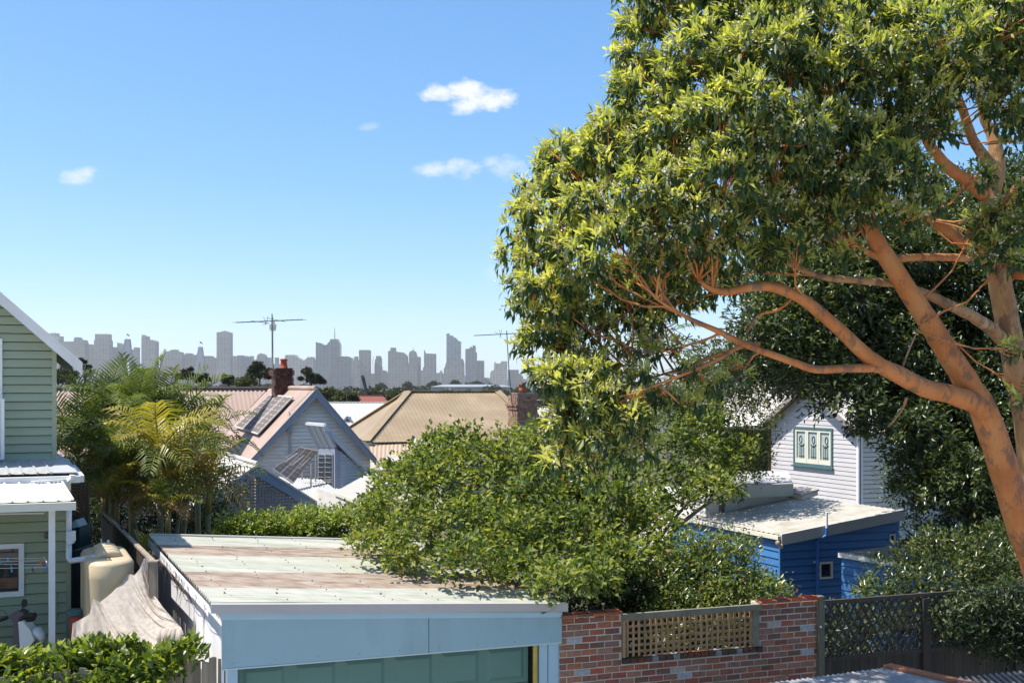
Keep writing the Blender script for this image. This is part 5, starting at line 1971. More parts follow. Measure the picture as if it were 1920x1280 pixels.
x0w, x1w = 1049, 1532
wa = XZ(x0w, lane(x0w), 0)
wb_ = XZ(x1w, lane(x1w), 0)
wl = (wb_ - wa).length
wz = 2.56
bw = thing('brick_wall', 'old red brick lane wall with a framed timber lattice panel in it', 'wall', wa)
sx_ = lambda px: (XZ(px, lane(px), 0) - wa).length
sA, sB = sx_(1166), sx_(1421)              # lattice opening
zsill = W(1170, 1232, lane(1170)).z
BP, BC = .2215, .088
shapes = {}
for key, L_ in (('s', .210), ('h', .100), ('q', .150)):
    for v in range(3):
        j = lambda: random.uniform(-.0025, .0025)
        m = bpy.data.meshes.new('brick')
        q = MB()
        h_ = BC - .0155
        o = .006
        fr_ = [(j(), -.0, j()), (L_ + j(), -.0, j()), (L_ + j(), -.0, h_ + j()), (j(), -.0, h_ + j())]
        ins = [(o, -.006 + j(), o), (L_ - o, -.006 + j(), o), (L_ - o, -.006 + j(), h_ - o), (o, -.006 + j(), h_ - o)]
        bk = [(0, .06, 0), (L_, .06, 0), (L_, .06, h_), (0, .06, h_)]
        q.add(fr_ + ins + bk, [(4, 5, 6, 7), (0, 1, 5, 4), (1, 2, 6, 5), (2, 3, 7, 6), (3, 0, 4, 7), (8, 9, 1, 0), (9, 10, 2, 1), (10, 11, 3, 2), (11, 8, 0, 3)])
        m.from_pydata(q.v, [], q.f)
        m.materials.append(m_brick)
        shapes[key, v] = m
        for ci, bm_ in enumerate(BRICK_M):
            mc = m.copy()
            mc.materials.clear()
            mc.materials.append(bm_)
            shapes[key, v, ci] = mc
Rw = basis(FD, -FN, UP)
ncourse = int((wz - 1.18) / BC)
for i in range(ncourse):
    z = wz - .01 - BC * (i + 1)
    s = -BP / 2 if i % 2 else 0.0
    top = z + BC > zsill - BC * .5
    while s < wl - .03:
        L_ = BP
        s0 = max(0, s)
        e = min(s + BP, wl)
        if top and s0 < sA < e:
            e = sA
        if top and s0 < sB < e:
            s0 = sB
        if not (top and s0 >= sA - .01 and e <= sB + .01) and e - s0 > .045:
            key = 's' if e - s0 > .19 else ('q' if e - s0 > .13 else 'h')
            base_L = {'s': .210, 'q': .150, 'h': .100}[key]
            inst('brick', shapes[key, random.randrange(3), random.choices(range(12), (5, 4, 4, 5, 2, 3, 5, 4, 1.6, 1.2, 5, 4))[0]], wa + FD * (s0 + random.uniform(0, .004)) + UP * (z + random.uniform(-.002, .002)) + FN * random.uniform(-.003, .006), Rw @ Matrix.Rotation(random.uniform(-.012, .012), 3, 'Y'), bw, ((e - s0 - .0155) / base_L, 1, 1))
        s += BP
# brick-on-edge sill under the lattice
dm_ = {}
for key in (('h', 0), ('h', 1), ('h', 2)):
    c_ = shapes[key].copy()
    c_.materials.clear()
    c_.materials.append(m_brick_dark)
    dm_[key[1]] = c_
zs_ = zsill
k = int((sB + .1 - sA) / .11)
for i in range(k):
    inst('sill_brick', dm_[i % 3], wa + FD * (sA + .004 + i * .11) + UP * (zs_ - .082) + FN * .03, Rw, bw, (1.0, 2.2, 1.0))
# caps on the two piers
for s0, s1 in ((0.0, sA - .02), (sB + .005, wl)):
    k = int((s1 - s0) / .22)
    for i in range(k):
        for r_ in range(2):
            c_ = shapes['s', (i + r_) % 3, (i * 5 + r_ * 3) % 8]
            o = wa + FD * (s0 + (s1 - s0) * i / k) + UP * (wz + .002 + random.uniform(0, .012)) + FN * .012 - FN * .112 * r_
            inst('cap_brick', c_, o, basis(FD, UP, FN) @ Matrix.Rotation(random.uniform(-.03, .03), 3, 'Y'), bw, ((s1 - s0) / k / .222, .55, 1.2))
core = MB().obox(wa - FN * .002 + FD * .004, FD * (sA - .008), -FN * .2, UP * (wz - .004))
core.obox(wa - FN * .002 + FD * (sB + .004), FD * (wl - sB - .008), -FN * .2, UP * (wz - .004))
core.obox(wa - FN * .002 + FD * (sA - .004), FD * (sB - sA + .008), -FN * .2, UP * (zsill - .085))
core.build('mortar', m_mortar, bw)
# lattice panel
lp = bw
zb0, zt0_ = zsill + .005, W(1170, 1158, lane(1170)).z
zt0_ = wz - .02
MB().obox(wa + FD * (sA - .02) + UP * (zt0_ - .075) + FN * .0, FD * (sB - sA + .06), FN * .055, UP * .085).build('top_rail', m_rail, lp)
MB().obox(wa + FD * (sB - .10) + UP * zb0 + FN * .0, FD * .095, FN * .045, UP * (zt0_ - .08 - zb0)).build('side_stile', m_rail, lp)
MB().obox(wa + FD * (sA + .004) + UP * zb0 + FN * .0, FD * .04, FN * .03, UP * (zt0_ - .08 - zb0)).build('side_stile', m_lattice, lp)
sp_ = .0875
n_ = int((sB - sA - .15) / sp_)
for i in range(n_ + 1):
    s = sA + .07 + i * sp_
    MB().obox(wa + FD * (s + random.uniform(-.002, .002)) + UP * zb0 - FN * .012, FD * .033, FN * .014, UP * (zt0_ - .08 - zb0)).build('lattice_slat', m_lattice, lp)
z = zb0 + .045
while z < zt0_ - .1:
    MB().obox(wa + FD * (sA + .02) + UP * z - FN * .030, FD * (sB - sA - .1), FN * .014, UP * .033).build('lattice_slat', m_lattice, lp)
    z += sp_

# ------------------------------------------------------------------ dark diamond lattice fence
lf0 = wb_ + FD * .02
lf = thing('lattice_fence', 'dark timber fence with diamond lattice above boards, right of the brick wall', 'fence', lf0)
m_dlat = pm('dark_lattice', [(.028, .023, .019), (.05, .042, .035)], .8, 4, 6, bump=.1, rand=.2)
L2 = (XZ(2060, lane(2060), 0) - lf0).length
zlt, zlb = 2.47, 1.63


def lpost(px, w=.11, zt=2.58, mat=m_timber_dark):
    p = XZ(px, lane(px), 0)
    MB().obox(p - FN * .05, FD * w, FN * .11, UP * zt).build('post', mat, lf)


m_postg = pm('olive_post', [(.10, .09, .06), (.16, .145, .105)], .85, 4, 7, (6, 6, .6), bump=.2)
lpost(1531, .10, 2.60, m_postg)
lpost(1727, .13, 2.45)
lpost(1900, .12, 2.45)
MB().lathe(XZ(1534, lane(1534), 2.16) + FN * .06, [(.018, 0), (.018, .012), (.005, .016)], 8, axis=FN).build('bolt', m_white, lf)
MB().obox(lf0 + FD * .1 + UP * zlt - FN * .03, FD * (L2 - .1), FN * .05, UP * .055).build('top_rail', m_timber_dark, lf)
MB().obox(lf0 + FD * .1 + UP * zlb - FN * .03, FD * (L2 - .1), FN * .06, UP * .06).build('bottom_rail', m_timber_dark, lf)
h_ = zlt - zlb - .06
tanl = 1.55
for sgn, off in ((1, .0), (-1, -.012)):
    s = -h_ / tanl
    while s < L2:
        a, b = s, s + h_ / tanl
        fa_, fb__ = 0.0, 1.0
        if a < .1:
            fa_ = (.1 - a) / (b - a)
        if b > L2:
            fb__ = (L2 - a) / (b - a)
        if fb__ - fa_ > .08:
            P = lambda f: lf0 + FD * (a + (b - a) * f) + UP * (zlb + .06 + h_ * (f if sgn > 0 else 1 - f)) - FN * (.01 - off)
            MB().bar(P(fa_), P(fb__), .012, .034, up=Vector((0, 0, 1)) if False else FN.cross(P(1) - P(0)).normalized()).build('lattice_slat', m_dlat, lf)
        s += .135
k = int(L2 / .155)
for i in range(k):
    MB().obox(lf0 + FD * (.1 + i * .155) - FN * .02, FD * .149, FN * .018, UP * (zlb + random.uniform(-.004, .004))).build('board', m_timber_dark, lf)
# blue things seen through the lattice
bt = thing('garden_tub', 'bright blue plastic tub glimpsed through the lattice fence under the shrubs', 'tub', XZ(1706, 18.4, 0))
m_bp = pm('blue_plastic', [(.05, .22, .62), (.06, .26, .68)], .4, 3)
tz_ = 1.42
MB().lathe(XZ(1706, 18.4, .9), [(.16, 0), (.24, tz_ - .92), (.26, tz_ - .9), (.23, tz_ - .9), (.15, .1)], 18).build('bowl', m_bp, bt, True)
MB().obox(XZ(1690, 18.3, 0), (.45, 0, 0), (0, .45, 0), (0, 0, .9)).build('stand', m_timber_dark, bt)
bt2 = thing('garden_tub', 'small blue bucket behind the lattice right of the middle post', 'tub', XZ(1753, 18.2, 0))
MB().lathe(XZ(1753, 18.2, .8), [(.1, 0), (.14, .55), (.15, .57), (.12, .57)], 14).build('bowl', m_bp, bt2, True)
MB().obox(XZ(1744, 18.1, 0), (.25, 0, 0), (0, .25, 0), (0, 0, .8)).build('stand', m_timber_dark, bt2)

# ------------------------------------------------------------------ corrugated lane roofs in front
m_gal = pm('galvanised_iron', [(.15, .17, .19), (.25, .27, .29)], .5, 2, 6, metal=.0, wear=(.30, .14, .07), wscale=1.8, wamt=.45)
m_gal2 = pm('dull_galvanised_iron', [(.12, .125, .125), (.2, .2, .2)], .6, 2, 6, metal=.0, wear=(.2, .12, .08), wscale=2, wamt=.5)
m_rust = pm('rusted_flashing', [(.20, .065, .03), (.34, .13, .06), (.26, .09, .04)], .8, 5, 8, bump=.2)
m_groove_shade = pm('painted_groove_shade', [(.03, .028, .026), (.07, .063, .056)], .9, 5)  # dark colour for valley faces, painting the shade inside the flutes


def lean_roof(label, c, flowpx, pitch, amp, mat, rust=None):
    t = thing('shed', label, 'shed', Vector((c[0].x, c[0].y, 0)))
    mb = MB()
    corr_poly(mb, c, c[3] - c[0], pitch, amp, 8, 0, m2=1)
    mb.build('roof_sheet', [mat, m_groove_shade], t, True)
    if rust:
        MB().bar(c[1] + UP * .03, c[2] + UP * .03, .16, .03).build('flashing', m_rust, t)
    MB().prism([p - UP * .12 for p in (c[0], c[1], c[2], c[3])], UP * .03).build('purlins', m_timber_dark, t)
    for p in c:
        q = p.lerp((c[0] + c[2]) / 2, .06)
        MB().obox(Vector((q.x - .04, q.y - .04, 0)), (.08, 0, 0), (0, .08, 0), (0, 0, q.z - .12)).build('post', m_timber_dark, t)
    a, b = c[0] - UP * .14, c[1] - UP * .14
    a, b = a.lerp(b, .03), b.lerp(a, .03)
    MB().prism([a, b, Vector((b.x, b.y, 0)), Vector((a.x, a.y, 0))], (0, -.03, 0)).build('wall', m_timber_dark, t)
    return t


sl_ = [W(1325, 1296, 12.2), W(1664, 1251, 13.3), W(1880, 1300, 12.0), W(1500, 1400, 10.2)]
pls = plane(sl_[0], sl_[1], sl_[2])
sl_[3] = sl_[0] + (sl_[2] - sl_[1]) * 1.0
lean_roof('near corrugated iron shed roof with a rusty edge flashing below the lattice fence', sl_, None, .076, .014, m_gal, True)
sl2 = [W(1788, 1271, 12.6), W(1925, 1256, 12.95), W(2000, 1310, 11.4), W(1900, 1340, 11.0)]
sl2[3] = sl2[0] + (sl2[2] - sl2[1])
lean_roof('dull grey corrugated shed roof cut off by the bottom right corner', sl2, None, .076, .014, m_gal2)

# ------------------------------------------------------------------ blue weatherboard shed
m_blueb = pm('cobalt_board_paint', [(.038, .145, .34), (.05, .175, .40)], .5, 1.2, 6, (1, 1, 4), wear=(.015, .09, .26), wscale=1.2, wamt=.5, rand=.06)
m_bluel = m_blueb
sh = thing('shed', 'cobalt blue weatherboard shed with a flat pale tin roof and a louvre window', 'shed', XZ(1560, 26, 0))
B0 = XZ(1463, 25.5, 0)
shD = lambda px: 25.5 * (1 - .33 * (1463 - CX) / F) / (1 - .33 * (px - CX) / F)
B1 = XZ(1685, shD(1685), 0)
bl_ = (B1 - B0).length
zlo, zhi = W(1463, 1012, 25.5).z, W(1685, 967, shD(1685)).z
sdep = 4.6
Bk = B0 + SD * sdep
sR_ = lambda z: bl_
ztf = lambda s: zlo + (zhi - zlo) * s / bl_
MB().prism([B0 - FN * .03, B1 - FN * .03, B1 - FN * .03 + UP * zhi, B0 - FN * .03 + UP * zlo], SD * sdep).build('wall', m_blueb, sh)
lw0 = (XZ(1534, shD(1534), 0) - B0).length
lw1 = (XZ(1559, shD(1559), 0) - B0).length
lz0_, lz1_ = W(1546, 1084, shD(1546)).z, W(1546, 1052, shD(1546)).z
rw0, rw1 = (XZ(1666, shD(1666), 0) - B0).length, (XZ(1677, shD(1677), 0) - B0).length
rz0, rz1 = W(1671, 1015, shD(1671)).z, W(1671, 1000, shD(1671)).z
boards(sh, B0, FD, FN, .1, zhi, .178, lambda z: 0 if z < zlo else (z - zlo) / (zhi - zlo) * bl_, lambda z: bl_, m_blueb, [(lw0, lw1, lz0_, lz1_), (rw0, rw1, rz0, rz1)], lap=.04, gap=.026)
sn = Vector((-SD.y, SD.x, 0))
if sn.x > 0:
    sn = -sn
boards(sh, Bk, -SD, sn, .1, zlo - .02, .178, lambda z: 0, lambda z: sdep, m_blueb, lap=.03, gap=.022)
MB().obox(B0 + sn * .035 + FN * .035 + UP * .1, FD * .06, -FN * .06, UP * (zlo - .12)).build('corner_board', m_blueb, sh)
m_cw = pm('cream_window_timber', [(.58, .56, .45), (.66, .64, .53)], .6, 3)
wn_ = window(sh, B0, FD, FN, lw0, lw1, lz0_, lz1_, m_cw, .05, .06, glass=m_dark)
for i in range(5):
    z = lz0_ + .07 + i * (lz1_ - lz0_ - .1) / 5
    MB().prism([B0 + FD * (lw0 + .055) + UP * z + FN * .04, B0 + FD * (lw1 - .055) + UP * z + FN * .04, B0 + FD * (lw1 - .055) + UP * (z + .045) + FN * .0, B0 + FD * (lw0 + .055) + UP * (z + .045) + FN * .0], FN * .005).build('louvre', m_glass, wn_)
window(sh, B0, FD, FN, rw0, rw1, rz0, rz1, m_cw, .035, .05, glass=m_dark, name='vent')
# roof
ov = .12
rp = [B0 + UP * (zlo + .13) + FN * ov - FD * .05, B1 + UP * (zhi + .15) + FN * ov + FD * .08, B1 + SD * sdep + UP * (zhi + .15) + FD * .08, Bk + UP * (zlo + .13) - FD * .05]
m_shroof = pm('dusty_tin_roof', [(.36, .34, .30), (.44, .42, .37), (.30, .27, .22)], .65, 1.5, 8, wear=(.30, .24, .17), wscale=2.2, wamt=.5)
mb = MB()
corr_poly(mb, rp, FD + UP * .2, .19, .009, 5)
mb.build('roof_sheet', m_shroof, sh)
m_fasc = pm('pale_grey_fascia', [(.40, .38, .36), (.46, .44, .42)], .6, 2)
MB().prism([rp[0] - UP * .02, rp[1] - UP * .02, rp[1] - UP * .23, rp[0] - UP * .23], FN * .03).build('fascia_board', m_fasc, sh)
MB().prism([rp[0] - UP * .02 + FN * .03, rp[1] - UP * .02 + FN * .03, rp[1] + UP * .03 + FN * .03, rp[0] + UP * .03 + FN * .03], -FN * .12).build('edge_flashing', m_white_roof, sh)
MB().bar(rp[0] - UP * .06 - FD * .05, rp[3] - UP * .06 - FD * .05, .09, .09).build('gutter', m_cream, sh)
# pipe, lamp
pb = lambda px, y, o=.05: XZ(px, shD(px), W(px, y, shD(px)).z) + FN * o
MB().tube([pb(1540, 958, .22), pb(1540, 988, .22)], .032, 8).build('vent_pipe', m_pipe, sh)
m_bpipe = pm('blue_painted_pipe', [(.03, .13, .42), (.04, .16, .48)], .4, 3)
MB().tube([pb(1540, 987, .22), pb(1540, 1001, .2), pb(1529, 1012, .08), pb(1528.5, 1125, .08)], .034, 8).build('painted_pipe', m_bpipe, sh)
MB().bar(pb(1522, 1052, .06), pb(1531, 1053, .06), .03, .03).build('pipe_bracket', m_white, sh)
m_lampc = pm('floodlight_metal', [(.45, .38, .28)], .4)
mb = MB().lathe(pb(1463, 1018, .06), [(.02, 0), (.055, .05), (.06, .12), (.01, .13)], 10, axis=Vector((-.5, -1, -.6)))
mb.lathe(pb(1458, 1014, .10), [(.02, 0), (.05, .05), (.055, .1), (.01, .11)], 10, axis=Vector((-1, -.5, -.4)))
mb.build('floodlight', m_lampc, sh)
# low annex
ax0 = XZ(1579, 23.6, 0)
axd = .9
za_l, za_r = W(1579, 1044, 23.6).z, W(1640, 1062, 23.0).z
adir = (XZ(1640, 22.9, 0) - ax0).normalized()
an_ = Vector((adir.y, -adir.x, 0))
anx = thing('shed', 'low blue annex with a flat mossy roof in front of the cobalt shed', 'shed', ax0)
aw_ = 1.5
MB().obox(ax0 - an_ * .03, adir * aw_, -an_ * 2.2, UP * za_l).build('wall', m_blueb, anx)
boards(anx, ax0, adir, an_, .1, za_l, .178, lambda z: 0, lambda z: aw_, m_blueb, lap=.024)
MB().obox(ax0 + an_ * .06 - adir * .05 + UP * (za_l + .0), adir * (aw_ + .1), an_ * .02, UP * .1).build('fascia_board', m_white, anx)
MB().obox(ax0 + an_ * .06 - adir * .05 + UP * (za_l + .07), adir * (aw_ + .1), -an_ * 2.3, UP * .02).build('roof_sheet', pm('mossy_flat_roof', [(.13, .12, .09), (.22, .20, .15)], .9, 4, 8), anx)
# skylight hatch on the roof
shp = plane(rp[0], rp[1], rp[3])
hs = [hit(1474, 930, shp), hit(1505, 938, shp), hit(1536, 928, shp), hit(1504, 922, shp)]
sk = thing('roof_hatch', 'small shallow roof hatch with a rusty top on the pale shed roof', 'roof hatch', hs[0])
MB().prism([p.lerp((hs[0] + hs[2]) / 2, .08) for p in hs], UP * .12).build('kerb', m_cream, sk)
MB().prism([p + UP * .12 for p in hs], UP * .05).build('lid', pm('rusty_hatch_lid', [(.50, .46, .42), (.36, .25, .19)], .7, 3, 7), sk)
# higher flat roof behind left
hf = thing('flat_roof', 'cream edged flat tin roof stepping up beside the white weatherboard house', 'roof', XZ(1420, 30, 0))
h4 = [W(1340, 925, 28.5), W(1486, 906, 29.6), W(1486, 897, 31.2), W(1340, 884, 34.5)]
h4[3].z = h4[2].z = h4[1].z = h4[0].z = (h4[1].z)
h4 = [XZ(1330, 28.6, h4[1].z), h4[1], XZ(1478, 33.5, h4[1].z), XZ(1325, 34.0, h4[1].z)]
mb = MB()
corr_poly(mb, [p + UP * .02 for p in h4], FD, .2, .01, 5)
mb.build('roof_sheet', m_white_roof, hf)
MB().prism([h4[0], h4[1], h4[1] - UP * .34, h4[0] - UP * .34], FN * .04).build('fascia_board', m_cream, hf)
MB().prism([h4[0] - UP * .35 - FN * .2, h4[1] - UP * .35 - FN * .2, h4[1] - UP * 2.6 - FN * .2, h4[0] - UP * 2.6 - FN * .2], SD * 3.5).build('wall', m_grey_board, hf)

# ------------------------------------------------------------------ white weatherboard house on the right
m_whb = pm('white_board_paint', [(.48, .46, .465), (.54, .52, .525)], .55, 1.4, 6, (1, 1, 4), wear=(.5, .45, .42), wamt=.35, rand=.05)
m_whb_bounce = pm('bounce_warmed_board_paint', [(.62, .53, .44), (.68, .59, .50)], .55, 1.4, 6, (1, 1, 4), rand=.05)  # white boards of the shaded return wall, warm bounced light put into the colour
hw_ = thing('house', 'white weatherboard house with a teal framed leadlight window behind the blue shed', 'house', XZ(1612, 37, 0))
C0_ = XZ(1612, 37, 0)
t_ = None
# left end of the gable wall on the side direction
for tt in np.arange(3, 8, .01):
    q = C0_ + SD * tt
    if (q.x / q.y) * F + CX <= 1447:
        break
C1_ = q
hl = (C1_ - C0_).length
hn = Vector((-SD.y, SD.x, 0))
if hn.x > 0:
    hn = -hn
dd_ = -SD
zev = W(1447, 792, C1_.y).z
zb_w = .2
hsl = .62
zpk = zev + hsl * hl / 2
mb = MB().prism([C1_ - hn * .03 + UP * zb_w, C0_ - hn * .03 + UP * zb_w, C0_ - hn * .03 + UP * zev, (C0_ + C1_) / 2 - hn * .03 + UP * zpk, C1_ - hn * .03 + UP * zev], -hn * 7)
mb.build('wall', m_whb, hw_)
sw_ = lambda px: (lambda u: (C1_.x - u * C1_.y) / (u * dd_.y - dd_.x))((px - CX) / F)
ws0, ws1 = sw_(1489.5), sw_(1563)
wz0_, wz1_ = W(1489, 870, C1_.y - ws0 * SD.y).z, W(1489, 799, C1_.y - ws0 * SD.y).z
boards(hw_, C1_, dd_, hn, .9, zpk - .1, .158, lambda z: 0 if z < zev else (z - zev) / hsl, lambda z: hl if z < zev else hl - (z - zev) / hsl, m_whb, lap=.022, gap=.010, openings=[(ws0, ws1, wz0_, wz1_)])
m_teal = pm('teal_window_paint', [(.055, .115, .125), (.07, .14, .15)], .5, 3)
m_leadg = pm('leadlight_glass', [(.30, .37, .36), (.38, .44, .43)], .12, 5, spec=.6)
wq = window(hw_, C1_, dd_, hn, ws0, ws1, wz0_, wz1_, m_teal, .09, .06, glass=m_leadg, name='window')
MB().obox(C1_ + dd_ * (ws0 - .05) + UP * (wz0_ - .05) + hn * 0, dd_ * (ws1 - ws0 + .1), hn * .12, UP * .05).build('sill', m_teal, wq)
sw3 = (ws1 - ws0 - .18) / 3
for i in range(3):
    o = C1_ + dd_ * (ws0 + .09 + i * sw3) + UP * (wz0_ + .09)
    hh = wz1_ - wz0_ - .18
    fr2 = MB()
    a = .075
    fr2.obox(o + hn * .002, dd_ * a, hn * .04, UP * hh).obox(o + dd_ * (sw3 - a - .01) + hn * .002, dd_ * a, hn * .04, UP * hh)
    fr2.obox(o + dd_ * a + hn * .002, dd_ * (sw3 - 2 * a - .01), hn * .038, UP * .16).obox(o + dd_ * a + UP * (hh - .08) + hn * .002, dd_ * (sw3 - 2 * a - .01), hn * .038, UP * .08)
    fr2.build('sash', m_cw, wq)
    ld = MB()
    c = o + dd_ * (sw3 / 2 - .005) + UP * (hh * .70) + hn * .006
    cx_ = 0 if i == 1 else (-.05 if i == 0 else .05)
    ov_ = [c + dd_ * (cx_ + .07 * math.cos(k_)) + UP * (.13 * math.sin(k_)) for k_ in np.linspace(0, 2 * math.pi, 15)]
    ld.tube(ov_, .014, 4)
    for k_ in (-.09, 0, .09):
        ld.tube([c + dd_ * k_ - UP * .18, c + dd_ * k_ - UP * (hh * .58)], .009, 4)
    ld.tube([c - dd_ * .14 - UP * .16, c - dd_ * .05 - UP * .24, c + dd_ * .05 - UP * .24, c + dd_ * .14 - UP * .16], .013, 4)
    ld.tube([c - dd_ * .15 - UP * (hh * .5), c + dd_ * .15 - UP * (hh * .5)], .008, 4)
    ld.build('lead_came', m_wire, wq)
# corner pipe and return wall
MB().tube([C0_ + hn * .08 + dd_ * .02 + UP * .5, C0_ + hn * .08 + dd_ * .02 + UP * zev], .05, 8).build('downpipe', m_white, hw_)
MB().obox(C0_ + hn * .03 - dd_ * .1 + UP * zb_w, dd_ * .1, hn * .03, UP * (zev - zb_w)).build('corner_board', m_white, hw_)
C2_ = XZ(1672, lane(1672, 37 * (1 - .33 * (1612 - CX) / F)), 0)
rd = (C2_ - C0_)
rl_ = rd.length
rd.normalize()
rn = Vector((rd.y, -rd.x, 0))
boards(hw_, C0_ + rd * .1, rd, rn, .5, zev + .3, .158, lambda z: 0, lambda z: rl_ - .1, m_whb_bounce, lap=.03, gap=.03)
MB().obox(C0_ + rd * .02, rd * .08, rn * .05, UP * zev).build('corner_board', m_white, hw_)
# roof planes
ridge_a = (C0_ + C1_) / 2 + UP * (zpk + .08) + hn * .45
el_ = C1_ + SD * .55 + UP * (zev - .34 + .08) + hn * .45
er_ = C0_ - SD * .4 + UP * (zev - .25 + .08) + hn * .45
for e in (el_, er_):
    mb = MB()
    corr_poly(mb, [ridge_a, e, e - hn * 7, ridge_a - hn * 7], e - ridge_a, .2, .012, 5)
    mb.build('roof', m_cream_roof, hw_)
    MB().prism([ridge_a - UP * .01, e - UP * .01, e - UP * .2, ridge_a - UP * .2], -hn * .03).build('barge_board', pm('taupe_barge', [(.24, .21, .19), (.30, .27, .24)], .5) if 'taupe_barge' not in MATS else MATS['taupe_barge'], hw_)
MB().bar(el_ + UP * -.03 + hn * .02, el_ - hn * 5, .12, .1).build('gutter', m_cream, hw_)
# the wider roof behind it
hb = thing('house', 'large pale hipped roof behind the white weatherboard house', 'house', XZ(1440, 50, 0))
q4 = [W(1395, 690, 60), W(1560, 690, 60), W(1560, 800, 46), W(1370, 800, 46)]
q4 = [W(1405, 706, 56), W(1600, 706, 56), W(1640, 790, 47), W(1330, 800, 47)]
q4[3].z = q4[2].z
mb = MB()
corr_poly(mb, q4, q4[3] - q4[0] - (q4[3] - q4[0]).project(q4[1] - q4[0]), .22, .012, 5)
mb.build('roof', m_cream_roof, hb)
MB().bar(q4[0] + UP * .04, q4[1] + UP * .04, .35, .06).build('ridge_cap', m_white_roof, hb)
q5 = [W(1400, 678, 66), W(1620, 678, 66), W(1620, 712, 58), W(1396, 712, 58)]
mb = MB()
corr_poly(mb, q5, q5[3] - q5[0], .22, .012, 5)
mb.build('roof', m_cream_roof, hb)
MB().prism([q4[3] + Vector((.5, .5, -.1)), q4[2] + Vector((-.5, .5, -.1)), q4[2] + Vector((-.5, .5, -3.2)), q4[3] + Vector((.5, .5, -3.2))], (0, 6, 0)).build('wall', m_cream, hb)
# shadowed veranda at the left of the white house
vr = thing('veranda', 'dark veranda with orange brown posts left of the white weatherboard house', 'veranda', XZ(1425, 41, 0))
m_ob = pm('orange_brown_timber', [(.30, .11, .05), (.38, .15, .07)], .7, 3)
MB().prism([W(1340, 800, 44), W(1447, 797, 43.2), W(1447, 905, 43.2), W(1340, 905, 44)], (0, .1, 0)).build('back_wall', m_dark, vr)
for px in (1404, 1441):
    MB().obox(XZ(px, 41.6, 0), (.12, 0, 0), (0, .12, 0), (0, 0, W(px, 805, 41.6).z)).build('post', m_ob, vr)
MB().prism([W(1340, 800, 41), W(1449, 796, 41.4), W(1449, 804, 41.4), W(1340, 808, 41)], (0, 3, .4)).build('roof_edge', m_cream, vr)
for i in range(14):
    px = 1404 + i * 3
    MB().obox(XZ(px, 41.7, 1.2), (.03, 0, 0), (0, .03, 0), (0, 0, W(px, 886, 41.7).z - 1.2)).build('baluster', m_timber_dark, vr)
MB().bar(W(1400, 886, 41.7), W(1448, 886, 41.9), .08, .06).build('handrail', m_timber_dark, vr)
# broken white board lying over the shrubs behind the wall
pk = thing('timber_plank', 'weathered pale plank slanting through the shrub behind the lattice panel', 'plank', W(1300, 1080, 17.6))
MB().bar(W(1246, 1058, 17.2), W(1345, 1088, 17.5), .09, .07).build('board', MATS['weathered_cap'], pk)
MB().bar(W(1345, 1092, 17.4), W(1385, 1098, 17.3), .08, .1).build('board', MATS['weathered_cap'], pk)

# ------------------------------------------------------------------ big angophora tree on the right
def px_lobes(pts, dfun, rfun):
    out = []
    for x, y in pts:
        D = dfun(x, y)
        p = W(x, y, D)
        out.append((p.x, p.y, p.z, rfun(x, y)))
    return out


m_bark = pm('orange_bark', [(.37, .115, .03), (.50, .18, .052), (.50, .24, .09)], .75, 3.5, 9, (1, 1, .5), bump=.5, bscale=16, wear=(.15, .085, .055), wscale=6.5, wamt=.7, wsoft=.06, wshift=.045)
m_bark2 = pm('tan_bark', [(.27, .13, .055), (.38, .21, .09), (.44, .29, .15)], .75, 3.5, 9, (1, 1, .45), bump=.5, bscale=16, wear=(.13, .07, .045), wscale=6, wamt=.75, wsoft=.06, wshift=.03)
m_gum = leafmat('gum_leaves', [(0, (.036, .065, .034)), (.38, (.07, .12, .045)), (.52, (.18, .225, .065)), (.75, (.39, .42, .12)), (.97, (.54, .53, .16)), (1, (.42, .17, .02))], .5, .42, (1.35, 1.35, .5), .3)
m_bloss = pm('cream_blossom', [(.46, .43, .30), (.56, .53, .40)], .8, 8)
gum = thing('gum_tree', 'huge spreading gum tree with smooth orange limbs filling the right of the view', 'tree', XZ(2010, 12.3, 0))
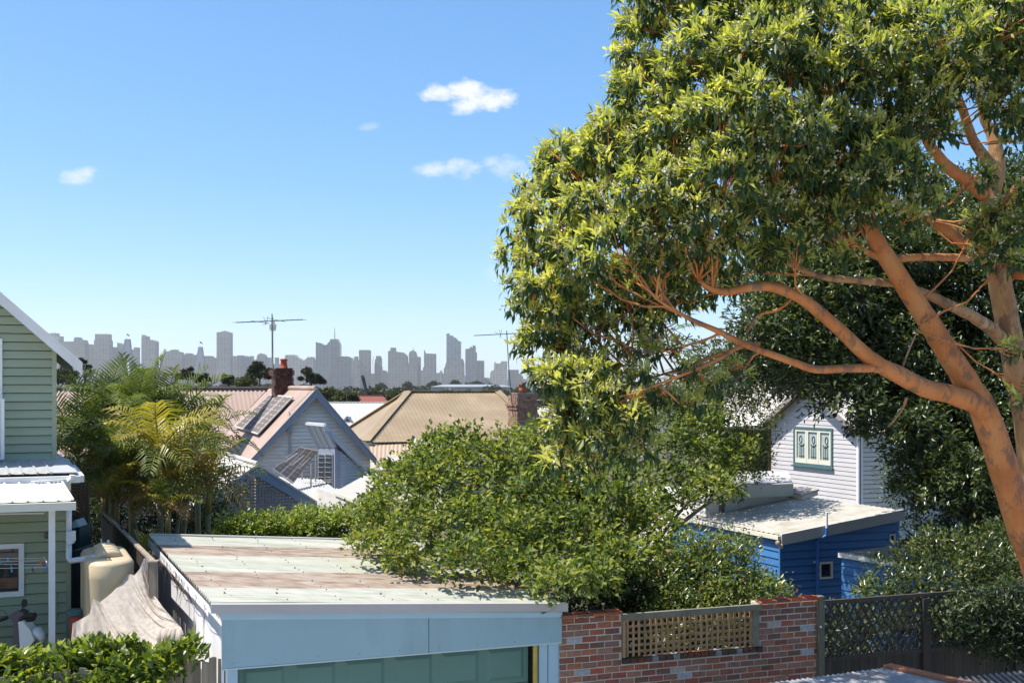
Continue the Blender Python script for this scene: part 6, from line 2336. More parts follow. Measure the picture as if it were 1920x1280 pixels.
LIMBS = [
    ('trunk', m_bark, [(2010, 1380, 12.3, 92), (1960, 1110, 12.3, 78), (1922, 1000, 12.2, 68), (1888, 900, 12.1, 63), (1846, 775, 12.0, 60), (1795, 690, 11.9, 52), (1745, 610, 11.8, 46), (1690, 525, 11.7, 41), (1643, 452, 11.6, 37), (1605, 385, 11.5, 33), (1580, 300, 11.5, 28), (1562, 200, 11.5, 20), (1548, 110, 11.6, 10)]),
    ('branch', m_bark, [(1860, 800, 12.0, 50), (1835, 762, 11.9, 46), (1795, 743, 11.7, 44), (1735, 727, 11.5, 41), (1690, 705, 11.3, 39), (1640, 678, 11.2, 34), (1600, 643, 11.1, 31), (1545, 592, 11.0, 28), (1490, 553, 10.9, 25), (1430, 536, 10.8, 22), (1352, 547, 10.7, 17), (1300, 520, 10.6, 9)]),
    ('branch', m_bark, [(1655, 690, 11.2, 20), (1605, 690, 11.1, 19), (1530, 692, 10.9, 18), (1480, 676, 10.8, 17), (1410, 651, 10.7, 15), (1340, 618, 10.6, 13), (1282, 592, 10.5, 9), (1230, 560, 10.4, 5)]),
    ('branch', m_bark2, [(1990, 1290, 13.2, 66), (1950, 1000, 13.1, 62), (1930, 820, 13.0, 56), (1905, 690, 12.9, 54), (1880, 560, 12.8, 50), (1862, 450, 12.7, 46), (1858, 377, 12.6, 42), (1869, 315, 12.6, 36), (1862, 256, 12.6, 27), (1842, 216, 12.6, 18), (1835, 150, 12.6, 10)]),
    ('branch', m_bark2, [(1868, 320, 12.6, 26), (1846, 294, 12.5, 24), (1824, 262, 12.4, 22), (1804, 204, 12.3, 19), (1785, 142, 12.3, 16), (1780, 60, 12.3, 9)]),
    ('branch', m_bark, [(1846, 366, 12.6, 30), (1815, 340, 12.4, 28), (1777, 313, 12.2, 26), (1741, 268, 12.0, 23), (1722, 212, 11.9, 18), (1708, 170, 11.8, 14), (1690, 110, 11.8, 8)]),
    ('branch', m_bark2, [(1892, 650, 12.9, 32), (1860, 618, 12.6, 29), (1825, 594, 12.3, 27), (1780, 572, 12.1, 25), (1748, 556, 12.0, 23), (1700, 538, 11.9, 20), (1676, 531, 11.9, 19), (1584, 524, 11.6, 16), (1545, 520, 11.5, 14), (1495, 502, 11.4, 11), (1440, 475, 11.3, 7)]),
    ('branch', m_bark, [(1875, 490, 12.8, 20), (1814, 484, 12.4, 18), (1732, 482, 12.0, 17), (1663, 485, 11.7, 17), (1625, 472, 11.6, 16), (1568, 440, 11.4, 14), (1505, 425, 11.2, 11), (1460, 395, 11.0, 6)]),
    ('branch', m_bark, [(1868, 500, 12.7, 26), (1814, 462, 12.3, 26), (1764, 422, 12.0, 24), (1715, 402, 11.8, 21), (1660, 370, 11.6, 15), (1610, 330, 11.5, 8)]),
    ('branch', m_bark, [(1880, 390, 12.7, 22), (1905, 355, 12.5, 21), (1935, 330, 12.3, 20), (1990, 290, 12.0, 14)]),
    ('branch', m_bark, [(1890, 512, 12.9, 24), (1930, 514, 12.6, 24), (1990, 500, 12.3, 20)]),
    ('branch', m_bark, [(1425, 645, 10.8, 10), (1392, 646, 10.8, 9), (1350, 672, 10.7, 9), (1297, 695, 10.6, 8), (1248, 715, 10.5, 6), (1189, 738, 10.4, 4)]),
    ('branch', m_bark, [(1400, 648, 10.8, 8), (1336, 668, 10.9, 7), (1281, 690, 10.9, 6), (1209, 712, 10.9, 4), (1150, 735, 10.9, 3)]),
    ('branch', m_bark, [(1352, 622, 10.6, 7), (1330, 634, 10.7, 6), (1281, 649, 10.8, 5), (1209, 668, 10.9, 4), (1160, 690, 10.9, 2)]),
    ('branch', m_bark, [(1490, 555, 10.9, 7), (1460, 580, 11.0, 7), (1420, 592, 11.1, 6), (1400, 625, 11.1, 5)]),
    ('branch', m_bark2, [(1700, 745, 11.3, 7), (1690, 770, 11.3, 5), (1665, 800, 11.2, 3)]),
    ('branch', m_bark2, [(1690, 715, 11.4, 6), (1695, 680, 11.5, 5), (1720, 620, 11.6, 3), (1735, 590, 11.7, 2)]),
]
nodes = []
for nm, mt, pts in LIMBS:
    mb = MB()
    pts = [(a_, b_, c_, d_ * .85) for a_, b_, c_, d_ in pts]
    Q = limb(mb, pts, 12 if pts[0][3] > 30 else 8, 4, wob=.05)
    mb.build(nm, mt, gum, True)
    nodes += Q[len(Q) // 2:]
nodes_np = np.array([tuple(p) for p in nodes])

GP = [(1215, -60), (1178, 90), (1172, 200), (1110, 235), (1062, 285), (1040, 350), (1005, 390), (1015, 450), (990, 510), (992, 560), (1015, 600), (1020, 630), (1045, 640), (1080, 600), (1170, 560), (1270, 570), (1340, 545), (1470, 470), (1560, 420), (1640, 380), (1700, 372), (1740, 230), (1850, 130), (1980, 120), (1980, -60)]


def gum_D(x, y, front):
    d = polydist(np.array([x]), np.array([y]), GP)[0]
    t = min(1, d / 260) ** .6 * 2.1
    return 11.4 + (-t if front else t) * RNG.uniform(.6, 1.05)


lob = []
for x, y in scatter(GP, 132, 60):
    if x > 1600 and y > 120 and RNG.uniform(0, 1) < .5:
        continue
    lob.append((x, y, gum_D(x, y, True), RNG.uniform(.23, .40), 1.05))
for x, y in scatter(GP, 62, 82):
    if x > 1560 and y > 90:
        continue
    lob.append((x, y, gum_D(x, y, False), RNG.uniform(.3, .45), .75))
# hanging outer sprays and patches read off the photograph
for x, y, D, r, k in [(1060, 720, 10.6, .26, .9), (1085, 770, 10.5, .3, 1), (1120, 745, 10.6, .26, .8), (1130, 820, 10.5, .28, .9), (1080, 830, 10.6, .22, .7), (1180, 790, 10.5, .25, .8), (1160, 850, 10.5, .2, .7), (1100, 880, 10.5, .16, .6), (1215, 760, 10.6, .18, .5), (1050, 780, 10.7, .2, .8), (1200, 840, 10.5, .16, .5),
                      (1040, 700, 10.6, .24, 1), (1100, 710, 10.5, .24, 1), (1055, 860, 10.5, .2, .9), (1150, 760, 10.5, .24, 1), (1020, 640, 11.0, .26, .9), (1040, 590, 11.0, .3, .9), (1075, 650, 10.9, .22, .7), (1110, 690, 10.9, .22, .7), (1120, 620, 11, .2, .45), (1180, 640, 11, .18, .35), (1160, 590, 11.2, .2, .5), (1230, 610, 11, .16, .35), (1250, 660, 10.8, .14, .35), (1200, 700, 10.8, .18, .4), (1150, 730, 10.8, .2, .5), (1290, 700, 10.7, .16, .4), (1340, 720, 10.7, .16, .4), (1240, 740, 10.6, .18, .45), (1300, 760, 10.7, .16, .4), (1380, 690, 10.8, .12, .3),
                      (1490, 470, 10.7, .2, .8), (1560, 410, 10.6, .24, .8), (1640, 395, 10.6, .2, .8), (1700, 420, 10.7, .17, .8), (1740, 380, 10.8, .18, .6), (1860, 470, 11.6, .22, 1.0), (1910, 440, 11.5, .25, 1.0), (1840, 420, 11.7, .18, .9), (1890, 490, 11.5, .15, .8), (1680, 310, 10.5, .25, .9), (1640, 250, 10.4, .25, .9), (1730, 190, 10.5, .25, .8), (1780, 110, 10.6, .28, .9), (1840, 120, 10.8, .26, .9), (1880, 200, 11, .22, .8), (1905, 170, 11, .25, .9), (1860, 90, 11, .28, .9), (1920, 270, 11.2, .16, .5), (1910, 660, 11.6, .14, .6), (1925, 740, 11.7, .16, .5), (1600, 470, 10.9, .14, .5), (1700, 330, 10.7, .2, .8), (1760, 240, 10.8, .2, .8), (1795, 170, 10.8, .2, .8), (1880, 140, 11, .22, .9), (1830, 330, 11.4, .14, .6), (1900, 230, 11.2, .18, .8), (1750, 330, 10.9, .14, .6), (1885, 400, 11.6, .16, .8), (1690, 230, 10.6, .25, .9), (1915, 380, 11.5, .2, .8), (1950, 200, 11.2, .25, .9), (1660, 160, 10.4, .28, 1), (1620, 330, 10.4, .25, .9)]:
    lob.append((x, y, D, r, k))
Pu_, Nu_, lobes3 = [], [], []
for x, y, D, r, k in lob:
    c = W(x, y, D)
    lobes3.append((c, r))
    n_ = int(38 * k * (r / .36) ** 2) + 3
    d = unit(n_, -.55)
    q = d * r * RNG.uniform(.55, 1.12, n_)[:, None]
    q[:, 2] *= .8
    Pu_.append(np.array(c) + q)
    Nu_.append(d)
P, Nn = np.concatenate(Pu_), np.concatenate(Nu_)
nS = len(P)
K1, K2 = 13, 7
b1, a1, u1 = sprig_leaves(P, norm(Nn * .6 + np.array([-.3, .05, .3])), K1, .7, .2, .03)
t1 = np.clip(np.repeat(RNG.uniform(.55, .90, nS) + .14 * np.clip((1450 - (P[:, 0] / P[:, 1] * F + CX)) / 400, 0, 1), K1) + RNG.normal(0, .06, nS * K1), .42, .97)  # tint rises to the left, painting the sunlit side of the crown
a2 = norm(np.repeat(Nn * .35, K2, 0) + RNG.normal(0, .33, (nS * K2, 3)) + np.array([0, 0, -.95]))
b2 = np.repeat(P, K2, 0) - np.array([0, 0, .03]) + RNG.normal(0, .03, (nS * K2, 3))
u2 = norm(np.repeat(Nn, K2, 0) + RNG.normal(0, .5, (nS * K2, 3)))
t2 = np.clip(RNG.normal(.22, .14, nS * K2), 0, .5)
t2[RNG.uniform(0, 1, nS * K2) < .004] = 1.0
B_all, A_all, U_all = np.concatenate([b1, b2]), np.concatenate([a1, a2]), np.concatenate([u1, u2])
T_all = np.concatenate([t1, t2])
L_all = np.concatenate([RNG.uniform(.075, .135, len(b1)), RNG.uniform(.09, .15, len(b2))])
W_all = L_all * RNG.uniform(.26, .34, len(L_all))
# the nearest leaves are pieces of their own, the rest one foliage mesh
vis = (B_all[:, 0] / B_all[:, 1] * F + CX < 1915) & (E - 0 < 99)
yy = HY - (B_all[:, 2] - E) / B_all[:, 1] * F
vis &= (yy > 5) & (L_all > .118)
order = np.argsort(np.where(vis, B_all[:, 1], 1e9))
single = order[:3000:10]
mask = np.ones(len(B_all), bool)
mask[single] = False
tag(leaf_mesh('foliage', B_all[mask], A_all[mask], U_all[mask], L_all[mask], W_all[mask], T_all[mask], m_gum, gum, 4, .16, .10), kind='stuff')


def leaf_template(name, tint, mat, w=.26):
    """unit-length leaf with a bent midrib, shared between single leaves"""
    V = np.array([[0, 0, 0], [.33, w / 2, .05], [.33, 0, .02], [.33, -w / 2, .05], [.7, w * .36, 0], [.7, 0, -.03], [.7, -w * .36, 0], [1, 0, -.1]], float)
    T = np.array([[0, 1, 2], [0, 2, 3], [1, 4, 5], [1, 5, 2], [2, 5, 6], [2, 6, 3], [4, 7, 5], [5, 7, 6]])
    me = bpy.data.meshes.new(name)
    me.from_pydata(V.tolist(), [], T.tolist())
    a = me.attributes.new('tint', 'FLOAT', 'POINT')
    a.data.foreach_set('value', np.full(len(V), tint, np.float32))
    me.materials.append(mat)
    return me


def single_leaves(idx, B, A, U, Ls, Ts, mat, parent, tints, w=.26):
    tm = [leaf_template('leaf', t_, mat, w) for t_ in tints]
    for i in idx:
        ax = Vector(A[i]).normalized()
        sd = ax.cross(Vector(U[i])).normalized()
        nr_ = sd.cross(ax)
        k = int(np.argmin([abs(t_ - Ts[i]) for t_ in tints]))
        inst('leaf', tm[k], B[i], basis(ax, nr_.cross(ax), nr_), parent, (Ls[i],) * 3)


single_leaves(single, B_all, A_all, U_all, L_all, T_all, m_gum, gum, (.1, .25, .4, .6, .75, .9))
# blossoms
nb = 12
pb_ = np.repeat(P[::2], nb, 0) + np.repeat(Nn[::2], nb, 0) * .05 + RNG.normal(0, .035, (len(P[::2]) * nb, 3))
ab_ = unit(len(pb_))
tag(leaf_mesh('blossoms', pb_, ab_, unit(len(pb_)), RNG.uniform(.022, .038, len(pb_)), .026, np.zeros(len(pb_)), m_bloss, gum, 2, .5, 0), kind='stuff')
# twigs from the limbs out to each spray
mb = MB()
for c, r in lobes3:
    dd = np.linalg.norm(nodes_np - np.array(c)[None], axis=1)
    j = int(np.argmin(dd + RNG.uniform(0, 1.3, len(dd))))
    p0 = Vector(nodes_np[j])
    if (p0 - c).length > 4:
        continue
    mid = p0.lerp(c, .5) + Vector((random.uniform(-.1, .1), random.uniform(-.1, .1), -.08))
    mb.tube([p0, p0.lerp(mid, .5) + Vector((0, 0, random.uniform(-.04, .04))), mid, mid.lerp(c, .6) + Vector((random.uniform(-.05, .05), 0, .03)), c], [.013, .012, .010, .008, .004], 5)
    for _ in range(5):
        e = c + Vector(unit(1, -.4)[0]) * r * .85
        m_ = mid.lerp(c, random.uniform(.3, .9))
        mb.tube([m_, m_.lerp(e, .55) + Vector((0, 0, random.uniform(-.04, .06))), e], [.008, .006, .003], 4)
tag(mb.build('twigs', m_bark, gum, True), kind='stuff')
# dead fine twigs under the crown
mb = MB()
for _ in range(60):
    x, y = RNG.uniform(1090, 1420), RNG.uniform(585, 760)
    p = W(x, y, RNG.uniform(10.5, 11.3))
    d_ = Vector((-1, RNG.uniform(-.5, .5), RNG.uniform(-.55, .25))).normalized()
    pts_ = [p]
    for k_ in range(5):
        d_ = (d_ + Vector(RNG.normal(0, .28, 3))).normalized()
        pts_.append(pts_[-1] + d_ * RNG.uniform(.05, .11))
    mb.tube(pts_, [.007, .006, .005, .004, .003, .002], 4)
m_twig = pm('dead_twig', [(.10, .06, .045), (.17, .11, .085)], .8, 5)
tag(mb.build('dead_twigs', m_twig, gum), kind='stuff')

# ------------------------------------------------------------------ broad-leaved plants: shared builder
def plant(name, label, cat, base, poly, nl, mind, dfun, r, per, k, L_, wr, mat, trunk=None, tmat=None, spread=.8, up=.3, back=0, form=2, squash=.85, tint=(0, 1), group=None, singles=0, w=.5, zmin=-.5, jit=.06, extra=()):
    t = thing(name, label, cat, base, group)
    pts = scatter(poly, nl, mind)
    lobes = px_lobes(pts, dfun, lambda x, y: RNG.uniform(r[0], r[1])) + list(extra)
    if back:
        lobes += [(l[0] * (1 + back / l[1]), l[1] + back * RNG.uniform(.6, 1.2), l[2] + (l[2] - E) * back / l[1], l[3] * 1.15) for l in lobes[::2]]
    P, Nn = [], []
    tn = []
    for l in lobes:
        n_ = max(6, int(per * (l[3] / r[1]) ** 2))
        d = unit(n_, zmin)
        q = d * l[3] * RNG.uniform(.45, 1.1, n_)[:, None]
        q[:, 2] *= squash
        P.append(np.array(l[:3]) + q)
        Nn.append(d)
        tn.append(np.full(n_, RNG.uniform(-.2, .2)))
    P, Nn, tn = np.concatenate(P), np.concatenate(Nn), np.concatenate(tn)
    b_, a_, u_ = sprig_leaves(P, Nn, k, spread, up, jit)
    Ls = RNG.uniform(.7, 1.15, len(b_)) * L_
    ti = np.clip(np.repeat(tn, k) + RNG.uniform(tint[0], tint[1], len(b_)), 0, .955)
    ti[RNG.uniform(0, 1, len(ti)) < .012] = 1.0
    mask = np.ones(len(b_), bool)
    if singles:
        yy_ = HY - (b_[:, 2] - E) / b_[:, 1] * F
        ok = (yy_ < 1270) & (b_[:, 0] / b_[:, 1] * F + CX > 5) & (Ls > L_ * .9)
        o_ = np.argsort(np.where(ok, b_[:, 1], 1e9))[:singles * 6:6]
        mask[o_] = False
        single_leaves(o_, b_, a_, u_, Ls, ti, mat, t, (.15, .35, .55, .75, .95), w)
    tag(leaf_mesh('foliage', b_[mask], a_[mask], u_[mask], Ls[mask], Ls[mask] * wr, ti[mask], mat, t, form, .2, .14), kind='stuff')
    if trunk:
        for nm, pts_ in trunk:
            mb = MB()
            limb(mb, pts_, 7, 3, wob=.06)
            mb.build(nm, tmat, t, True)
    return t


m_maple = leafmat('maple_leaves', [(0, (.042, .07, .018)), (.45, (.105, .15, .035)), (.8, (.23, .265, .065)), (.96, (.32, .33, .09)), (1, (.20, .11, .03))], .42, .5, (1.5, 1.5, .5), .25)
m_mbark = pm('brown_bark', [(.10, .08, .06), (.19, .155, .12)], .9, 4, 8, (1, 1, .4), bump=.3)
MP = [(685, 990), (705, 945), (740, 905), (790, 865), (820, 845), (870, 825), (920, 820), (960, 820), (1010, 815), (1060, 790), (1150, 780), (1250, 775), (1330, 785), (1395, 820), (1400, 855), (1350, 890), (1320, 930), (1290, 970), (1240, 1020), (1185, 1075), (1080, 1095), (1000, 1090), (960, 1080), (870, 1060), (760, 1055), (690, 1030)]


def maple_D(x, y):
    D = 19.8 - (y - 780) * .0165 + (abs(x - 1040) / 400) ** 2 * .6 + max(0, x - 1150) * .009
    if y > 985 and x < 1060:
        D = min(D, 5650 / (y - HY + 38) - .1)
    return D + RNG.uniform(-.75, .45)


mbase = XZ(1150, 17.6, 0)
ex_ = []
for x, y, D, r_ in [(958, 1108, 13.55, .16), (940, 1090, 13.7, .22), (985, 1098, 13.8, .22), (1015, 1100, 14.1, .26), (1060, 1110, 14.6, .3), (905, 1075, 14.0, .3), (750, 845, 19.3, .28), (770, 835, 19.3, .2), (835, 800, 19.4, .22), (880, 790, 19.4, .28), (900, 800, 19.4, .2), (945, 790, 19.3, .25), (660, 1010, 17.8, .3), (685, 1040, 16.7, .3), (760, 1072, 15.4, .22), (690, 905, 18.5, .26), (1130, 1110, 16.0, .4), (1200, 1110, 16.8, .4), (1100, 1130, 16.2, .35), (1330, 955, 19.6, .22), (1380, 965, 19.8, .25), (1300, 985, 19.2, .22), (1410, 940, 20, .18), (1350, 1000, 19.4, .2)]:
    p = W(x, y, D)
    ex_.append((p.x, p.y, p.z, r_))
plant('maple_tree', 'broad green maple tree leaning over the garage roof in the middle of the view', 'tree', mbase, MP, 150, 44, maple_D, (.30, .50), 90, 6, .108, .6, m_maple,
      [('trunk', [(1150, 1330, 17.6, 44), (1150, 1120, 17.6, 36), (1140, 1050, 17.5, 28), (1120, 990, 17.6, 20), (1090, 930, 18.2, 12), (1070, 880, 18.8, 6)]),
       ('branch', [(1150, 1130, 17.6, 26), (1200, 1066, 17.8, 13), (1245, 1015, 18.0, 10), (1285, 975, 18.4, 8), (1340, 935, 18.9, 6), (1395, 905, 19.4, 4)]),
       ('branch', [(1200, 1066, 17.8, 9), (1250, 990, 18.2, 7), (1300, 930, 18.6, 5), (1340, 880, 19.2, 3)]),
       ('branch', [(1150, 1110, 17.6, 15), (1180, 1000, 18.2, 10), (1220, 920, 18.6, 7), (1260, 850, 19.0, 4)]),
       ('branch', [(1140, 1060, 17.5, 14), (1040, 1060, 15.8, 9), (950, 1050, 15.0, 6)])], m_mbark, .75, .25, back=1.1, squash=.75)

m_olive = leafmat('olive_green_leaves', [(0, (.03, .045, .015)), (.5, (.075, .10, .025)), (1, (.16, .17, .045))], .35, .5)
plant('conifer_tree', 'bushy olive green tree beyond the maple, left of the white house', 'tree', XZ(1350, 29, 0), [(1290, 720), (1330, 665), (1385, 660), (1415, 700), (1430, 760), (1440, 850), (1400, 890), (1320, 905), (1280, 860), (1275, 770)], 48, 28, lambda x, y: 28 + RNG.uniform(-.8, .8), (.45, .75), 75, 6, .12, .4, m_olive,
      [('trunk', [(1352, 1160, 29, 16), (1352, 860, 29, 12), (1352, 700, 29, 5)])], m_mbark, back=1.2)

m_fig = leafmat('dark_glossy_leaves', [(0, (.022, .037, .016)), (.5, (.048, .072, .026)), (.85, (.10, .125, .04)), (1, (.18, .20, .06))], .28, .33, (1.5, 1.5, .5), .5)
DP = [(1425, 600), (1450, 520), (1530, 440), (1640, 410), (1760, 390), (1940, 330), (1990, 640), (1975, 980), (1910, 990), (1850, 960), (1790, 935), (1735, 900), (1690, 830), (1640, 800), (1580, 765), (1540, 740), (1480, 715), (1420, 690)]


def dark_D(x, y):
    return 23.5 + RNG.uniform(-1.2, 1.2) - (y - 400) / 600 * 2.0


plant('evergreen_tree', 'dense dark evergreen tree behind the orange limbs of the gum', 'tree', XZ(1830, 24, 0), DP, 120, 40, dark_D, (.62, .95), 190, 6, .16, .40, m_fig,
      [('trunk', [(1830, 1180, 24, 60), (1830, 900, 24, 46), (1800, 720, 24, 34), (1740, 560, 24, 20), (1680, 450, 24, 8)]),
       ('branch', [(1820, 800, 24, 24), (1700, 700, 23.5, 15), (1580, 640, 23, 8)]),
       ('branch', [(1790, 690, 24, 20), (1860, 560, 24, 12), (1900, 460, 24, 6)])], m_mbark, .9, .05, back=1.6)

m_shr = leafmat('shrub_leaves', [(0, (.022, .04, .014)), (.5, (.055, .085, .024)), (.85, (.13, .155, .045)), (1, (.24, .22, .09))], .3, .28, (1.5, 1.5, .55), .55)
plant('shrub', 'big glossy shrub spilling over the dark lattice fence on the right', 'shrub', XZ(1770, 18.2, 0), [(1625, 1085), (1655, 1050), (1720, 1030), (1800, 1005), (1900, 1010), (1980, 1040), (1980, 1230), (1870, 1215), (1790, 1225), (1740, 1180), (1680, 1140), (1640, 1120)], 75, 34, lambda x, y: 18.6 - (y - 1000) / 230 * 2.0 + RNG.uniform(-.3, .3), (.3, .48), 75, 5, .10, .45, m_shr,
      [('trunk', [(1770, 1340, 18.2, 20), (1765, 1200, 18.2, 14), (1740, 1100, 18.2, 8)]), ('trunk', [(1820, 1330, 18.4, 18), (1840, 1150, 18.4, 10), (1860, 1060, 18.3, 5)])], m_mbark, back=.8)
m_shr2 = leafmat('grey_green_leaves', [(0, (.02, .036, .018)), (.6, (.05, .075, .032)), (1, (.11, .14, .06))], .3, .35)
plant('shrub', 'dark tall shrub between the white house return wall and the blue shed corner', 'shrub', XZ(1790, 27.5, 0), [(1690, 830), (1760, 830), (1900, 960), (1940, 1040), (1800, 1050), (1720, 1030), (1690, 960), (1668, 925), (1680, 870)], 50, 40, lambda x, y: 22.5 + RNG.uniform(-.6, .6) + (0 if x > 1710 else 5.5), (.5, .75), 90, 5, .12, .42, m_shr2, None, None, back=1.2)
m_lilly = leafmat('new_growth_leaves', [(0, (.045, .07, .02)), (.45, (.12, .165, .035)), (.85, (.24, .28, .07)), (.95, (.34, .35, .12)), (1, (.26, .07, .03))], .38, .26, (1.5, 1.5, .55), .55)
plant('shrub', 'bright leafy shrub behind the lattice panel in front of the blue shed', 'shrub', XZ(1330, 18, 0), [(1240, 1060), (1260, 1035), (1300, 1025), (1350, 1015), (1385, 1020), (1400, 1050), (1425, 1095), (1470, 1115), (1470, 1240), (1300, 1260), (1215, 1260)], 170, 22, lambda x, y: max(lane(x) + .62, 16.6 - (y - 980) / 140 * .8) + RNG.uniform(-.25, .25), (.2, .34), 60, 5, .085, .42, m_lilly,
      [('trunk', [(1330, 1330, 18, 14), (1335, 1150, 18, 10), (1345, 1040, 18, 5)])], m_mbark, back=.5)
plant('shrub', 'low dark shrub growing behind the diamond lattice beside the blue shed', 'shrub', XZ(1600, 19, 0), [(1545, 1165), (1600, 1150), (1660, 1140), (1700, 1170), (1720, 1290), (1545, 1290)], 40, 24, lambda x, y: 18.6 + RNG.uniform(-.4, .4), (.22, .34), 40, 5, .10, .4, m_shr2, None, None, back=.8)
plant('shrub', 'dark leafy thicket behind the palm stems', 'shrub', XZ(270, 27, 0), [(130, 900), (200, 880), (330, 890), (420, 905), (430, 1020), (130, 1040)], 70, 26, lambda x, y: 27 + RNG.uniform(-.4, .4), (.5, .7), 70, 5, .13, .4, m_shr2, None, None, back=.8)
plant('shrub', 'dark leafy creeper hanging over the far end of the lattice fence', 'shrub', XZ(1850, 17.4, 0), [(1760, 1150), (1830, 1120), (1960, 1110), (1990, 1230), (1880, 1215), (1800, 1210)], 34, 26, lambda x, y: lane(x) - .25 + RNG.uniform(-.15, .15), (.2, .3), 50, 5, .09, .42, m_shr2, None, None, back=.6)
plant('shrub', 'dark shady shrub under the maple behind the left brick pier', 'shrub', XZ(1120, 16.4, 0), [(1055, 1110), (1120, 1095), (1220, 1090), (1250, 1130), (1240, 1260), (1060, 1260)], 60, 26, lambda x, y: 16.2 + RNG.uniform(-.3, .3), (.28, .4), 60, 5, .09, .45, m_shr2, None, None, back=.7)
m_hedge = leafmat('hedge_leaves', [(0, (.05, .085, .018)), (.4, (.13, .19, .03)), (.75, (.25, .31, .05)), (1, (.36, .38, .08))], .4, .32, (1.5, 1.5, .45), .5)
plant('hedge', 'bright green clipped hedge along the back edge of the garage roof', 'hedge', XZ(560, 21.6, 0), [(410, 1015), (425, 985), (480, 975), (560, 975), (620, 968), (720, 965), (740, 1010)], 60, 16, lambda x, y: 21.4 + .0012 * (x - 400) * 1.0 + RNG.uniform(-.25, .25), (.2, .3), 60, 5, .085, .5, m_hedge, None, None, back=.5,
      extra=[tuple(W(x, 1030, 21.5 + .001 * (x - 400))) + (.45,) for x in range(420, 760, 40)])
plant('hedge', 'glossy bright green hedge growing over the paling fence at the lower left', 'hedge', XZ(150, 12.6, 0), [(-60, 1245), (40, 1232), (120, 1225), (200, 1220), (290, 1222), (345, 1215), (362, 1232), (320, 1250), (285, 1290), (240, 1320), (-60, 1330)], 110, 22, lambda x, y: (12.9 - (y - 1210) / 90 * .35) + .0006 * (x - 150) + RNG.uniform(-.12, .12), (.14, .21), 30, 5, .135, .46, m_hedge, None, None, .7, .55, back=.45, form=4, singles=300, w=.48, jit=.03)

# ------------------------------------------------------------------ palms
m_pg = leafmat('palm_green', [(0, (.06, .085, .028)), (.5, (.13, .17, .042)), (1, (.26, .29, .08))], .35, .5, (1.4, 1.4, .6), .22)
m_pd = leafmat('palm_dark', [(0, (.04, .06, .022)), (.5, (.085, .12, .032)), (1, (.19, .22, .06))], .3, .5, (1.4, 1.4, .6), .22)
m_py = leafmat('palm_golden', [(0, (.16, .17, .03)), (.5, (.30, .28, .045)), (1, (.46, .35, .07))], .42, .4, (1.4, 1.3, .4), .4)
m_po = leafmat('palm_dry', [(0, (.20, .11, .04)), (.5, (.30, .19, .08)), (1, (.40, .29, .15))], .35, .5, (1.3, 1.2, .6))
m_pstem = pm('palm_stem', [(.20, .18, .10), (.30, .26, .15)], .7, 3, 6, (1, 1, 6), wear=(.32, .27, .2), wamt=.4)
m_pshaft = pm('palm_crownshaft', [(.10, .16, .06), (.16, .22, .09)], .4, 2)
m_pshaft_o = pm('palm_orange_shaft', [(.32, .16, .04), (.36, .24, .07)], .45, 2)


def frond_mesh(e0, e1, mat, npair=21, ll=.34, droop=.42, seed=0, vang=.35, lw=.0115):
    """unit-length frond: the rib leaves along +X and bends from elevation e0 to e1; narrow leaflets both sides"""
    rg = np.random.default_rng(seed)
    N = 16
    pts, tan = [Vector((0, 0, 0))], []
    for i in range(N):
        e = e0 + (e1 - e0) * (i / (N - 1)) ** 1.4
        d = Vector((math.cos(e), 0, math.sin(e)))
        tan.append(d)
        pts.append(pts[-1] + d / N)
    V, T = [], []

    def add(vs, ts):
        b = len(V)
        V.extend([tuple(v) for v in vs])
        T.extend([tuple(b + k for k in t_) for t_ in ts])
    for i in range(N):
        r0, r1 = .010 * (1 - i / N) + .002, .010 * (1 - (i + 1) / N) + .002
        u = tan[i].cross(Vector((0, 1, 0)))
        a, b = pts[i], pts[i + 1]
        y = Vector((0, 1, 0))
        add([a - y * r0, a + y * r0, a - u * r0 * 1.5, b - y * r1, b + y * r1, b - u * r1 * 1.5], [(0, 1, 4), (0, 4, 3), (1, 2, 5), (1, 5, 4), (2, 0, 3), (2, 3, 5)])
    for s in (-1, 1):
        for k in range(npair):
            f = .16 + .84 * (k + rg.uniform(-.2, .2)) / npair
            x = min(max(f, 0), .999) * N
            i = int(x)
            p = pts[i].lerp(pts[i + 1], x - i)
            t_ = tan[min(i, N - 1)]
            upv = Vector((0, s, 0)).cross(t_) * s
            if upv.z < 0:
                upv = -upv
            L_ = ll * math.sin(math.pi * min(1, .22 + .74 * f)) ** .8 * rg.uniform(.85, 1.1)
            sw = .35 + .55 * f
            d = (t_ * sw + Vector((0, s, 0)) * 1.0 + upv * vang + Vector(rg.normal(0, .06, 3))).normalized()
            m_ = p + d * L_ * .5
            e = m_ + (d + Vector((0, 0, -droop * 2.0 * rg.uniform(.6, 1.3)))).normalized() * L_ * .52
            wv = d.cross(upv).normalized() * lw * rg.uniform(.8, 1.15)
            add([p - wv * .5, p + wv * .5, m_ + wv, m_ - wv, e], [(0, 1, 2), (0, 2, 3), (3, 2, 4)])
    me = bpy.data.meshes.new('frond')
    me.from_pydata(V, [], T)
    tint = np.repeat(rg.uniform(0, 1), len(V)) * .4 + rg.uniform(0, .6, len(V))
    a = me.attributes.new('tint', 'FLOAT', 'POINT')
    a.data.foreach_set('value', tint.astype(np.float32))
    me.materials.append(mat)
    return me


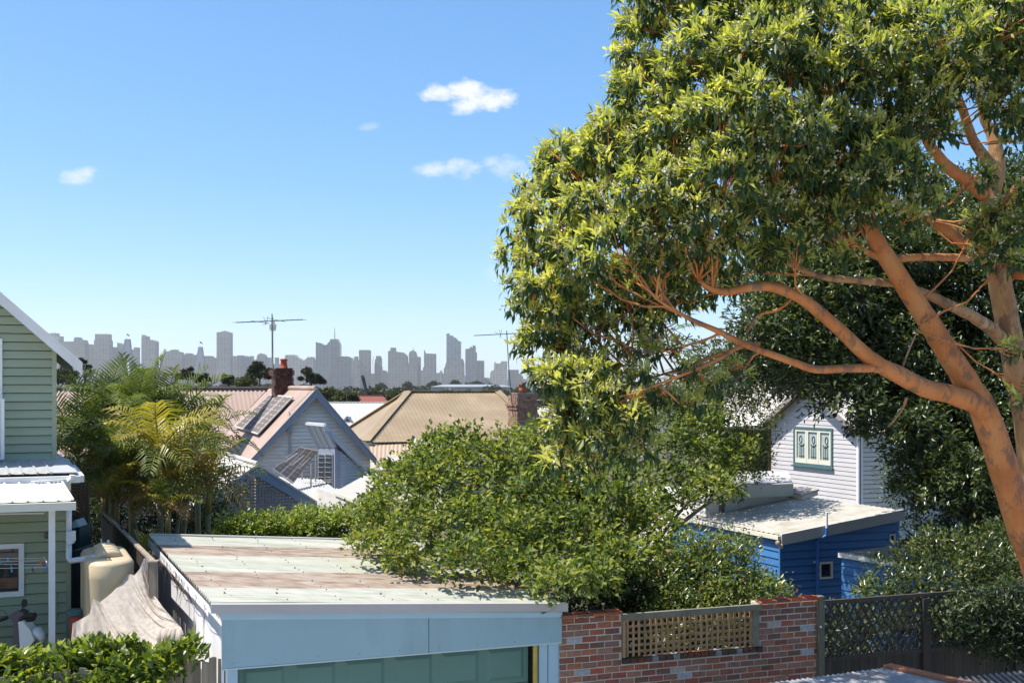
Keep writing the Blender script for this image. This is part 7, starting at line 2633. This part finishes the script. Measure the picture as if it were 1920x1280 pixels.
FM = {}
for key, mt in (('g', m_pg), ('d', m_pd), ('y', m_py), ('o', m_po)):
    FM[key] = [frond_mesh(1.35, .9, mt, seed=1, vang=.5, droop=.1), frond_mesh(1.1, -.1, mt, seed=2), frond_mesh(.9, -.6, mt, seed=3), frond_mesh(.6, -1.0, mt, seed=4, droop=.5), frond_mesh(.35, -1.15, mt, seed=5, droop=.6), frond_mesh(1.2, .35, mt, seed=6, vang=.45, droop=.2)]
FM['up'] = [frond_mesh(1.5, 1.2, m_pg, 26, .26, .05, 9, .7)]


def palm(label, bx, cx_, cy_, D, fl, n, mix, stem=.07, shaft=None, rot=0, low=0, group='palms beside the green house', base_z=GZ, upright=0):
    b = XZ(bx, D, base_z - .05)
    c = W(cx_, cy_, D)
    t = thing('palm_tree', label, 'palm', b, group)
    sh0 = b.lerp(c, .72)
    mid = b.lerp(c, .45) + Vector((random.uniform(-.05, .05), 0, 0))
    MB().tube([b, mid, sh0], [stem * 1.15, stem * .95, stem * .9], 8).build('trunk', m_pstem, t, True)
    MB().tube([sh0, sh0.lerp(c, .4), c], [stem * .95, stem * 1.0, stem * .55], 8).build('crownshaft', shaft or m_pshaft, t, True)
    for i in range(n):
        a = rot + i * 2.39996 + random.uniform(-.2, .2)
        f = i / n
        lv = {0: [0, 5, 1, 2, 3, 4], 1: [5, 1, 2, 2, 3, 4], 2: [1, 2, 2, 3, 3, 4]}[low]
        lvl = lv[min(5, int(f * 6))]
        mk = mix[min(len(mix) - 1, int(f * len(mix)))]
        me = FM[mk][lvl]
        R = Matrix.Rotation(a, 3, 'Z') @ Matrix.Rotation(random.uniform(-.12, .12), 3, 'Y') @ Matrix.Rotation(random.uniform(-.25, .25), 3, 'X')
        s = fl * random.uniform(.85, 1.1) * (.9 if lvl == 0 else 1)
        inst('frond', me, c - Vector((0, 0, .1 * f)), R, t, (s, s, s))
    return t


palm('dark palm at the left of the clump, close to the green house corner', 150, 146, 850, 24.0, 1.8, 17, 'ddgd', rot=.3)
palm('tall dark palm with fronds reaching above the house eave', 195, 190, 806, 25.0, 2.0, 18, 'dgdd', rot=1.0)
palm('tall green palm with one stiff upright frond against the skyline', 250, 250, 800, 24.4, 1.95, 18, 'gdgd', rot=2.0)
t_ = palm('tall palm at the right of the clump touching the pink roof', 315, 318, 806, 25.2, 1.9, 17, 'dgdd', rot=.6)
inst('frond', FM['up'][0], W(288, 770, 24.6), Matrix.Rotation(.25, 3, 'Z') , t_, (1.45,) * 3)
palm('drooping palm at the right edge of the clump before the pink roof', 372, 372, 840, 25.0, 1.65, 15, 'dgdg', rot=2.6)
palm('mid green palm with a stout pale green crownshaft in the middle of the clump', 214, 214, 870, 22.6, 1.7, 14, 'gdgd', .12, rot=.9, low=1)
palm('golden yellow palm arching in the middle front of the clump', 297, 300, 846, 22.0, 1.75, 16, 'yyyg', .06, m_pshaft_o, rot=.2, low=2)
palm('small golden palm low behind the garage roof', 327, 338, 915, 22.6, 1.35, 10, 'yyyo', .05, m_pshaft_o, rot=1.4, low=1)
palm('small palm with orange dry frond tips near the lattice gable', 386, 392, 905, 22.8, 1.5, 11, 'ygoo', .06, m_pshaft_o, rot=.5, low=1)
palm('slim palm with drying fronds left of the golden palm', 262, 245, 905, 23.2, 1.55, 10, 'gyoo', .05, None, rot=2.2, low=1)
palm('dark palm filling the gap behind the side fence', 205, 200, 900, 23.6, 1.9, 13, 'dddd', .07, rot=1.7)
palm('dark palm low between the clump and the hedge', 345, 350, 880, 23.8, 1.8, 13, 'dddg', .07, rot=.1)
palm('low bushy palm with mixed golden and dry fronds behind the garage corner', 225, 218, 935, 22.4, 1.4, 12, 'ygyo', .05, m_pshaft_o, rot=.8, low=1)
palm('low spreading palm just above the far edge of the garage roof', 310, 316, 955, 21.6, 1.15, 12, 'gyyo', .05, m_pshaft_o, rot=2.4, low=1)
palm('low dark palm beside the slatted screen', 166, 160, 915, 23.2, 1.5, 12, 'dgdo', .06, None, rot=1.1, low=1)
palm('young palm sprouting beside the back left corner of the garage', 268, 266, 1045, 19.0, .6, 11, 'yggg', .03, None, rot=.4, group=None, upright=1)
palm('tall feathery palm seen through the gap under the gum crown', 1213, 1213, 668, 46, 2.9, 13, 'gdgd', .14, rot=.3, group=None, base_z=0)

# spiky plant by the annex
yu = thing('yucca', 'spiky yucca rosette beside the blue annex', 'yucca', XZ(1621, 20.6, 0))
c = W(1621, 1108, 20.6)
MB().tube([XZ(1621, 20.6, 0), c], [.06, .05], 7).build('stem', m_mbark, yu)
ax = unit(46, -.25)
tag(leaf_mesh('blades', np.repeat(np.array(c)[None], 46, 0), ax, np.tile([0, 0, 1.0], (46, 1)), RNG.uniform(.38, .55, 46), .045, RNG.uniform(.3, 1, 46), m_pg, yu, 4, .3, .06), kind='stuff')
